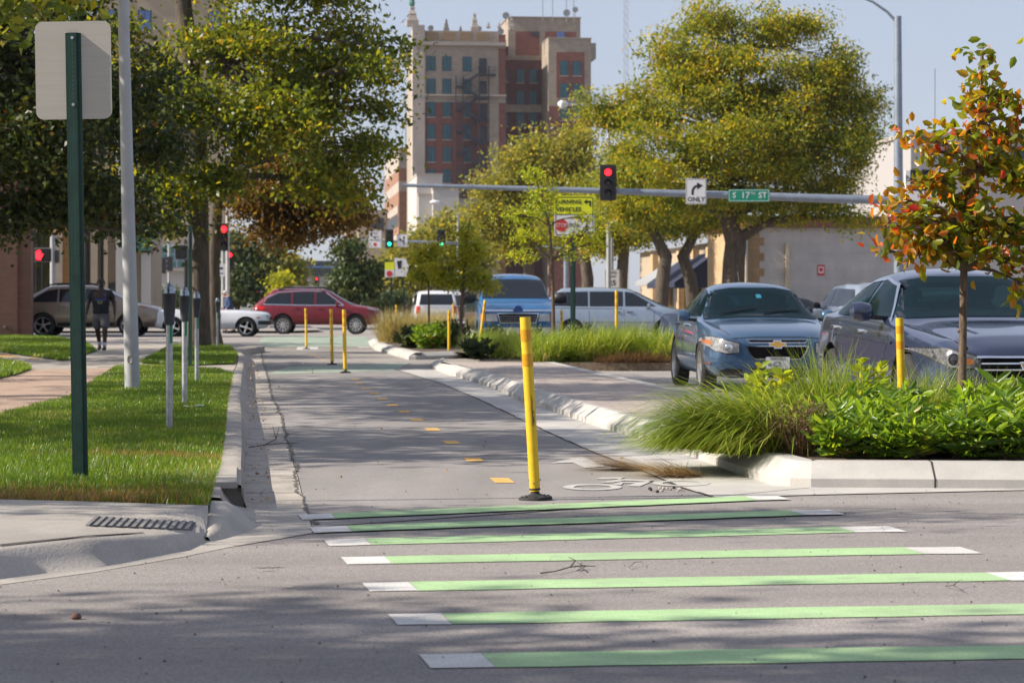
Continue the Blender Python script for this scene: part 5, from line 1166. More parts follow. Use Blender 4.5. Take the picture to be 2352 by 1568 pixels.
for i in range(8):
    zl, zr = 810+i*211, 910+i*211
    fe.box(ZX(588),ZX(660),-1.7,-.1,ZZ(zl+12),ZZ(zl-4)); fe.box(ZX(800),ZX(900),-1.7,-.1,ZZ(zr+14),ZZ(zr-2))
    fe.bar(V3(655,zl,-1.5),V3(805,zr,-1.5),.12,.42); fe.bar(V3(655,zl-70,-1.55),V3(805,zr-70,-1.55),.06,.08); fe.bar(V3(800,zr,-.5),V3(660,zl+211,-.5),.12,.42); fe.bar(V3(800,zr-70,-.5),V3(660,zl+140,-.5),.06,.08)
    for j in range(9):
        u = j/8; p = V3(655,zl,-1.5).lerp(V3(805,zr,-1.5),u); fe.bar(p, p+Vector((0,0,1.15)), .04, .04); fe.box(p.x-.15,p.x+.15,-1.5,-.9,p.z-.03,p.z+.03)
        q = V3(800,zr,-.5).lerp(V3(660,zl+211,-.5),u); fe.bar(q, q+Vector((0,0,1.15)), .04, .04)
    for h in (35,70):
        fe.bar(V3(588,zl-h,-1.7),V3(660,zl-h,-1.7),.06,.06); fe.bar(V3(800,zr-h,-1.7),V3(900,zr-h,-1.7),.06,.06)
    for j in range(7): fe.bar(V3(588+12*j,zl,-1.7),V3(588+12*j,zl-70,-1.7),.035,.035); fe.bar(V3(800+16*j,zr,-1.7),V3(800+16*j,zr-70,-1.7),.035,.035)
fe.box(ZX(800),ZX(965),-1.9,-.1,ZZ(706),ZZ(692)); fe.bar(V3(800,696,-1.2),V3(650,800,-1.2),.5,.4); fe.bar(V3(800,626,-1.2),V3(650,730,-1.2),.06,.08)
for h in (30,70): fe.bar(V3(800,696-h,-1.85),V3(965,696-h,-1.85),.06,.06)
for j in range(12): fe.bar(V3(800+15*j,696,-1.85),V3(800+15*j,626,-1.85),.035,.035)
fe.build('fire_escape', BM['iron'], t)
for a, b in ((540,690),(755,905),(965,1115),(1175,1325),(1382,1532)): bx(t, 'escape_door', ZX(815), ZX(886), -.2, -.125, ZZ(b), ZZ(a), BM['iron'])
def spire(zx, zt, zb, w_, y):
    m = MB(); h = ZZ(zt)-ZZ(zb); x = ZX(zx); z0 = ZZ(zb)
    m.loft([[Vector((x+s*sx, y+s*sy, z0+h*u)) for sx, sy in ((-1,-1),(1,-1),(1,1),(-1,1))] for u, s in ((0,w_/2),(.28,w_/2),(.3,w_*.42),(.55,w_*.3),(.57,w_*.34),(.8,w_*.14),(.82,w_*.2),(.88,w_*.2),(1,.03))]); m.build('spire', BM['stone'], t)
for a in ((195,40,240,1.9,1.2),(516,160,290,.95,2),(650,225,290,.6,2),(783,95,290,1.25,2),(915,188,245,.6,2),(1016,188,245,.6,2),(1150,95,240,.8,5)): spire(*a)
m = MB(); c = V3(190,52,1.2); m.lathe([(.35,0),(.5,.4),(.42,1.0),(.55,1.5),(.7,1.9),(.3,2.4),(.28,3.0),(.05,3.4)], c=c, n=8); m.build('finial', BM['patina'], t)
fb('roof_house', 908, 1070, 240, 300, 12, 18, 'stone')
for zx, zy, r_ in ((380,247,.5),(835,250,.55),(1045,272,.55),(1675,115,.62),(1757,83,.5),(1095,148,.6),(530,248,.4)):
    m = MB(); c = V3(zx,zy-(40 if zx > 1090 else 12),4.5); m.lathe([(.05,.2),(r_*.6,.1),(r_,-.12),(r_*.96,-.12),(r_*.55,.03),(.05,.1)], c=c, n=14, axis='Y', cap=False); m.bar(c+Vector((0,.2,0)), c+Vector((0,.25,-r_-.9)), .1, .1); m.build('roof_dish', MT['pole'], t, smooth=True)
for zx in (1468,1563,1697,1766): MB().bar(V3(zx,130,8),V3(zx,-130,8),.12,.12).build('roof_antenna', MT['galv'], t)
# brown brick building in front of the tower's left side
t, k = site('office_building', 'brown brick office building with pale bands left of the tower', 916, 420.)
for z0, z1, m in ((0,21,'brown'),(21,22.8,'stone'),(22.8,25,'brown'),(25,28.6,'stone')): bx(t, 'wall', 0, 9, .02*z0, 48, z0, z1, BM[m])
for z in (5,10,15): bx(t, 'window_band', -.06, -.001, 2, 46, z, z+2.0, BM['frame'])
for z in (7.2,12.2,17.2): bx(t, 'pale_band', -.14, -.002, 1, 47, z, z+1.4, BM['stone'])
MB().bar(Vector((1.2,30,28.6)),Vector((1.2,30,37)),.12,.12).build('roof_antenna', MT['galv'], t); MB().bar(Vector((1.4,3,28.6)),Vector((1.4,3,38)),.12,.12).build('roof_antenna', MT['galv'], t)
t, k = site('parking_garage', 'pale stepped concrete garage blocks at the foot of the tower with a P sign', 962, 300.)
zz = lambda y: EYE+(HZ-y)*k; xx = lambda x: (x-962)*k
for x0,x1,yt,yb,d in ((962,1022,399,702,4),(996,1056,434,702,1),(964,996,447,702,2.5),(1056,1100,455,702,6)):
    bx(t, 'block', xx(x0), xx(x1), d, 22, 0, zz(yt), BM['garage'])
    bx(t, 'coping', xx(x0)-.06, xx(x1)+.06, d-.08, 22.1, zz(yt), zz(yt)+.25, BM['stone'])
bx(t, 'ledge', xx(990), xx(1060), .4, 1, zz(512), zz(505), BM['stone'])
s = bx(t, 'parking_sign', xx(974), xx(1004), .0, .9, zz(536), zz(511), BM['garage']); text_polys('P', 1.1, MT['signblack'], s, 'lettering', (xx(994),-.02,zz(524)), FR)
t, k = site('stair_building', 'tan building with a shadowed recess and outside stair left of the brown offices', 823, 330.)
xx = lambda x: (x-823)*k; zz = lambda y: EYE+(HZ-y)*k
bx(t, 'wall', 0, xx(890), 0, 15, 0, zz(482), BM['tan']); bx(t, 'stair_tower', xx(797), -.02, 4, 12, 0, zz(510), BM['beige'])
MB().prism([(xx(840),-.05,zz(520)),(xx(866),-.05,zz(500)),(xx(882),-.05,zz(500)),(xx(882),-.05,zz(532)),(xx(858),-.05,zz(524))], (0,.04,0)).build('recess', BM['frame'], t)  # dark panel on the wall face whose colour gives the recess its shade
for i in range(3): MB().prism([(xx(798),3.9,zz(560+i*30)),(xx(822),3.9,zz(528+i*30)),(xx(822),3.9,zz(536+i*30)),(xx(798),3.9,zz(568+i*30))], (0,-.6,0)).build('stair_flight', BM['stone'], t)
bx(t, 'roof_vent', xx(852), xx(862), 5, 7, zz(482), zz(474), BM['frame'])
# dark glass hall across the end of the street
t, k = site('glass_hall', 'long dark glazed hall with a blue line closing the end of the street', 590, 520., rz=0)
xx = lambda x: (x-590)*k; zz = lambda y: EYE+(HZ-y)*k
bx(t, 'base_wall', 0, xx(860), .5, 30, 0, zz(634), BM['garage']); bx(t, 'glass_band', 0, xx(860), 0, 30, zz(634), zz(602), MT['glassdark']); bx(t, 'blue_line', 0, xx(860), -.3, -.01, zz(615), zz(611), BM['bluepaint']); bx(t, 'roof_edge', 0, xx(860), -.4, 30, zz(602), zz(599), BM['frame'])
for y in (645,656,668): bx(t, 'ledge', 0, xx(860), .1, .5, zz(y+2), zz(y), BM['stone'])
for i in range(18): bx(t, 'mullion', xx(595+i*15), xx(596+i*15), -.15, -.005, zz(634), zz(615.5), BM['frame'])
# left side
t, k = site('brick_building', 'brown brick building wall at the left edge with a dark red downpipe', 71, 79.)
bx(t, 'wall', -14, 0, 0, .9, 0, 6.5, BM['brickwall']); bx(t, 'rear_wing', -14, -4, .9, 12, 0, 6.5, BM['brickwall']); bx(t, 'wall_return', -14, -.44, -.14, 0, 0, 6.3, BM['brickwall']); bx(t, 'coping', -14.1, .1, -.25, 1.0, 6.5, 6.8, BM['stone'])
MB().tube([(-.44,-.09,.05),(-.44,-.09,6.2)], .04, 8).build('downpipe', BM['burg'], t); bx(t, 'hose_tap', -.86, -.80, -.24, -.14, .42, .48, MT['galv'])
t, k = site('bank_building', 'pale columned shop building behind the tan car at the left corner', 60, 112.)
xx = lambda x: (x-60)*k
bx(t, 'wall', 0, xx(345), .6, 12, 0, 9, BM['tan']); bx(t, 'cornice', -.2, xx(347), -.2, 12, 9, 9.8, BM['stone'])
for x0,x1,z0,z1,m in ((70,114,.4,4.6,'olive'),(142,163,0,2.0,'frame'),(196,201,0,4.6,'frame'),(228,234,0,4.6,'frame'),(246,262,0,2.2,'frame')): bx(t, 'shop_opening', xx(x0), xx(x1), .45, .6, z0, z1, BM[m])  # besides the olive glass, dark slabs paint a door, slots and recess shade
for x0 in (78,92): bx(t, 'window_bar', xx(x0), xx(x0+3), .4, .45, .4, 4.6, BM['frame'])
bx(t, 'orange_panel', xx(142), xx(163), .5, .6, 2.1, 5.5, mk('ochre panel', (.42,.24,.09), .8))
for x0, x1 in ((128,142),(168,192),(206,222),(236,245)): bx(t, 'column', xx(x0), xx(x1), .05, .6, 0, 9, BM['tan'])
bx(t, 'white_pier', xx(264), xx(288), -.2, .6, 0, 9, BM['garage']); bx(t, 'pier_base', xx(264), xx(288), -.4, -.2, 0, 1.2, BM['stone'])
bx(t, 'white_pier', xx(321), xx(343), .2, .6, 0, 3.6, BM['garage'])
bx(t, 'green_fascia', xx(312), xx(346), -.1, .6, 3.7, 5.4, BM['patina'])
t, k = site('glass_building', 'teal glazed building with a pale base seen under the leaves', 340, 200.)
xx = lambda x: (x-340)*k; zz = lambda y: EYE+(HZ-y)*k
bx(t, 'wall', 0, xx(470), .3, 14, 0, zz(560), BM['garage']); bx(t, 'glass_front', xx(345), xx(465), .0, .3, zz(614), zz(566), BM['teal'])
for i in range(7): bx(t, 'mullion', xx(345+i*20), xx(347+i*20), -.1, 0, zz(614), zz(566), MT['galv'])
for y in (582,598): bx(t, 'transom', xx(345), xx(465), -.08, 0, zz(y+1.5), zz(y), MT['galv'])
bx(t, 'ledge', -.3, xx(472), -.4, .3, zz(622), zz(615), BM['stone'])
t, k = site('apartment_block', 'tall pale stucco block with blue windows glimpsed high between the leaves', 225, 230.)
bx(t, 'wall', 0, 12, 0, 14, 0, 34, BM['tan'])
for z in (20,23.5,27,30.5):
    for x in (1.6,4.4,8.2,11): window(t, x, z+1.2, 1.1, 2.0, -.01, BM['bluepaint'])
bx(t, 'cornice', -.3, 12.3, -.4, 14.3, 34, 34.8, BM['stone'])
# right side shops
t, k = site('corner_store', 'low white walled store with tan brick quoins, yellow brick side and burgundy coping', 1725, 113.)
zz = lambda y: EYE+(HZ-y)*k; xx = lambda x: (x-1725)*k
bx(t, 'white_wall', 0, 26, 0, 10.4, 0, zz(523), BM['whitewall']); bx(t, 'coping', -.25, 26, -.25, 10.6, zz(523), zz(498), BM['burg']); bx(t, 'coping_cap', -.3, 26, -.3, 10.7, zz(498), zz(495.5), MT['pole'])
bx(t, 'brick_side', -.12, -.002, .3, 10.4, 0, zz(524), BM['yellowbrick'])
for i in range(13): bx(t, 'quoin', -.125, .62 if i % 2 else .4, -.03, .3, i*.36, i*.36+.355, BM['quoin'])
for y0, y1 in ((1.2,2.6),(6.0,7.4),(8.6,9.8)):
    f = bx(t, 'window', -.16, -.121, y0, y1, .9, 2.1, BM['frame']); bx(t, 'pane', -.175, -.161, y0+.08, y1-.08, 1.0, 2.0, BM['shade'], f)
MB().tube([(-.2,.0,0),(-.2,.0,zz(525))], .05, 8).build('downpipe', MT['pole'], t)
p2 = MB().box(1.62,1.78,-.2,-.02,0,zz(560)).build('wall_post', mk('cream post', (.5,.42,.3), .7), t)
nl = bx(t, 'wall_notice', xx(1880), xx(1897), -.03, -.002, zz(632), zz(608), MT['signred']); bx(t, 'notice_face', xx(1882), xx(1895), -.036, -.031, zz(627), zz(612), MT['signwhite'], nl)
MB().lathe([(.1,-.045),(.1,-.037)], c=(xx(1888.5),0,zz(619)), n=12, axis='Y').build('notice_mark', MT['signred'], nl)
t, k = site('awning_shop', 'beige shop row with a navy awning and a grey gable beyond the yellow brick', 1668, 125.)
bx(t, 'wall', -.4, 10, 0, 26, 0, 4.4, BM['tan']); 
for y in (1,5.5,10,14.5,19): bx(t, 'column', -.75, -.41, y, y+.8, 0, 4.2, BM['yellowbrick'])
for y in (2,6.5,11): bx(t, 'shop_opening', -.5, -.41, y, y+3.2, .4, 2.3, BM['olive'])
MB().prism([(-.42,.6,3.9),(-2.6,.6,2.35),(-2.6,.6,2.1),(-.42,.6,2.1)], (0,9,0)).build('awning', BM['navy'], t)
MB().prism([(-.42,10.4,3.6),(-2.2,10.4,2.5),(-2.2,10.4,2.3),(-.42,10.4,2.3)], (0,6,0)).build('awning', MT['pole'], t)
MB().prism([(-.8,-.05,4.4),(9,-.05,4.4),(4,-.05,5.6)], (0,26,0)).build('gable_roof', MT['galv'], t)
t, k = site('board_sign', 'white roadside board with a black N and red letters behind the red leaved sapling', 2126, 150., 'sign', rz=0)
zz = lambda y: EYE+(HZ-y)*k; xx = lambda x: (x-2126)*k
bx(t, 'board', xx(2080), xx(2176), 0, .3, zz(500), zz(392), MT['signwhite']); bx(t, 'leg', xx(2095), xx(2100), .05, .25, 0, zz(500), MT['galv']); bx(t, 'leg', xx(2152), xx(2157), .05, .25, 0, zz(500), MT['galv'])
text_polys('N', .55, MT['signblack'], t, 'lettering', (xx(2087),-.01,zz(410)), FR, bold=.01); text_polys('elLl t', .85, MT['signred'], t, 'lettering', (xx(2138),-.01,zz(448)), FR, bold=.01)
for x in (2102,2128): make_signal('dark signal turned away before the white roadside board, %s' % ('nearer the pole' if x == 2102 else 'farther right'), at(x,414,140)+Vector((0,0,0)), .55, 1.25, None, backplate=False)
b = at(2114,700,140); b.z = 0
t = thing('signal_pole', 'pole holding the two dark signals behind the red leaved sapling', 'signal pole', b)
MB().tube([b, at(2114,390,140)], [.12,.1], 10).build('pole', MT['mast'], t, world=True); MB().bar(at(2098,425,140)+Vector((0,.1,0)), at(2132,425,140)+Vector((0,.1,0)), .08, .08).build('bracket', MT['mast'], t, world=True)
t, k = site('roof_block', 'long grey brown building whose flat roof shows behind the trees at the right', 2092, 300.)
zz = lambda y: EYE+(HZ-y)*k
bx(t, 'wall', 0, 40, 0, 30, 0, zz(312), mk('grey brown wall', (.34,.32,.32), .85)); bx(t, 'coping', -.3, 40.3, -.3, 30, zz(312), zz(304), BM['stone'])
for i in range(14): bx(t, 'window', 1.5+i*2.8, 3.3+i*2.8, -.06, -.002, zz(365), zz(335), BM['frame'])
MB().bar(Vector((4.2,4,zz(304))),Vector((4.2,4,zz(150))),.1,.1).build('roof_antenna', MT['galv'], t)
b = at(1438,702,600); t = thing('radio_mast', 'thin lattice radio mast far behind the yellowing tree', 'radio mast', (b.x,600,0))
m = MB()
for dx, dy in ((-.7,0),(.7,0),(0,1.2)): m.bar(Vector((dx,dy,0)),Vector((dx*.6,dy*.6,95)),.07,.07)
for i in range(44): m.bar(Vector((-.7,0,2*i+4)),Vector((.65,0,2*i+6)),.05,.05); m.bar(Vector((.65,0,2*i+4)),Vector((-.7,0,2*i+6)),.09,.09)
m.build('lattice', MT['galv'], t); MB().box(-1.4,1.4,-.6,1.8,0,.5).build('footing', MT['concrete'], t)
# ------------------------------------------------------------------ vehicles
def paint(name, col, metal=.35, rough=.32):
    m = mk(name, col, rough, metal, var=.06, scale=3, coat=1.0, spec=.5); return m
def seeglass(name, tint=(.30,.52,.52), fac=.5):
    m = bpy.data.materials.new(name); m.use_nodes = True; N, L = nt(m); b = N['Principled BSDF']
    b.inputs['Base Color'].default_value = (.006,.022,.032,1); b.inputs['Roughness'].default_value = .04; b.inputs['Specular IOR Level'].default_value = .16
    tr = N.new('ShaderNodeBsdfTransparent'); tr.inputs['Color'].default_value = (*tint,1); mx = N.new('ShaderNodeMixShader'); mx.inputs[0].default_value = fac
    L.new(tr.outputs[0], mx.inputs[1]); L.new(b.outputs[0], mx.inputs[2]); L.new(mx.outputs[0], N['Material Output'].inputs['Surface']); return m
CG = seeglass('tinted windscreen'); FRIT = mk('black glass border', (.008,.008,.009), .15, var=0)
LAMPM = mk('clear headlamp', (.34,.34,.35), .16, .35, var=.45, scale=22); AMB = mk('amber lamp', (.42,.13,.03), .3, var=.1); TAIL = mk('red tail lamp', (.45,.01,.015), .2, var=.2, scale=20)
GRIL = mk('black grille mesh', (.006,.006,.007), .9, var=.7, scale=90, spec=.1); GOLD = mk('gold emblem', (.62,.36,.08), .35, .4, var=.08); SEAT = mk('seat fabric', (.16,.16,.16), .9); DASHM = mk('dashboard', (.03,.03,.032), .9)
PLATE = mk('licence plate white', (.66,.66,.68), .5, var=.05)
def shell(c, L, n=30):
    f = lambda k, x: float(np.interp(x, [p[0] for p in c[k]], [p[1] for p in c[k]]))
    xs = sorted(set([round(p[0],3) for k in ('zc','wm') for p in c[k]]+list(np.linspace(.5,L-.4,14).round(3)))); out = [xs[0]]
    for x in xs[1:]:
        if x-out[-1] > .05: out.append(x)
    rings = []
    for x in out:
        zs,ws,zm,wm,zb,wb,ze,we,zc = (f(k,x) for k in ('zs','ws','zm','wm','zb','wb','ze','we','zc'))
        h = [(0,zs),(ws*.88,zs),(ws,zs+.05),(wm*.995,(zs+zm)*.5),(wm,zm),(wb+(wm-wb)*.35,zb-.035),(wb,zb),((wb+we)/2+.012,(zb+ze)/2),(we+.006,ze-.02),(we*.86,ze+(zc-ze)*.45),(we*.45,zc-(zc-ze)*.12),(0,zc)]
        rings.append([Vector((x,y,z)) for y,z in h]+[Vector((x,-y,z)) for y,z in h[-2:0:-1]])
    return MB().loft(rings, True)
def finish(mb, mats, sub, arches):
    o = mb.build('tmp', mats, smooth=True, sub=sub); dg = bpy.context.evaluated_depsgraph_get(); me = bpy.data.meshes.new_from_object(o.evaluated_get(dg)); bpy.data.objects.remove(o)
    o = bpy.data.objects.new('tmp', me); COL.objects.link(o); cut = []
    for x, y, z, r, w_ in arches:
        m = MB(); m.k = 1; m.lathe([(r,y-w_),(r,y+w_)], c=(x,0,z), n=40, axis='Y'); co_ = m.build('cut', mats); cut.append(co_)
        b = o.modifiers.new('b', 'BOOLEAN'); b.object = co_; b.operation = 'DIFFERENCE'; b.solver = 'EXACT'
    dg = bpy.context.evaluated_depsgraph_get(); dg.update(); me2 = bpy.data.meshes.new_from_object(o.evaluated_get(dg))
    for q in cut+[o]: bpy.data.objects.remove(q)
    me2.polygons.foreach_set('use_smooth', [True]*len(me2.polygons))
    try: me2.set_sharp_from_angle(angle=R(38))
    except Exception: pass
    return me2
def bvh_of(me): return BVHTree.FromPolygons([v.co for v in me.vertices], [p.vertices for p in me.polygons])
def patch(bvh, poly, axis, off, name, mat, parent, sgn=1, grid=.07, hole=None, maxd=None):
    bm = bmesh.new(); vs = [bm.verts.new((u,v,0)) for u,v in poly]; bm.faces.new(vs)
    us = [p[0] for p in poly]; vv = [p[1] for p in poly]
    for k, (a, b) in enumerate(((min(us),max(us)),(min(vv),max(vv)))):
        n = int((b-a)/grid)
        for i in range(1, n+1):
            c = a+(b-a)*i/(n+1); co_ = [0,0,0]; co_[k] = c; no = [0,0,0]; no[k] = 1
            bmesh.ops.bisect_plane(bm, geom=bm.verts[:]+bm.edges[:]+bm.faces[:], plane_co=co_, plane_no=no)
    dead = []
    for v in bm.verts:
        u, w_ = v.co.x, v.co.y
        org, d = {'F':(Vector((-4,u,w_)),Vector((1,0,0))),'R':(Vector((12,u,w_)),Vector((-1,0,0))),'S':(Vector((u,4*sgn,w_)),Vector((0,-sgn,0))),'T':(Vector((u,w_,5)),Vector((0,0,-1)))}[axis]
        hit = bvh.ray_cast(org, d)
        if hit[0] is None: dead.append(v); v.co = org; continue
        n = hit[1] if hit[1].dot(d) < 0 else -hit[1]; v.co = hit[0]+(n*.6-d*.4).normalized()*off
    if dead: bmesh.ops.delete(bm, geom=dead, context='VERTS')
    bmesh.ops.recalc_face_normals(bm, faces=bm.faces)
    me = bpy.data.meshes.new(name); bm.to_mesh(me); bm.free(); me.materials.append(mat)
    if len(me.polygons) == 0: return None
    me.polygons.foreach_set('use_smooth', [True]*len(me.polygons))
    o = bpy.data.objects.new(name, me); COL.objects.link(o); o.parent = parent; return o
def seam(bvh, pts, axis, parent, wd=.012, sgn=1, name='door_seam', mat=None, off=.002):
    q = thick(pts, wd); return patch(bvh, q, axis, off, name, mat or MT['black'], parent, sgn, .1)
def grow(poly, k):
    cx = sum(p[0] for p in poly)/len(poly); cy = sum(p[1] for p in poly)/len(poly); out = []
    n = len(poly)
    for i in range(n):
        a = Vector(poly[i-1]); b = Vector(poly[i]); c = Vector(poly[(i+1)%n]); d1 = (b-a).normalized(); d2 = (c-b).normalized(); s = 1 if (Vector((cx,cy))-b).dot(Vector((-d1.y,d1.x))) < 0 else -1
        nn = (Vector((-d1.y,d1.x))+Vector((-d2.y,d2.x))); nn = nn.normalized()*min(1.6, 1/max(.35, nn.length/2)); out.append(tuple(b+nn*s*k))
    return out
def wheel(parent, x, y, r, rr, spokes, rimmat, style=0, dark=None, wid=.2):
    e = bpy.data.objects.new('wheel', None); COL.objects.link(e); e.parent = parent; e.location = (x, y, r); e.empty_display_size = .1
    if y < 0: e.rotation_euler.z = math.pi
    w_ = wid/2
    MB().lathe([(rr,-w_),(rr+.02,-w_),(r-.03,-w_),(r-.006,-w_+.025),(r,-w_+.05),(r,w_-.05),(r-.006,w_-.025),(r-.03,w_),(rr+.012,w_),(rr,w_-.008)], n=36, axis='Y', cap=False).build('tyre', MT['rubber'], e, smooth=True)
    MB().lathe([(rr+.002,w_-.008),(rr-.012,w_-.012),(rr-.02,w_-.05),(rr-.03,w_-.11)], n=36, axis='Y', cap=False).build('rim', rimmat, e, smooth=True)
    MB().lathe([(rr-.02,w_-.10),(.02,w_-.10)], n=24, axis='Y').build('brake_disc', dark or MT['black'], e)
    m = MB(); m.lathe([(.001,w_-.012),(.04,w_-.014),(.062,w_-.024),(.065,w_-.05)], n=18, axis='Y', cap=False)
    for i in range(spokes):
        a = 2*math.pi*i/spokes+.3; d = Vector((math.cos(a),0,math.sin(a))); s = Vector((-math.sin(a),0,math.cos(a)))
        prs = ((0,),) if style == 0 else (((-.11,),(.11,)))
        for (ofs,) in prs:
            b1 = d*.045+s*ofs*.15; b2 = d*(rr-.008)+s*ofs*.42; wa, wb_ = (.045,.058) if style == 0 else (.024,.03)
            yb = w_-.02; m.add([b1-s*wa/2+Vector((0,yb,0)),b1+s*wa/2+Vector((0,yb,0)),b2+s*wb_/2+Vector((0,yb-.006,0)),b2-s*wb_/2+Vector((0,yb-.006,0)),
                b1-s*wa/2+Vector((0,yb-.04,0)),b1+s*wa/2+Vector((0,yb-.04,0)),b2+s*wb_/2+Vector((0,yb-.046,0)),b2-s*wb_/2+Vector((0,yb-.046,0))],[(0,1,2,3),(0,4,5,1),(1,5,6,2),(2,6,7,3),(3,7,4,0)])
    m.build('spokes', rimmat, e); return e
def car(name, label, cat, c, L, wheels, pmat, loc, rz, sub=2, side=(), screen=None, rear=None, see=False, spokes=10, style=0, wdark=None, rr=None, scale=1., group=None, rimmat=None):
    t = thing(name, label, cat, loc, rz, group); t.scale = (scale,)*3
    xf, xr, r, yo = wheels; W2 = max(p[1] for p in c['wm'])
    arch = [(x, s*(W2-.02), r+.01, r+.055, .20) for x in (xf,xr) for s in (1,-1)]
    me = finish(shell(c, L), [pmat, MT['black']], 3 if see else sub, arch); bv = bvh_of(me)
    if see:
        def inside(p, poly): return bool(inpoly(poly, np.array([p[0]]), np.array([p[1]]))[0])
        bm = bmesh.new(); bm.from_mesh(me); kill = []
        for f in bm.faces:
            q = f.calc_center_median()
            if any(abs(q.y) > .4 and abs(f.normal.y) > .3 and inside((q.x,q.z), grow(w_,-.025)) for w_ in side): kill.append(f)
            elif screen and f.normal.x < -.2 and q.x < L*.5 and inside((q.y,q.z), grow(screen,-.03)): kill.append(f)
            elif rear and f.normal.x > .2 and q.x > L*.6 and inside((q.y,q.z), grow(rear,-.03)): kill.append(f)
        bmesh.ops.delete(bm, geom=kill, context='FACES'); bm.to_mesh(me); bm.free()
        zb = np.interp(L*.5, [p[0] for p in c['zb']], [p[1] for p in c['zb']])
        x0 = xf+.75
        MB().box(x0-.35,xr,-W2+.2,W2-.2,.45,zb-.22).build('interior_floor', DASHM, t); MB().box(x0-.35,x0+.12,-W2+.22,W2-.22,zb-.3,zb-.05).build('dashboard', DASHM, t, bevel=.03)
        for s in (1,-1):
            b_ = MB().box(x0+.95,x0+1.1,s*.36-.24,s*.36+.24,.5,zb+.12).build('seat', SEAT, t, bevel=.05); MB().box(x0+1.04,x0+1.14,s*.36-.13,s*.36+.13,zb+.16,zb+.34).build('headrest', DASHM if s > 0 else SEAT, b_, bevel=.045)
        MB().box(xr-.35,xr-.2,-.6,.6,.5,zb+.04).build('rear_seat', SEAT, t, bevel=.05)
        st = MB(); st.tube([(x0+.32,-.36+.18*math.cos(a),zb-.06+.18*math.sin(a)) for a in np.linspace(0,2*math.pi,22)], .014, 6, cap=False); st.build('steering_wheel', DASHM, t)
    body = bpy.data.objects.new('body', me); COL.objects.link(body); body.parent = t
    gm = CG if see else MT['glassdark']
    def pane(poly, axis, nm, sgn=1):
        o = patch(bv, poly, axis, .008, nm, gm, t, sgn)
        if see:
            inner = grow(poly, -.06 if axis == 'F' else -.045); fr = []
            n = len(poly)
            for i in range(n):
                patch(bv, [poly[i],poly[(i+1)%n],inner[(i+1)%n],inner[i]], axis, .005, nm+'_frame', FRIT, o, sgn, .08)
        return o
    for poly in side:
        for s in (1,-1): pane(poly, 'S', 'side_window', s)
    if screen: pane(screen, 'F', 'windscreen')
    if rear: pane(rear, 'R', 'rear_window')
    for x in (xf,xr):
        for s in (1,-1): wheel(t, x, s*yo, r, rr or r*.66, spokes, rimmat or MT['rim'], style, wdark)
    return t, bv
def mirror(t, x, y, z, mat, s=1., L_=.17):
    for sg in (1,-1):
        m = MB(); rings = []
        for u, h, d in ((0,.03,.03),(.15,.07,.06),(.55,.085,.075),(.9,.07,.06),(1,.02,.02)):
            rings.append([Vector((x+d*s*math.cos(a)*(1.1 if math.cos(a)<0 else .6), sg*(y+u*L_*s), z+h*s*math.sin(a)+.01*u)) for a in np.linspace(0,2*math.pi,14,endpoint=False)])
        m.loft(rings); o = m.build('mirror', mat, t, smooth=True)
        MB().bar(Vector((x+.02,sg*(y-.14),z-.06)),Vector((x,sg*(y+.04),z-.045)),.08,.04).build('mirror_arm', MT['black'], o)
def handle(t, bv, x, z, mat, w_=.2):
    for sg in (1,-1):
        h = bv.ray_cast(Vector((x,sg*4,z)), Vector((0,-sg,0)))
        if h[0]: p = h[0]; MB().tube([Vector((x-w_/2,p.y-sg*.01,z)),Vector((x-w_*.35,p.y+sg*.03,z)),Vector((x+w_*.35,p.y+sg*.03,z)),Vector((x+w_/2,p.y-sg*.01,z))], [.012,.016,.016,.012], 8).build('door_handle', mat, t, smooth=True)
def both(bv, poly, axis, off, name, mat, t, grid=.06):
    if axis == 'S':
        for s in (1,-1): patch(bv, poly, 'S', off, name, mat, t, s, grid)
    else:
        patch(bv, poly, axis, off, name, mat, t, 1, grid); patch(bv, [(-a,b) for a,b in poly[::-1]], axis, off, name, mat, t, 1, grid)
def outline(bv, poly, axis, wd, off, name, mat, t, grid=.05):
    inner = grow(poly, -wd); n = len(poly)
    for i in range(n): patch(bv, [poly[i],poly[(i+1)%n],inner[(i+1)%n],inner[i]], axis, off, name, mat, t, 1, grid)
def bowtie(cx, cz, w_, h_):
    a, b, s = w_/2, h_/2, w_*.045
    return [(cx+x,cz+z) for x,z in ((-a,-b*.42),(-a*.42,-b*.42),(-a*.42,-b),(a*.34,-b),(a*.34,-b*.42),(a*.88,-b*.42),(a,b*.42),(a*.42,b*.42),(a*.42,b),(-a*.34,b),(-a*.34,b*.42),(-a*.88,b*.42))]
SR = R(90)+ROT
def crown(x, y):
    """the crossing street rises gently towards the left"""
    return .10*np.interp(y, [66,74,88,97], [0,1,1,0])*np.interp(x, [-7,0], [1,0])
yy = np.linspace(66,97,14); xs_ = np.linspace(-45,.2,24)
cr = MB(); cr.loft([[Vector((x,y,crown(x,y)+.0055)) for x in xs_] for y in yy], False, False); struct(cr.build('cross_street', MT['farroad'], smooth=True))
gq = [gp(*q) for q in [(590,798),(606,779),(835,778),(868,797)]]
gg = MB(); gg.loft([[ (lambda p: Vector((p.x,p.y,crown(p.x,p.y)+.011)))(gq[0].lerp(gq[1],u).lerp(gq[3].lerp(gq[2],u),v)) for v in np.linspace(0,1,14)] for u in np.linspace(0,1,12)], False, False); struct(gg.build('crossing_marking', MT['greenfar']))

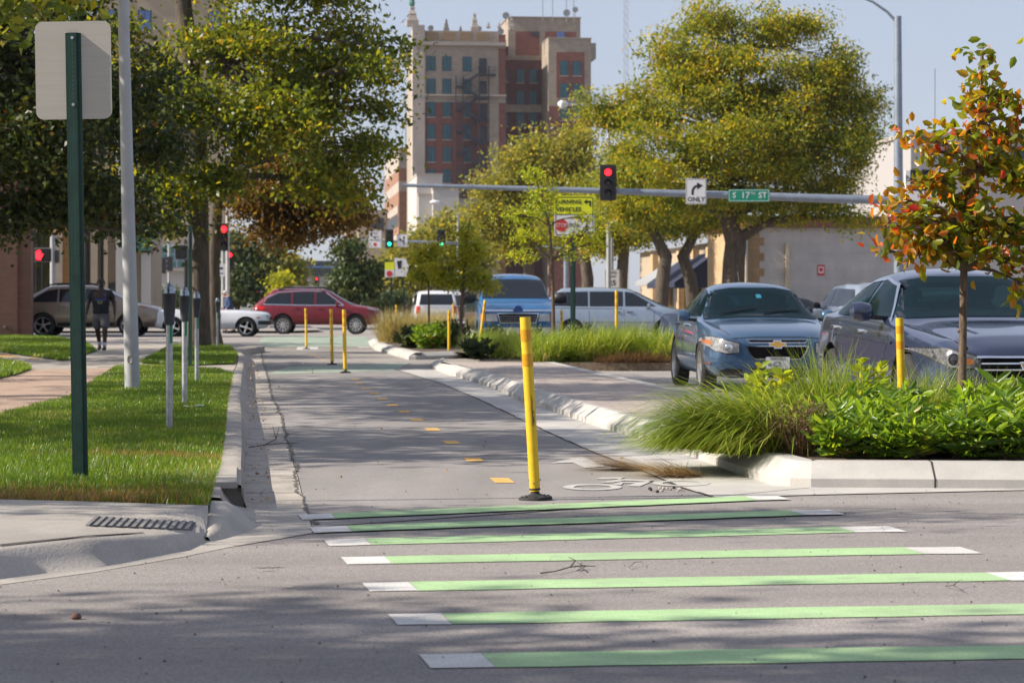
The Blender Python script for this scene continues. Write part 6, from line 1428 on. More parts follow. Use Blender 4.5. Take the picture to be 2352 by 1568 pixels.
# ---- compact sedan facing us
SED = dict(zs=[(0,.30),(.12,.21),(.5,.19),(4.0,.2),(4.4,.28),(4.6,.4)], ws=[(0,.62),(.1,.74),(.3,.81),(.9,.82),(3.9,.82),(4.4,.72),(4.6,.58)],
  zm=[(0,.50),(.3,.56),(1.0,.62),(4.6,.66)], wm=[(0,.70),(.06,.79),(.2,.85),(.45,.885),(1.0,.898),(3.5,.898),(4.1,.86),(4.45,.76),(4.6,.62)],
  zb=[(0,.68),(.06,.73),(.25,.80),(.8,.87),(1.35,.935),(2.2,.96),(3.4,1.0),(4.1,1.03),(4.5,1.0),(4.6,.86)], wb=[(0,.64),(.06,.71),(.25,.77),(.8,.80),(1.35,.82),(3.4,.82),(4.1,.76),(4.5,.66),(4.6,.56)],
  ze=[(0,.69),(.06,.745),(.25,.825),(.8,.895),(1.2,.93),(1.40,.975),(2.12,1.35),(2.5,1.40),(3.0,1.38),(3.3,1.31),(3.95,1.07),(4.1,1.05),(4.5,1.01),(4.6,.87)],
  we=[(0,.46),(.25,.62),(1.2,.70),(1.42,.72),(2.12,.585),(2.5,.57),(3.2,.565),(3.95,.62),(4.5,.54),(4.6,.44)],
  zc=[(0,.71),(.06,.77),(.25,.855),(.8,.935),(1.18,.965),(1.36,1.0),(2.14,1.41),(2.3,1.445),(2.6,1.475),(3.0,1.455),(3.35,1.36),(3.95,1.10),(4.1,1.075),(4.5,1.03),(4.6,.89)])
cruze_p = paint('slate blue metallic paint', (.045,.10,.185))
D = 31.2; X0 = (1786-CX)/F*D
SW = [[(1.62,1.0),(2.10,1.30),(2.42,1.36),(2.52,1.36),(2.56,1.0)],[(2.64,1.0),(2.62,1.36),(2.95,1.34),(3.32,1.22),(3.50,1.05),(3.45,1.02)]]
t, bv = car('parked_car', 'slate blue compact sedan parked facing us beside the brick median', 'car', SED, 4.6, (.95,3.635,.33,.79), cruze_p, (X0,D,0), SR-R(2.5), side=SW,
   screen=[(-.77,.955),(-.72,1.10),(-.61,1.335),(-.3,1.385),(.3,1.385),(.61,1.335),(.72,1.10),(.77,.955),(.3,.985),(-.3,.985)], rear=[(-.6,1.1),(-.5,1.33),(.5,1.33),(.6,1.1)], see=True, spokes=5, style=1)
G1 = [(-.40,.615),(.40,.615),(.36,.53),(.30,.455),(-.30,.455),(-.36,.53)]
patch(bv, G1, 'F', .006, 'grille', GRIL, t); outline(bv, grow(G1,.008), 'F', .011, .011, 'grille_surround', MT['chrome'], t)
G0 = [(-.40,.70),(.40,.70),(.36,.665),(-.36,.665)]
patch(bv, G0, 'F', .006, 'grille', GRIL, t); outline(bv, grow(G0,.006), 'F', .008, .010, 'grille_surround', MT['chrome'], t)
patch(bv, grow(bowtie(0,.64,.22,.085),.010), 'F', .016, 'emblem_rim', MT['chrome'], t, grid=.2); patch(bv, bowtie(0,.64,.22,.085), 'F', .021, 'emblem', GOLD, t, grid=.2)
HL = [(.50,.655),(.50,.535),(.66,.525),(.80,.56),(.868,.63),(.88,.735),(.80,.735),(.64,.685)]
both(bv, HL, 'F', .008, 'headlight', LAMPM, t, .04); both(bv, [(.82,.63),(.868,.655),(.872,.70),(.82,.69)], 'F', .012, 'turn_lamp', AMB, t, .04); both(bv, grow(HL,.012), 'F', .004, 'headlight_recess', MT['black'], t, .04)
for s in (1,-1):
    h = bv.ray_cast(Vector((-4,s*.63,.60)), Vector((1,0,0)))
    if h[0]: MB().lathe([(.055,.0),(.05,-.014),(.02,-.02),(.001,-.021)], c=h[0]+Vector((-.008,0,0)), n=18, axis='X').build('lamp_lens', MT['chrome'], t, smooth=True)
both(bv, [(.45,.32),(.45,.20),(.70,.20),(.74,.30),(.66,.33)], 'F', .006, 'fog_recess', MT['black'], t); patch(bv, [(-.36,.34),(.36,.34),(.30,.22),(-.30,.22)], 'F', .005, 'lower_intake', MT['black'], t)
both(bv, [(.835,.35),(.87,.36),(.87,.41),(.835,.405)], 'F', .012, 'marker_lamp', AMB, t, .05)
h = bv.ray_cast(Vector((-4,0,.40)), Vector((1,0,0)))[0]; px_ = h.x-.03
pl = MB().box(px_-.006,px_,-.155,.155,.325,.48).build('licence_plate', PLATE, t, bevel=.003)
text_polys('NEBRASKA', .042, MT['signblack'], pl, 'lettering', (px_-.008,.0,.458), (R(90),0,R(-90)), depth=.001); text_polys('6-C2', .085, MT['signblack'], pl, 'lettering', (px_-.008,.045,.385), (R(90),0,R(-90)), depth=.001, bold=.001)
mirror(t, 1.78, .90, 1.0, cruze_p); handle(t, bv, 2.42, .88, cruze_p); handle(t, bv, 3.35, .90, cruze_p)
for s in (1,-1):
    for pts in ([(1.50,.92),(1.52,.5),(1.56,.26)],[(2.60,.98),(2.60,.3)],[(3.40,.98),(3.36,.75),(3.22,.6)]): seam(bv, pts, 'S', t, sgn=s)
seam(bv, [(.12,-.60),(.6,-.72),(1.3,-.78)], 'T', t, name='bonnet_seam'); seam(bv, [(.12,.60),(.6,.72),(1.3,.78)], 'T', t, name='bonnet_seam'); seam(bv, [(-.58,.715),(-.3,.735),(.3,.735),(.58,.715)], 'F', t, .01, name='bonnet_seam')
for y in (.55,-.05):
    h1 = bv.ray_cast(Vector((1.40,y,4)), Vector((0,0,-1)))[0]; h2 = bv.ray_cast(Vector((1.52,y-.5,4)), Vector((0,0,-1)))[0]; MB().tube([h1+Vector((0,0,.03)),h2+Vector((0,0,.03))], .009, 6).build('wiper', MT['black'], t)
stick = patch(bv, [(-.09,1.29),(-.02,1.29),(-.02,1.24),(-.09,1.24)], 'F', .011, 'parking_sticker', mk('cyan sticker', (.015,.16,.24), .6), t)
MB().tube([(3.2,0,1.43),(3.35,0,1.62)], .004, 5).build('antenna', MT['black'], t)
mk_sed = t
# ---- larger dark sedan at the right edge
IMP = {k: [(x*5.11/4.6, z) for x, z in v] for k, v in SED.items()}
for k in ('zb','ze','zc'): IMP[k] = [(x, z+.035 if z > .6 else z) for x, z in IMP[k]]
for k in ('ws','wm','wb','we'): IMP[k] = [(x, w_*1.035) for x, w_ in IMP[k]]
imp_p = paint('dark slate grey paint', (.028,.04,.085), .25, .24)
D = 20.9; X0 = (2384-CX)/F*D; q = 5.11/4.6
t, bv = car('parked_car', 'large dark grey sedan parked behind the leafy planter, cut by the right edge', 'car', IMP, 5.11, (1.02,3.86,.355,.82), imp_p, (X0,D,0), SR,
   side=[[(x*q,z+.035) for x,z in p] for p in SW], screen=[(-.79,1.02),(-.745,1.14),(-.635,1.37),(-.3,1.42),(.3,1.42),(.635,1.37),(.745,1.14),(.79,1.02),(.3,1.04),(-.3,1.04)], rear=[(-.6,1.14),(-.5,1.37),(.5,1.37),(.6,1.14)], see=True, spokes=7)
G1 = [(-.50,.70),(.50,.70),(.50,.60),(.40,.50),(-.40,.50),(-.50,.60)]
patch(bv, G1, 'F', .006, 'grille', GRIL, t); 
for z0, z1, a in ((.705,.688,.54),(.648,.635,.5),(.592,.58,.5)): patch(bv, [(-a,z0),(a,z0),(a,z1),(-a,z1)], 'F', .013, 'chrome_bar', MT['chrome'], t)
patch(bv, [(-.56,.60),(-.54,.61),(-.40,.515),(.40,.515),(.54,.61),(.56,.60),(.42,.49),(-.42,.49)], 'F', .015, 'chrome_smile', MT['chrome'], t)
patch(bv, grow(bowtie(0,.622,.30,.105),.012), 'F', .02, 'emblem_rim', MT['chrome'], t, grid=.2); patch(bv, bowtie(0,.622,.30,.105), 'F', .026, 'emblem', GOLD, t, grid=.2)
HL = [(.54,.70),(.52,.66),(.56,.60),(.74,.60),(.84,.66),(.90,.76),(.80,.765),(.66,.735)]
both(bv, grow(HL,.012), 'F', .004, 'headlight_recess', MT['black'], t, .04); both(bv, HL, 'F', .008, 'headlight', mk('smoked headlamp', (.17,.17,.18), .18, .4, var=.5, scale=26), t, .04); both(bv, [(.57,.675),(.56,.64),(.63,.63),(.64,.69)], 'F', .012, 'turn_lamp', AMB, t, .04)
for s in (1,-1):
    h = bv.ray_cast(Vector((-4,s*.735,.675)), Vector((1,0,0)))
    if h[0]:
        MB().lathe([(.062,-.012),(.066,-.022),(.054,-.022),(.05,-.012)], c=h[0], n=22, axis='X', cap=False).build('lamp_ring', MT['chrome'], t, smooth=True); MB().lathe([(.05,-.008),(.04,-.02),(.001,-.026)], c=h[0], n=18, axis='X').build('lamp_lens', mk('smoky lens', (.09,.09,.1), .1, .3), t, smooth=True)
    for pts in ([(1.66,.95),(1.69,.5),(1.73,.26)],[(2.88,1.0),(2.88,.3)],[(3.78,1.0),(3.73,.75),(3.6,.62)]): seam(bv, pts, 'S', t, sgn=s)
    seam(bv, [(1.76,1.0),(2.3,1.335),(2.7,1.4),(3.2,1.38),(3.6,1.28),(3.9,1.08)], 'S', t, .022, s, 'window_trim', MT['chrome'], .012)
    seam(bv, [(1.5,.80),(2.6,.84),(3.9,.88)], 'S', t, .03, s, 'body_crease', imp_p, .012)
mirror(t, 1.98, .95, 1.08, imp_p, 1.15, .19); handle(t, bv, 2.70, .90, MT['chrome']); handle(t, bv, 3.72, .93, MT['chrome'])
for s in (1,-1):
    seam(bv, [(.45,s*.40),(.9,s*.44),(1.25,s*.50)], 'T', t, .05, name='bonnet_ridge', mat=imp_p, off=.012); seam(bv, [(.14,s*.64),(.7,s*.76),(1.45,s*.80)], 'T', t, name='bonnet_seam')
h = bv.ray_cast(Vector((-4,0,.38)), Vector((1,0,0)))[0]; pl = MB().box(h.x-.04,h.x-.03,-.155,.155,.30,.455).build('licence_plate', MT['black'], t)
text_polys('SIDDILL', .06, MT['signwhite'], pl, 'lettering', (h.x-.042,0,.41), (R(90),0,R(-90)), depth=.001)
both(bv, [(.45,.42),(.45,.30),(.74,.30),(.76,.40)], 'F', .006, 'fog_recess', MT['black'], t)

# ---- generic curve sets
def curves(L, W, hood, belt, roof, xw, xr0, xr1, xe, tail, sill=.24, nose=.45, tail_top=None, wr=.74, rake=.0):
    """xw: windscreen foot, xr0..xr1: flat roof, xe: foot of the rear glass, tail: height of the tail top"""
    w2 = W/2; tt = tail_top or tail
    return dict(zs=[(0,sill+.1),(.15,sill),(L-.35,sill),(L,sill+.12)], ws=[(0,w2*.62),(.15,w2*.78),(.5,w2*.92),(L-.4,w2*.92),(L-.1,w2*.84),(L,w2*.72)], zm=[(0,hood*.68),(L,belt*.66)],
      wm=[(0,w2*.66),(.1,w2*.82),(.35,w2*.95),(.8,w2),(L-.7,w2),(L-.2,w2*.95),(L-.04,w2*.86),(L,w2*.76)],
      zb=[(0,hood*.80),(.12,hood*.88),(xw*.6,hood*.96),(xw,belt-.03),(xr0,belt),(L-.4,tail-.02),(L-.05,tail-.06),(L,tail-.2)], wb=[(0,w2*.6),(.12,w2*.72),(.5,w2*.86),(xw,w2*.91),(L-.5,w2*.91),(L-.1,w2*.85),(L,w2*.7)],
      ze=[(0,hood*.82),(.12,hood*.91),(xw*.6,hood*.985),(xw,belt+.02),(xr0,roof-.09),((xr0+xr1)/2,roof-.06),(xr1,roof-.09),(xe,tt+.02),(L-.06,tt-.0),(L,tail-.16)],
      we=[(0,w2*.5),(.4,w2*.7),(xw,w2*.80),(xr0,w2*wr*.9),((xr0+xr1)/2,w2*wr*.92),(xr1,w2*wr*.9),(xe,w2*wr),(L,w2*.55)],
      zc=[(0,hood*.85),(.12,hood*.94),(xw*.6,hood*1.02),(xw-.03,belt+.05),(xr0,roof-.03),((xr0+xr1)/2,roof),(xr1,roof-.03),(xe,tt+.05),(L-.06,tt+.02),(L,tail-.13)])
# ---- red wagon crossing, seen from its side
p_red = paint('dark red paint', (.15,.005,.014), .1, .4); p_red.node_tree.nodes['Principled BSDF'].inputs['Coat Weight'].default_value = .4; D = 92.; k = D/F
c = curves(4.82, 1.84, 1.0, 1.03, 1.64, 1.15, 2.05, 4.05, 4.70, .98, .34, tail_top=1.06)
xnose = (876-CX)*k
SWG = [[(1.42,1.06),(2.12,1.48),(2.42,1.50),(2.42,1.06)],[(2.50,1.06),(2.50,1.50),(3.30,1.48),(3.30,1.06)],[(3.38,1.06),(3.38,1.47),(3.85,1.44),(4.28,1.26),(4.36,1.08)]]
t, bv = car('station_wagon', 'dark red wagon with roof rails crossing the street', 'car', c, 4.82, (.93,3.675,.345,.79), p_red, (xnose,D,crown(xnose-2,D)), R(180), side=SWG, screen=[(-.7,1.06),(-.58,1.47),(.58,1.47),(.7,1.06)], rear=[(-.62,1.12),(-.52,1.47),(.52,1.47),(.62,1.12)], spokes=10, style=0)
both(bv, [(0.0,.2),(4.82,.2),(4.82,.40),(4.25,.40),(4.1,.46),(.55,.46),(.5,.40),(0,.40)], 'S', .012, 'cladding', MT['black'], t, .2) if False else None
for s in (1,-1):
    for x0, x1 in ((1.36,3.24),(4.1,4.72),(.08,.5)): patch(bv, [(x0,.26),(x1,.26),(x1,.44),(x0,.44)], 'S', .008, 'cladding', MT['black'], t, s, .15)
    patch(bv, [(4.42,.86),(4.78,.90),(4.78,.99),(4.52,1.0),(4.30,.95)], 'S', .012, 'tail_lamp', TAIL, t, s); patch(bv, [(.1,.82),(.42,.88),(.5,.94),(.25,.90)], 'S', .012, 'headlight', LAMPM, t, s); patch(bv, [(4.58,.50),(4.66,.50),(4.66,.62),(4.58,.62)], 'S', .01, 'reflector', TAIL, t, s)
    seam(bv, [(1.38,1.03),(2.10,1.515),(2.9,1.545),(3.85,1.49),(4.32,1.28),(4.40,1.06),(2.8,1.03),(1.38,1.03)], 'S', t, .028, s, 'window_trim', MT['chrome'], .010)
    for pts in ([(1.40,.98),(1.42,.46)],[(2.46,1.0),(2.46,.46)],[(3.34,1.0),(3.2,.7)]): seam(bv, pts, 'S', t, sgn=s)
    MB().tube([(1.95,s*.60,1.56),(2.15,s*.60,1.66),(3.5,s*.60,1.66),(3.85,s*.58,1.58)], .028, 8).build('roof_rail', MT['black'], t, smooth=True); MB().box(2.3,3.3,s*.60-.02,s*.60+.02,1.675,1.70).build('roof_rail', MT['chrome'], t)
mirror(t, 1.62, .93, 1.08, p_red); handle(t, bv, 2.25, .92, p_red); handle(t, bv, 3.15, .94, p_red); patch(bv, [(-.26,.78),(.26,.78),(.26,.90),(-.26,.90)], 'R', .01, 'licence_plate', PLATE, t); MB().box(4.55,4.75,-.55,.55,1.50,1.53).build('spoiler', p_red, t, bevel=.01)
t.scale.z = 1.07
# ---- tan crossover behind the light pole
p_tan = paint('tan grey metallic paint', (.24,.185,.135)); D = 82.; k = D/F
c = curves(4.68, 1.93, 1.06, 1.10, 1.71, 1.0, 2.0, 3.6, 4.5, 1.05, .30, tail_top=1.15)
xnose = (373-CX)*k
t, bv = car('crossover', 'tan crossover waiting at the corner behind the walking person', 'car', c, 4.68, (.94,3.76,.37,.83), p_tan, (xnose,D,crown(xnose-2,D)), R(180), side=[[(1.35,1.13),(2.05,1.54),(2.4,1.57),(2.4,1.13)],[(2.46,1.13),(2.46,1.57),(3.25,1.55),(3.25,1.13)],[(3.31,1.13),(3.31,1.55),(3.7,1.48),(4.15,1.22),(4.1,1.13)]], screen=[(-.75,1.14),(-.6,1.56),(.6,1.56),(.75,1.14)], rear=[(-.65,1.2),(-.55,1.55),(.55,1.55),(.65,1.2)], spokes=5, style=0, scale=1.03, rr=.27)
for s in (1,-1):
    patch(bv, [(.12,.88),(.55,.98),(.62,1.03),(.3,.99)], 'S', .012, 'headlight', LAMPM, t, s); patch(bv, [(.36,.93),(.58,.99),(.60,1.02),(.40,.975)], 'S', .016, 'turn_lamp', AMB, t, s)
    for x0, x1 in ((1.42,3.28),(4.2,4.6),(.08,.46)): patch(bv, [(x0,.26),(x1,.26),(x1,.46),(x0,.46)], 'S', .008, 'cladding', MT['black'], t, s, .15)
    for pts in ([(1.40,1.06),(1.42,.46)],[(2.43,1.08),(2.43,.46)],[(3.3,1.08),(3.2,.8)]): seam(bv, pts, 'S', t, sgn=s)
    MB().tube([(2.0,s*.62,1.66),(2.2,s*.62,1.73),(3.4,s*.62,1.73),(3.7,s*.6,1.66)], .024, 8).build('roof_rail', MT['black'], t, smooth=True)
mirror(t, 1.6, .97, 1.15, p_tan); handle(t, bv, 2.25, 1.0, p_tan); handle(t, bv, 3.1, 1.0, p_tan)
# ---- white open sports car
p_wht = paint('white paint', (.62,.63,.66), 0, .35); D = 82.; k = D/F
c = curves(3.95, 1.52, .86, .84, .92, 1.62, 1.9, 2.6, 3.0, .82, .24, tail_top=.86, wr=.9)
xnose = (622-CX)*k
t, bv = car('sports_car', 'small white sports car between the big trunk and the red wagon', 'car', c, 3.95, (.74,3.12,.30,.64), p_wht, (xnose,D,crown(xnose-1.5,D)), R(180), spokes=4, style=0, scale=1.03, rr=.21, wdark=MT['black'], rimmat=MT['chrome'])
MB().prism([(1.62,-.6,.90),(1.95,-.5,1.18),(1.98,-.5,1.18),(1.66,-.6,.90)], (0,1.1,0)).build('windscreen', MT['glassdark'], t)
cb = MB(); rings = []
for x, z, w_ in ((1.95,1.17,.5),(2.3,1.22,.5),(2.75,1.16,.5),(3.05,.92,.52)): rings.append([Vector((x,w_*math.cos(a)*1.05,.84+(z-.84)*max(0,math.sin(a))**.5)) for a in np.linspace(0,math.pi,11)])
cb.loft(rings, False, False); cb.build('soft_top', MT['black'], t, smooth=True)
for s in (1,-1):
    patch(bv, [(.28,.60),(.40,.60),(.40,.645),(.28,.645)], 'S', .012, 'marker_lamp', AMB, t, s); seam(bv, [(1.55,.82),(1.58,.32)], 'S', t, sgn=s); seam(bv, [(2.55,.82),(2.5,.34)], 'S', t, sgn=s)
    patch(bv, [(.0,.40),(.34,.40),(.34,.52),(.0,.52)], 'S', .025, 'bumper', MT['black'], t, s)
    patch(bv, [(s*.38,.56),(s*.56,.56),(s*.56,.70),(s*.38,.70)], 'F', .015, 'headlight', LAMPM, t)
MB().box(-.06,.10,-.62,.62,.38,.52).build('bumper', MT['black'], t, bevel=.03); handle(t, bv, 2.4, .70, MT['chrome'], .12); patch(bv, [(-.3,.55),(.3,.55),(.3,.64),(-.3,.64)], 'F', .012, 'grille', GRIL, t)
# ---- silver minivan
p_sil = paint('pale silver blue paint', (.26,.32,.40), .4); D = 79.5; k = D/F
c = curves(5.1, 2.0, 1.03, 1.08, 1.75, .95, 2.1, 4.3, 4.95, 1.05, .28, tail_top=1.2)
xnose = (1590-CX)*k
t, bv = car('minivan', 'pale silver minivan crossing behind the far planter', 'car', c, 5.1, (.95,3.98,.335,.87), p_sil, (xnose,D,0), R(180), side=[[(1.25,1.12),(1.98,1.55),(2.25,1.60),(2.25,1.12)],[(2.32,1.12),(2.32,1.60),(3.4,1.60),(3.4,1.12)],[(3.46,1.12),(3.46,1.60),(4.25,1.58),(4.72,1.22),(4.72,1.14)]], screen=[(-.78,1.12),(-.65,1.58),(.65,1.58),(.78,1.12)], rear=[(-.68,1.2),(-.6,1.58),(.6,1.58),(.68,1.2)], spokes=9)
for s in (1,-1):
    patch(bv, [(4.85,.86),(5.05,.86),(5.04,1.12),(4.86,1.14)], 'S', .012, 'tail_lamp', TAIL, t, s); patch(bv, [(.1,.72),(.5,.76),(.52,.86),(.12,.84)], 'S', .012, 'headlight', LAMPM, t, s)
    for pts in ([(1.3,1.04),(1.32,.36)],[(2.28,1.06),(2.28,.34)],[(3.43,1.06),(3.4,.4)],[(.5,.60),(4.9,.60)]): seam(bv, pts, 'S', t, sgn=s)
    seam(bv, [(2.35,1.04),(4.6,1.06)], 'S', t, .02, s, 'slide_rail', MT['black'])
mirror(t, 1.5, 1.0, 1.14, p_sil); handle(t, bv, 2.1, .93, MT['black']); handle(t, bv, 2.5, .93, MT['black']); patch(bv, [(-.26,.78),(.26,.78),(.26,.90),(-.26,.90)], 'R', .01, 'licence_plate', PLATE, t)
# ---- blue full size van facing us
p_blu = paint('bright blue paint', (.006,.10,.26), .1, .4); D = 62.; k = D/F
VAN = dict(zs=[(0,.42),(.12,.32),(5.2,.34),(5.4,.42)], ws=[(0,.85),(.12,.92),(5.3,.92),(5.4,.88)], zm=[(0,.62),(.2,.75),(5.4,.8)], wm=[(0,.90),(.1,.97),(.3,1.0),(5.2,1.0),(5.4,.95)],
  zb=[(0,.94),(.06,1.0),(.3,1.12),(.75,1.24),(5.3,1.26),(5.4,1.22)], wb=[(0,.84),(.1,.90),(.3,.93),(.75,.95),(5.3,.95),(5.4,.92)],
  ze=[(0,.95),(.06,1.02),(.3,1.15),(.70,1.25),(.80,1.32),(1.35,1.80),(1.8,1.90),(5.2,1.90),(5.4,1.80)], we=[(0,.74),(.3,.84),(.7,.87),(.8,.87),(1.35,.78),(1.8,.77),(5.2,.78),(5.4,.76)], zc=[(0,.97),(.06,1.05),(.3,1.18),(.68,1.28),(.78,1.34),(1.35,1.86),(1.6,1.95),(2.2,2.0),(5.2,1.99),(5.4,1.88)])
t, bv = car('van', 'bright blue full size van coming towards us behind the far planter', 'van', VAN, 5.4, (.75,4.2,.36,.86), p_blu, ((1190-CX)*k,D,0), SR-.01, side=[[(1.0,1.34),(1.38,1.72),(2.0,1.76),(2.0,1.34)],[(2.2,1.34),(2.2,1.76),(3.4,1.76),(3.4,1.34)],[(3.6,1.34),(3.6,1.76),(5.0,1.76),(5.0,1.34)]], screen=[(-.86,1.335),(-.75,1.80),(-.4,1.83),(.4,1.83),(.75,1.80),(.86,1.335)], spokes=8)
patch(bv, [(-.52,.93),(.52,.93),(.44,.70),(-.44,.70)], 'F', .01, 'grille', GRIL, t); outline(bv, [(-.54,.945),(.54,.945),(.46,.69),(-.46,.69)], 'F', .02, .014, 'grille_surround', MT['chrome'], t)
for z in (.87,.81,.755): patch(bv, [(-.48,z),(.48,z),(.48,z-.012),(-.48,z-.012)], 'F', .018, 'grille_bar', MT['galv'], t)
both(bv, [(.56,.93),(.82,.93),(.82,.74),(.52,.74)], 'F', .012, 'headlight', mk('frosted headlamp', (.5,.5,.5), .3, .1, var=.15, scale=20), t); both(bv, [(.84,.92),(.95,.92),(.95,.74),(.84,.74)], 'F', .012, 'turn_lamp', AMB, t)
patch(bv, [(-.88,1.035),(.88,1.035),(.88,.995),(-.88,.995)], 'F', .01, 'bonnet_stripe', MT['chrome'], t); MB().lathe([(.13,-.012),(.12,-.02),(.001,-.022)], c=(bv.ray_cast(Vector((-4,0,1.015)),Vector((1,0,0)))[0]), n=20, axis='X').build('oval_badge', mk('navy badge', (.02,.06,.25), .3), t)
MB().box(-.12,.02,-.98,.98,.40,.58).build('bumper', MT['chrome'], t, bevel=.03); mirror(t, 1.05, 1.02, 1.34, MT['black'], 1.9, .2)
for y in (.5,-.1): MB().tube([(.84,y,1.36),(.98,y-.55,1.47)], .012, 6).build('wiper', MT['black'], t)
# ---- white van seen from behind
D = 101.; k = D/F
c = curves(4.9, 1.95, 1.05, 1.1, 1.80, .95, 2.0, 4.5, 4.82, 1.1, .32, tail_top=1.25, wr=.86)
t, bv = car('minivan', 'white van seen from behind beyond the feathery tan grass', 'van', c, 4.9, (.95,3.9,.34,.84), p_wht, ((954-CX)*k+.5,D+4.9,0), R(-90)+.08, rear=[(-.72,1.18),(-.64,1.62),(.64,1.62),(.72,1.18)], side=[[(1.3,1.15),(2.0,1.58),(4.4,1.6),(4.6,1.2)]], spokes=8)
both(bv, [(.70,.80),(.86,.80),(.84,1.12),(.70,1.12)], 'R', .012, 'tail_lamp', TAIL, t); patch(bv, [(-.55,1.12),(.55,1.12),(.55,1.09),(-.55,1.09)], 'R', .015, 'trim_bar', MT['chrome'], t); patch(bv, [(-.26,.84),(.26,.84),(.26,.97),(-.26,.97)], 'R', .012, 'licence_plate', PLATE, t)
# ---- pickup seen from behind
D = 108.; k = D/F
t = thing('pickup_truck', 'pale pickup with a dark brown tailgate right of the white van', 'truck', ((1026-CX)*k,D,0), R(-2))
MB().box(-.9,.9,0,.06,.62,1.12).build('tailgate', mk('brown tailgate', (.07,.05,.04), .6), t, bevel=.02); 
for s in (1,-1): MB().box(s*.9 if s>0 else -1.0,1.0 if s>0 else -.9,0,2.4,.55,1.18).build('bed_side', p_wht, t, bevel=.03)
MB().box(-.9,.9,.07,2.4,.55,.72).build('bed_floor', MT['black'], t); MB().box(-.98,.98,-.12,.0,.45,.6).build('bumper', MT['chrome'], t, bevel=.02)
m = MB(); m.loft([[Vector((w_*sx,y,z)) for sx,z in ((-1,.5),(-1,1.1),(-.84,1.75),(.84,1.75),(1,1.1),(1,.5))] for y, w_ in ((2.45,.95),(4.0,.95))]); m.build('cab', p_wht, t, bevel=.05); MB().box(-.75,.75,2.40,2.448,1.15,1.62).build('rear_window', MT['glassdark'], t)
MB().box(-.95,.95,4.0,5.3,.5,1.12).build('bonnet', p_wht, t, bevel=.08)
for y in (1.1,4.6):
    for s in (1,-1):
        wh = wheel(t, 0, 0, .36, .24, 8, MT['rim']); wh.location = (s*.86,y,.36); wh.rotation_euler.z = R(-90)*s
for s in (1,-1): MB().box(s*.93-.06,s*.93+.06,-.02,.0,.75,1.05).build('tail_lamp', TAIL, t)
# ---- parked cars further back, from one generic saloon
LOT = 'cars parked in the lot behind the blue sedan'
def lot_car(label, px, D, rz, col, tall=False):
    c = curves(4.7, 1.82, .93, .97, 1.47, 1.3, 2.1, 3.1, 3.95, 1.02, .24) if not tall else curves(4.6, 1.9, 1.05, 1.1, 1.72, 1.05, 1.9, 3.8, 4.5, 1.08, .3, tail_top=1.2)
    b = at(px,702,D)
    s_ = [[(1.6,1.0),(2.15,1.33),(2.5,1.36),(2.5,1.0)],[(2.58,1.0),(2.58,1.36),(3.05,1.34),(3.6,1.08),(3.5,1.0)]] if not tall else [[(1.4,1.13),(1.95,1.53),(2.4,1.57),(2.4,1.13)],[(2.48,1.13),(2.48,1.57),(3.8,1.53),(4.15,1.2),(4.1,1.13)]]
    top = 1.36 if not tall else 1.56; lo = 1.02 if not tall else 1.15
    t, bv = car('parked_car', label, 'car', c, 4.7 if not tall else 4.6, (.95,3.65,.33,.78), paint('paint', col), (b.x,D,0), rz, side=s_, screen=[(-.72,lo),(-.58,top),(.58,top),(.72,lo)], rear=[(-.6,lo+.06),(-.5,top),(.5,top),(.6,lo+.06)], spokes=8, group=LOT)
    both(bv, [(.5,.62),(.5,.74),(.78,.80),(.80,.66)], 'F', .012, 'headlight', LAMPM, t); both(bv, [(.5,.78),(.5,.92),(.78,.92),(.78,.78)], 'R', .012, 'tail_lamp', TAIL, t); mirror(t, 1.75, .90, 1.02 if not tall else 1.14, MT['black']); patch(bv, [(-.3,.60),(.3,.60),(.3,.50),(-.3,.50)], 'F', .01, 'grille', GRIL, t)
    for s in (1,-1): seam(bv, [(2.54,1.0),(2.54,.3)], 'S', t, sgn=s)
    return t
lot_car('dark blue saloon whose roof and side windows show between the two big sedans', 1880, 47, R(118), (.035,.05,.10))
lot_car('grey saloon low behind the mirror of the dark sedan', 1975, 53, R(35), (.10,.11,.13))
lot_car('silver crossover whose dark rear window shows above the grey saloon', 1915, 62, R(-80), (.25,.29,.36), True)
lot_car('black saloon against the white store wall', 1985, 84, R(180), (.015,.016,.02))
lot_car('small pale car behind the nose of the silver minivan', 1585, 96, R(180), (.36,.38,.42))
# ------------------------------------------------------------------ people
def skin(name, nodes, edges, mat, parent, root=0, sub=2):
    """nodes: [(x,y,z,r)] or [(x,y,z,(rx,ry))]; grown with a skin modifier and baked to one mesh"""
    me = bpy.data.meshes.new(name); me.from_pydata([n[:3] for n in nodes], edges, [])
    o = bpy.data.objects.new(name, me); COL.objects.link(o)
    o.modifiers.new('k', 'SKIN'); sv = me.skin_vertices[0].data
    for i, n in enumerate(nodes):
        r = n[3]; sv[i].radius = r if hasattr(r,'__len__') else (r, r); sv[i].use_root = (i == root)
    s = o.modifiers.new('s', 'SUBSURF'); s.levels = sub; s.render_levels = sub
    dg = bpy.context.evaluated_depsgraph_get(); m2 = bpy.data.meshes.new_from_object(o.evaluated_get(dg)); bpy.data.objects.remove(o)
    m2.materials.clear(); m2.materials.append(mat); m2.polygons.foreach_set('use_smooth', [True]*len(m2.polygons)); m2.name = name
    o = bpy.data.objects.new(name, m2); COL.objects.link(o); o.parent = parent; return o
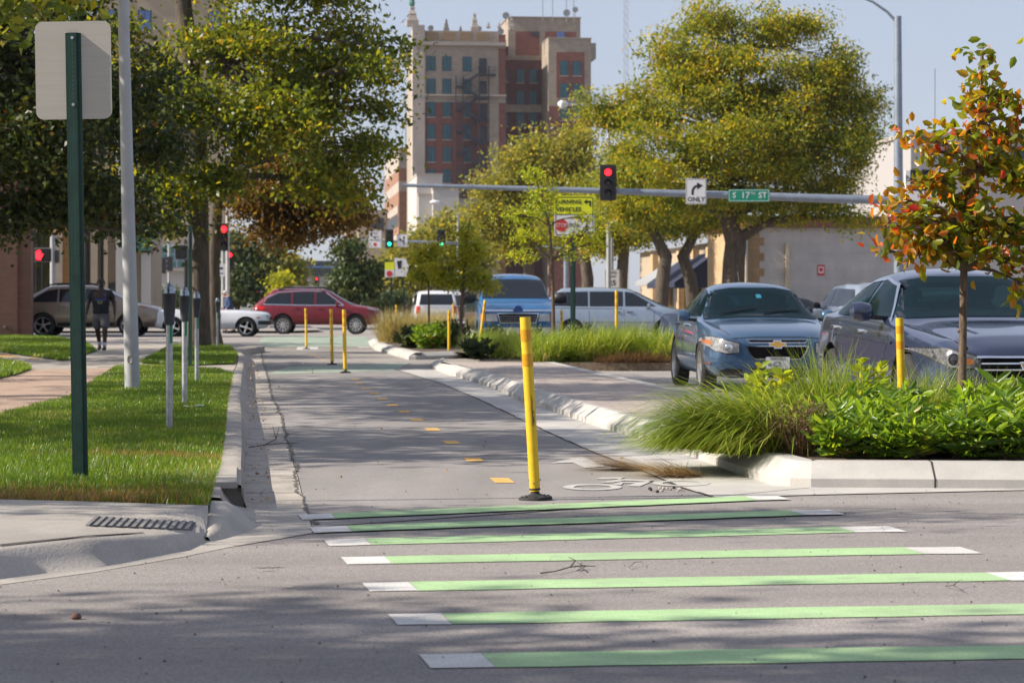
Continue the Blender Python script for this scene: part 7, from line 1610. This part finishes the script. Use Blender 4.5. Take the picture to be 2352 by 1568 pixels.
def person(label, loc, rz, sc, skinm, J, clothes, hair, wide=1.0):
    """J: joint dict; the body is one skinned surface, clothes lie over it"""
    t = thing('person', label, 'person', loc, rz); t.scale = (sc,)*3
    N = []; E = []
    def add(p, r, par=None):
        N.append((*p, r)); 
        if par is not None: E.append((par, len(N)-1))
        return len(N)-1
    pel = add(J['pelvis'], (.15,.125)); wa = add(J['waist'], (.155,.13), pel); ch = add(J['chest'], (.165,.125), wa); nk = add(J['neck'], .07, ch)
    hx, hy, hz = J['head']; h0 = add((hx,hy-.0,hz-.09), (.06,.072), nk); h1 = add((hx,hy,hz), (.08,.098), h0); add((hx,hy+.005,hz+.085), (.062,.075), h1)
    for s in ('l','r'):
        sh = add(J['sh_'+s], .068, ch); el = add(J['el_'+s], .046, sh); wr = add(J['wr_'+s], .03, el)
        w_ = Vector(J['wr_'+s]); d = (w_-Vector(J['el_'+s])).normalized(); sx = 1 if s == 'l' else -1
        pm = add(tuple(w_+d*.055), (.02,.036), wr)
        for k, (of, ln) in enumerate(((-.03,.065),(-.01,.078),(.011,.072),(.03,.056))):
            b_ = w_+d*.085+Vector((0,of,0)); f1 = add(tuple(b_), .0095, pm); f2 = add(tuple(b_+d*ln*.5+Vector((-sx*.008,0,0))), .0088, f1); add(tuple(b_+d*ln+Vector((-sx*.026,0,0))), .0075, f2)
        t1 = add(tuple(w_+d*.035+Vector((0,-.038,0))), .011, pm); add(tuple(w_+d*.085+Vector((-sx*.01,-.056,0))), .0085, t1)
        hp = add(J['hip_'+s], .095, pel); kn = add(J['kn_'+s], .062, hp); cf = add(tuple(Vector(J['kn_'+s]).lerp(Vector(J['an_'+s]),.35)+Vector((0,.015,0))), .058, kn); an = add(J['an_'+s], .038, cf); a = Vector(J['an_'+s]); td = Vector(J.get('toe_'+s,(0,-1,0)))
        add(tuple(a+td*.14+Vector((0,0,-.05))), (.038,.026), an)
    b = skin('body', N, E, skinm, t)
    m = MB(); m.lathe([(.002,-.035),(.014,-.02),(.017,-.008),(.004,.012)], c=(hx,hy-.098,hz-.015), n=8)
    for s in (1,-1): m.lathe([(.004,-.03),(.014,-.02),(.018,.01),(.004,.03)], c=(hx+s*.083,hy+.01,hz-.01), n=8)
    mm = m.build('x', skinm, None, smooth=True); bmx = bmesh.new(); bmx.from_mesh(b.data); bmx.from_mesh(mm.data); bmx.to_mesh(b.data); bmx.free(); bpy.data.objects.remove(mm)
    e = MB()
    for s in (1,-1): e.lathe([(.011,-.004),(.011,.004)], c=(hx+s*.031,hy-.088,hz+.008), n=10, axis='Y')
    e.build('eyes', MT['signblack'], t); MB().tube([(hx-.026,hy-.090,hz-.056),(hx,hy-.095,hz-.058),(hx+.026,hy-.090,hz-.056)], .005, 6).build('mouth', mk('lips', (.10,.035,.03), .6), t)
    clothes(t, J); hair(t, hx, hy, hz); t.scale.x *= wide; return t
def shirt(t, J, mat, sl=.62, ext=.02, lenz=-.09):
    P = Vector(J['pelvis']); N = [(P.x,P.y,P.z+lenz,(.182,.155)),(*J['pelvis'],(.186,.16)),(*J['waist'],(.19,.165)),(*J['chest'],(.20,.175)),(J['neck'][0],J['neck'][1],J['neck'][2]-.045,(.085,.085))]; E = [(0,1),(1,2),(2,3),(3,4)]
    for s in ('l','r'):
        a, b = Vector(J['sh_'+s]), Vector(J['el_'+s]); i = len(N); N += [(*a,.083),(*a.lerp(b,sl*.55),.082),(*a.lerp(b,sl*1.15),.076)]; E += [(3,i),(i,i+1),(i+1,i+2)]
        if sl > .9: w_ = Vector(J['wr_'+s]); N.append((*b.lerp(w_,.92),.05)); E.append((i+2,i+3))
    return skin('shirt', N, E, mat, t, 2)
def trousers(t, J, mat, upto):
    P = Vector(J['pelvis']); N = [(P.x,P.y,P.z+.04,(.165,.14)),(P.x,P.y,P.z-.06,(.17,.145))]; E = [(0,1)]
    for s in ('l','r'):
        a, b, c = Vector(J['hip_'+s]), Vector(J['kn_'+s]), Vector(J['an_'+s]); i = len(N)
        N += [(*a.lerp(b,.25),.118),(*a.lerp(b,.62),.11)]; E += [(1,i),(i,i+1)]
        if upto == 'knee': N.append((*a.lerp(b,.98),.108)); E.append((i+1,i+2))
        else: N += [(*b,.08),(*b.lerp(c,.5),.075),(*b.lerp(c,.96),.07)]; E += [(i+1,i+2),(i+2,i+3),(i+3,i+4)]
    return skin('shorts' if upto == 'knee' else 'trousers', N, E, mat, t, 0)
def shoes(t, J, mat, sock=None):
    for s in ('l','r'):
        a = Vector(J['an_'+s]); td = Vector(J.get('toe_'+s,(0,-1,0)))
        skin('shoe', [(*(a-td*.05+Vector((0,0,-.045))),(.048,.05)),(*(a+td*.05+Vector((0,0,-.05))),(.05,.045)),(*(a+td*.17+Vector((0,0,-.062))),(.048,.03))], [(0,1),(1,2)], mat, t)
        if sock: skin('sock', [(*(a+Vector((0,0,-.02))),.05),(*(a.lerp(Vector(J['kn_'+s]),.3)),.054)], [(0,1)], sock, t)
DK = mk('dark brown skin', (.045,.022,.014), .45, var=.15); LT = mk('fair skin', (.42,.24,.18), .5, var=.1)
J1 = dict(pelvis=(0,0,.93), waist=(0,-.01,1.08), chest=(0,0,1.30), neck=(0,-.0,1.47), head=(.0,-.02,1.62), sh_l=(.20,0,1.385), sh_r=(-.20,0,1.385), el_l=(.29,.03,1.12), el_r=(-.285,.02,1.12), wr_l=(.31,-.05,.89), wr_r=(-.315,-.02,.89),
  hip_l=(.095,0,.86), hip_r=(-.095,0,.86), kn_l=(.10,-.10,.50), kn_r=(-.085,.06,.49), an_l=(.095,-.10,.10), an_r=(-.06,.20,.13), toe_r=(0,-.9,-.2))
def cl1(t, J):
    sh_ = shirt(t, J, mk('charcoal tee', (.012,.013,.017), .85, var=.2, scale=20)); trousers(t, J, mk('grey shorts', (.09,.087,.105), .85, var=.1, scale=20), 'knee'); shoes(t, J, MT['black'], mk('white socks', (.55,.52,.62), .9))
    dg = bpy.context.evaluated_depsgraph_get(); bv = bvh_of(sh_.data); g = np.random.default_rng(4)
    m1 = mk('blue shirt print', (.07,.09,.38), .8); m2 = mk('olive shirt print', (.22,.24,.08), .8); bm1, bm2 = MB(), MB()
    for i, (z, w_) in enumerate(((1.345,.26),(1.30,.22),(1.255,.27),(1.215,.24),(1.17,.13),(1.135,.10))):
        n = 6 if w_ > .2 else 3
        for j in range(n):
            x = -w_/2+w_*(j+.5)/n; hw = w_/n*.34; hh = .016; c = []
            for dx, dz in ((-hw,-hh),(hw,-hh),(hw,hh),(-hw,hh)):
                h = bv.ray_cast(Vector((x+dx,-3,z+dz)), Vector((0,1,0)))[0]
                if h: c.append(h-Vector((0,.004,0)))
            if len(c) == 4: (bm1 if i < 4 else bm2).sheet(c)
    p_ = bm1.build('shirt_print', m1, t); bm2.build('shirt_print', m2, t)
def hair1(t, hx, hy, hz):
    m = MB(); rr = []
    for k in range(6):
        q = k/5*math.pi/2*.98; rr.append([Vector((hx+.088*math.cos(q)*math.cos(a), hy+.012+.102*math.cos(q)*math.sin(a), hz+.02+.092*math.sin(q)+(.02 if math.sin(a)<-.5 and k==0 else 0))) for a in np.linspace(0,2*math.pi,18,endpoint=False)])
    m.loft(rr); m.build('hair', MT['signblack'], t, smooth=True)
    b = MB(); rr = []
    for z, w_, d in ((-.10,.03,.03),(-.085,.058,.05),(-.05,.07,.035),(-.02,.078,.01)):
        rr.append([Vector((hx+w_*math.cos(a), hy-.055-d*max(0,math.sin(a)), hz+z)) for a in np.linspace(0,math.pi,11)])
    b.loft(rr, False, False); b.build('beard', MT['signblack'], t, smooth=True)
pz = gp(232,806,.12)
m1_ = person('bearded person in a dark printed tee and grey shorts walking towards us on the sidewalk', (pz.x, pz.y, .125), 0, .945, DK, J1, cl1, hair1, 1.08)
J2 = dict(pelvis=(0,0,.95), waist=(0,-.02,1.10), chest=(0,-.06,1.31), neck=(0,-.12,1.46), head=(0,-.20,1.57), sh_l=(.19,-.07,1.39), sh_r=(-.19,-.07,1.39), el_l=(.24,-.03,1.12), el_r=(-.24,-.06,1.12), wr_l=(.22,-.18,.93), wr_r=(-.22,-.22,.94),
  hip_l=(.09,0,.88), hip_r=(-.09,0,.88), kn_l=(.09,-.14,.50), kn_r=(-.09,.04,.48), an_l=(.09,-.16,.09), an_r=(-.08,.22,.12))
def cl2(t, J): shirt(t, J, mk('navy jacket', (.03,.055,.13), .8, var=.15, scale=12), sl=1.0); trousers(t, J, mk('blue jeans', (.05,.075,.15), .9, var=.15, scale=15), 'ankle'); shoes(t, J, MT['rubber'])
def hair2(t, hx, hy, hz):
    m = MB(); rr = []
    for k in range(6):
        q = k/5*math.pi/2*.98; rr.append([Vector((hx+.092*math.cos(q)*math.cos(a), hy+.022+.102*math.cos(q)*math.sin(a), hz+.0+.108*math.sin(q)+(.045 if math.sin(a)<-.4 and k==0 else 0))) for a in np.linspace(0,2*math.pi,18,endpoint=False)])
    m.loft(rr); m.build('hair', mk('white hair', (.55,.53,.5), .8, var=.2, scale=60), t, smooth=True)
D = 97.; person('white haired stooped person in a navy jacket walking behind the white sports car', ((527-CX)/F*D, D, .07), R(-72), 1.0, LT, J2, cl2, hair2)
# ------------------------------------------------------------------ thin autumn haze
hm_ = bpy.data.materials.new('haze'); hm_.use_nodes = True; N, L = nt(hm_)
N.remove(N['Principled BSDF']); pv = N.new('ShaderNodeVolumePrincipled'); pv.inputs['Color'].default_value = (.86,.9,1,1); pv.inputs['Density'].default_value = .00009; pv.inputs['Anisotropy'].default_value = .3
L.new(pv.outputs[0], N['Material Output'].inputs['Volume'])
tag(MB().box(-400,400,-80,900,-1.1,125).build('haze', hm_), kind='stuff')
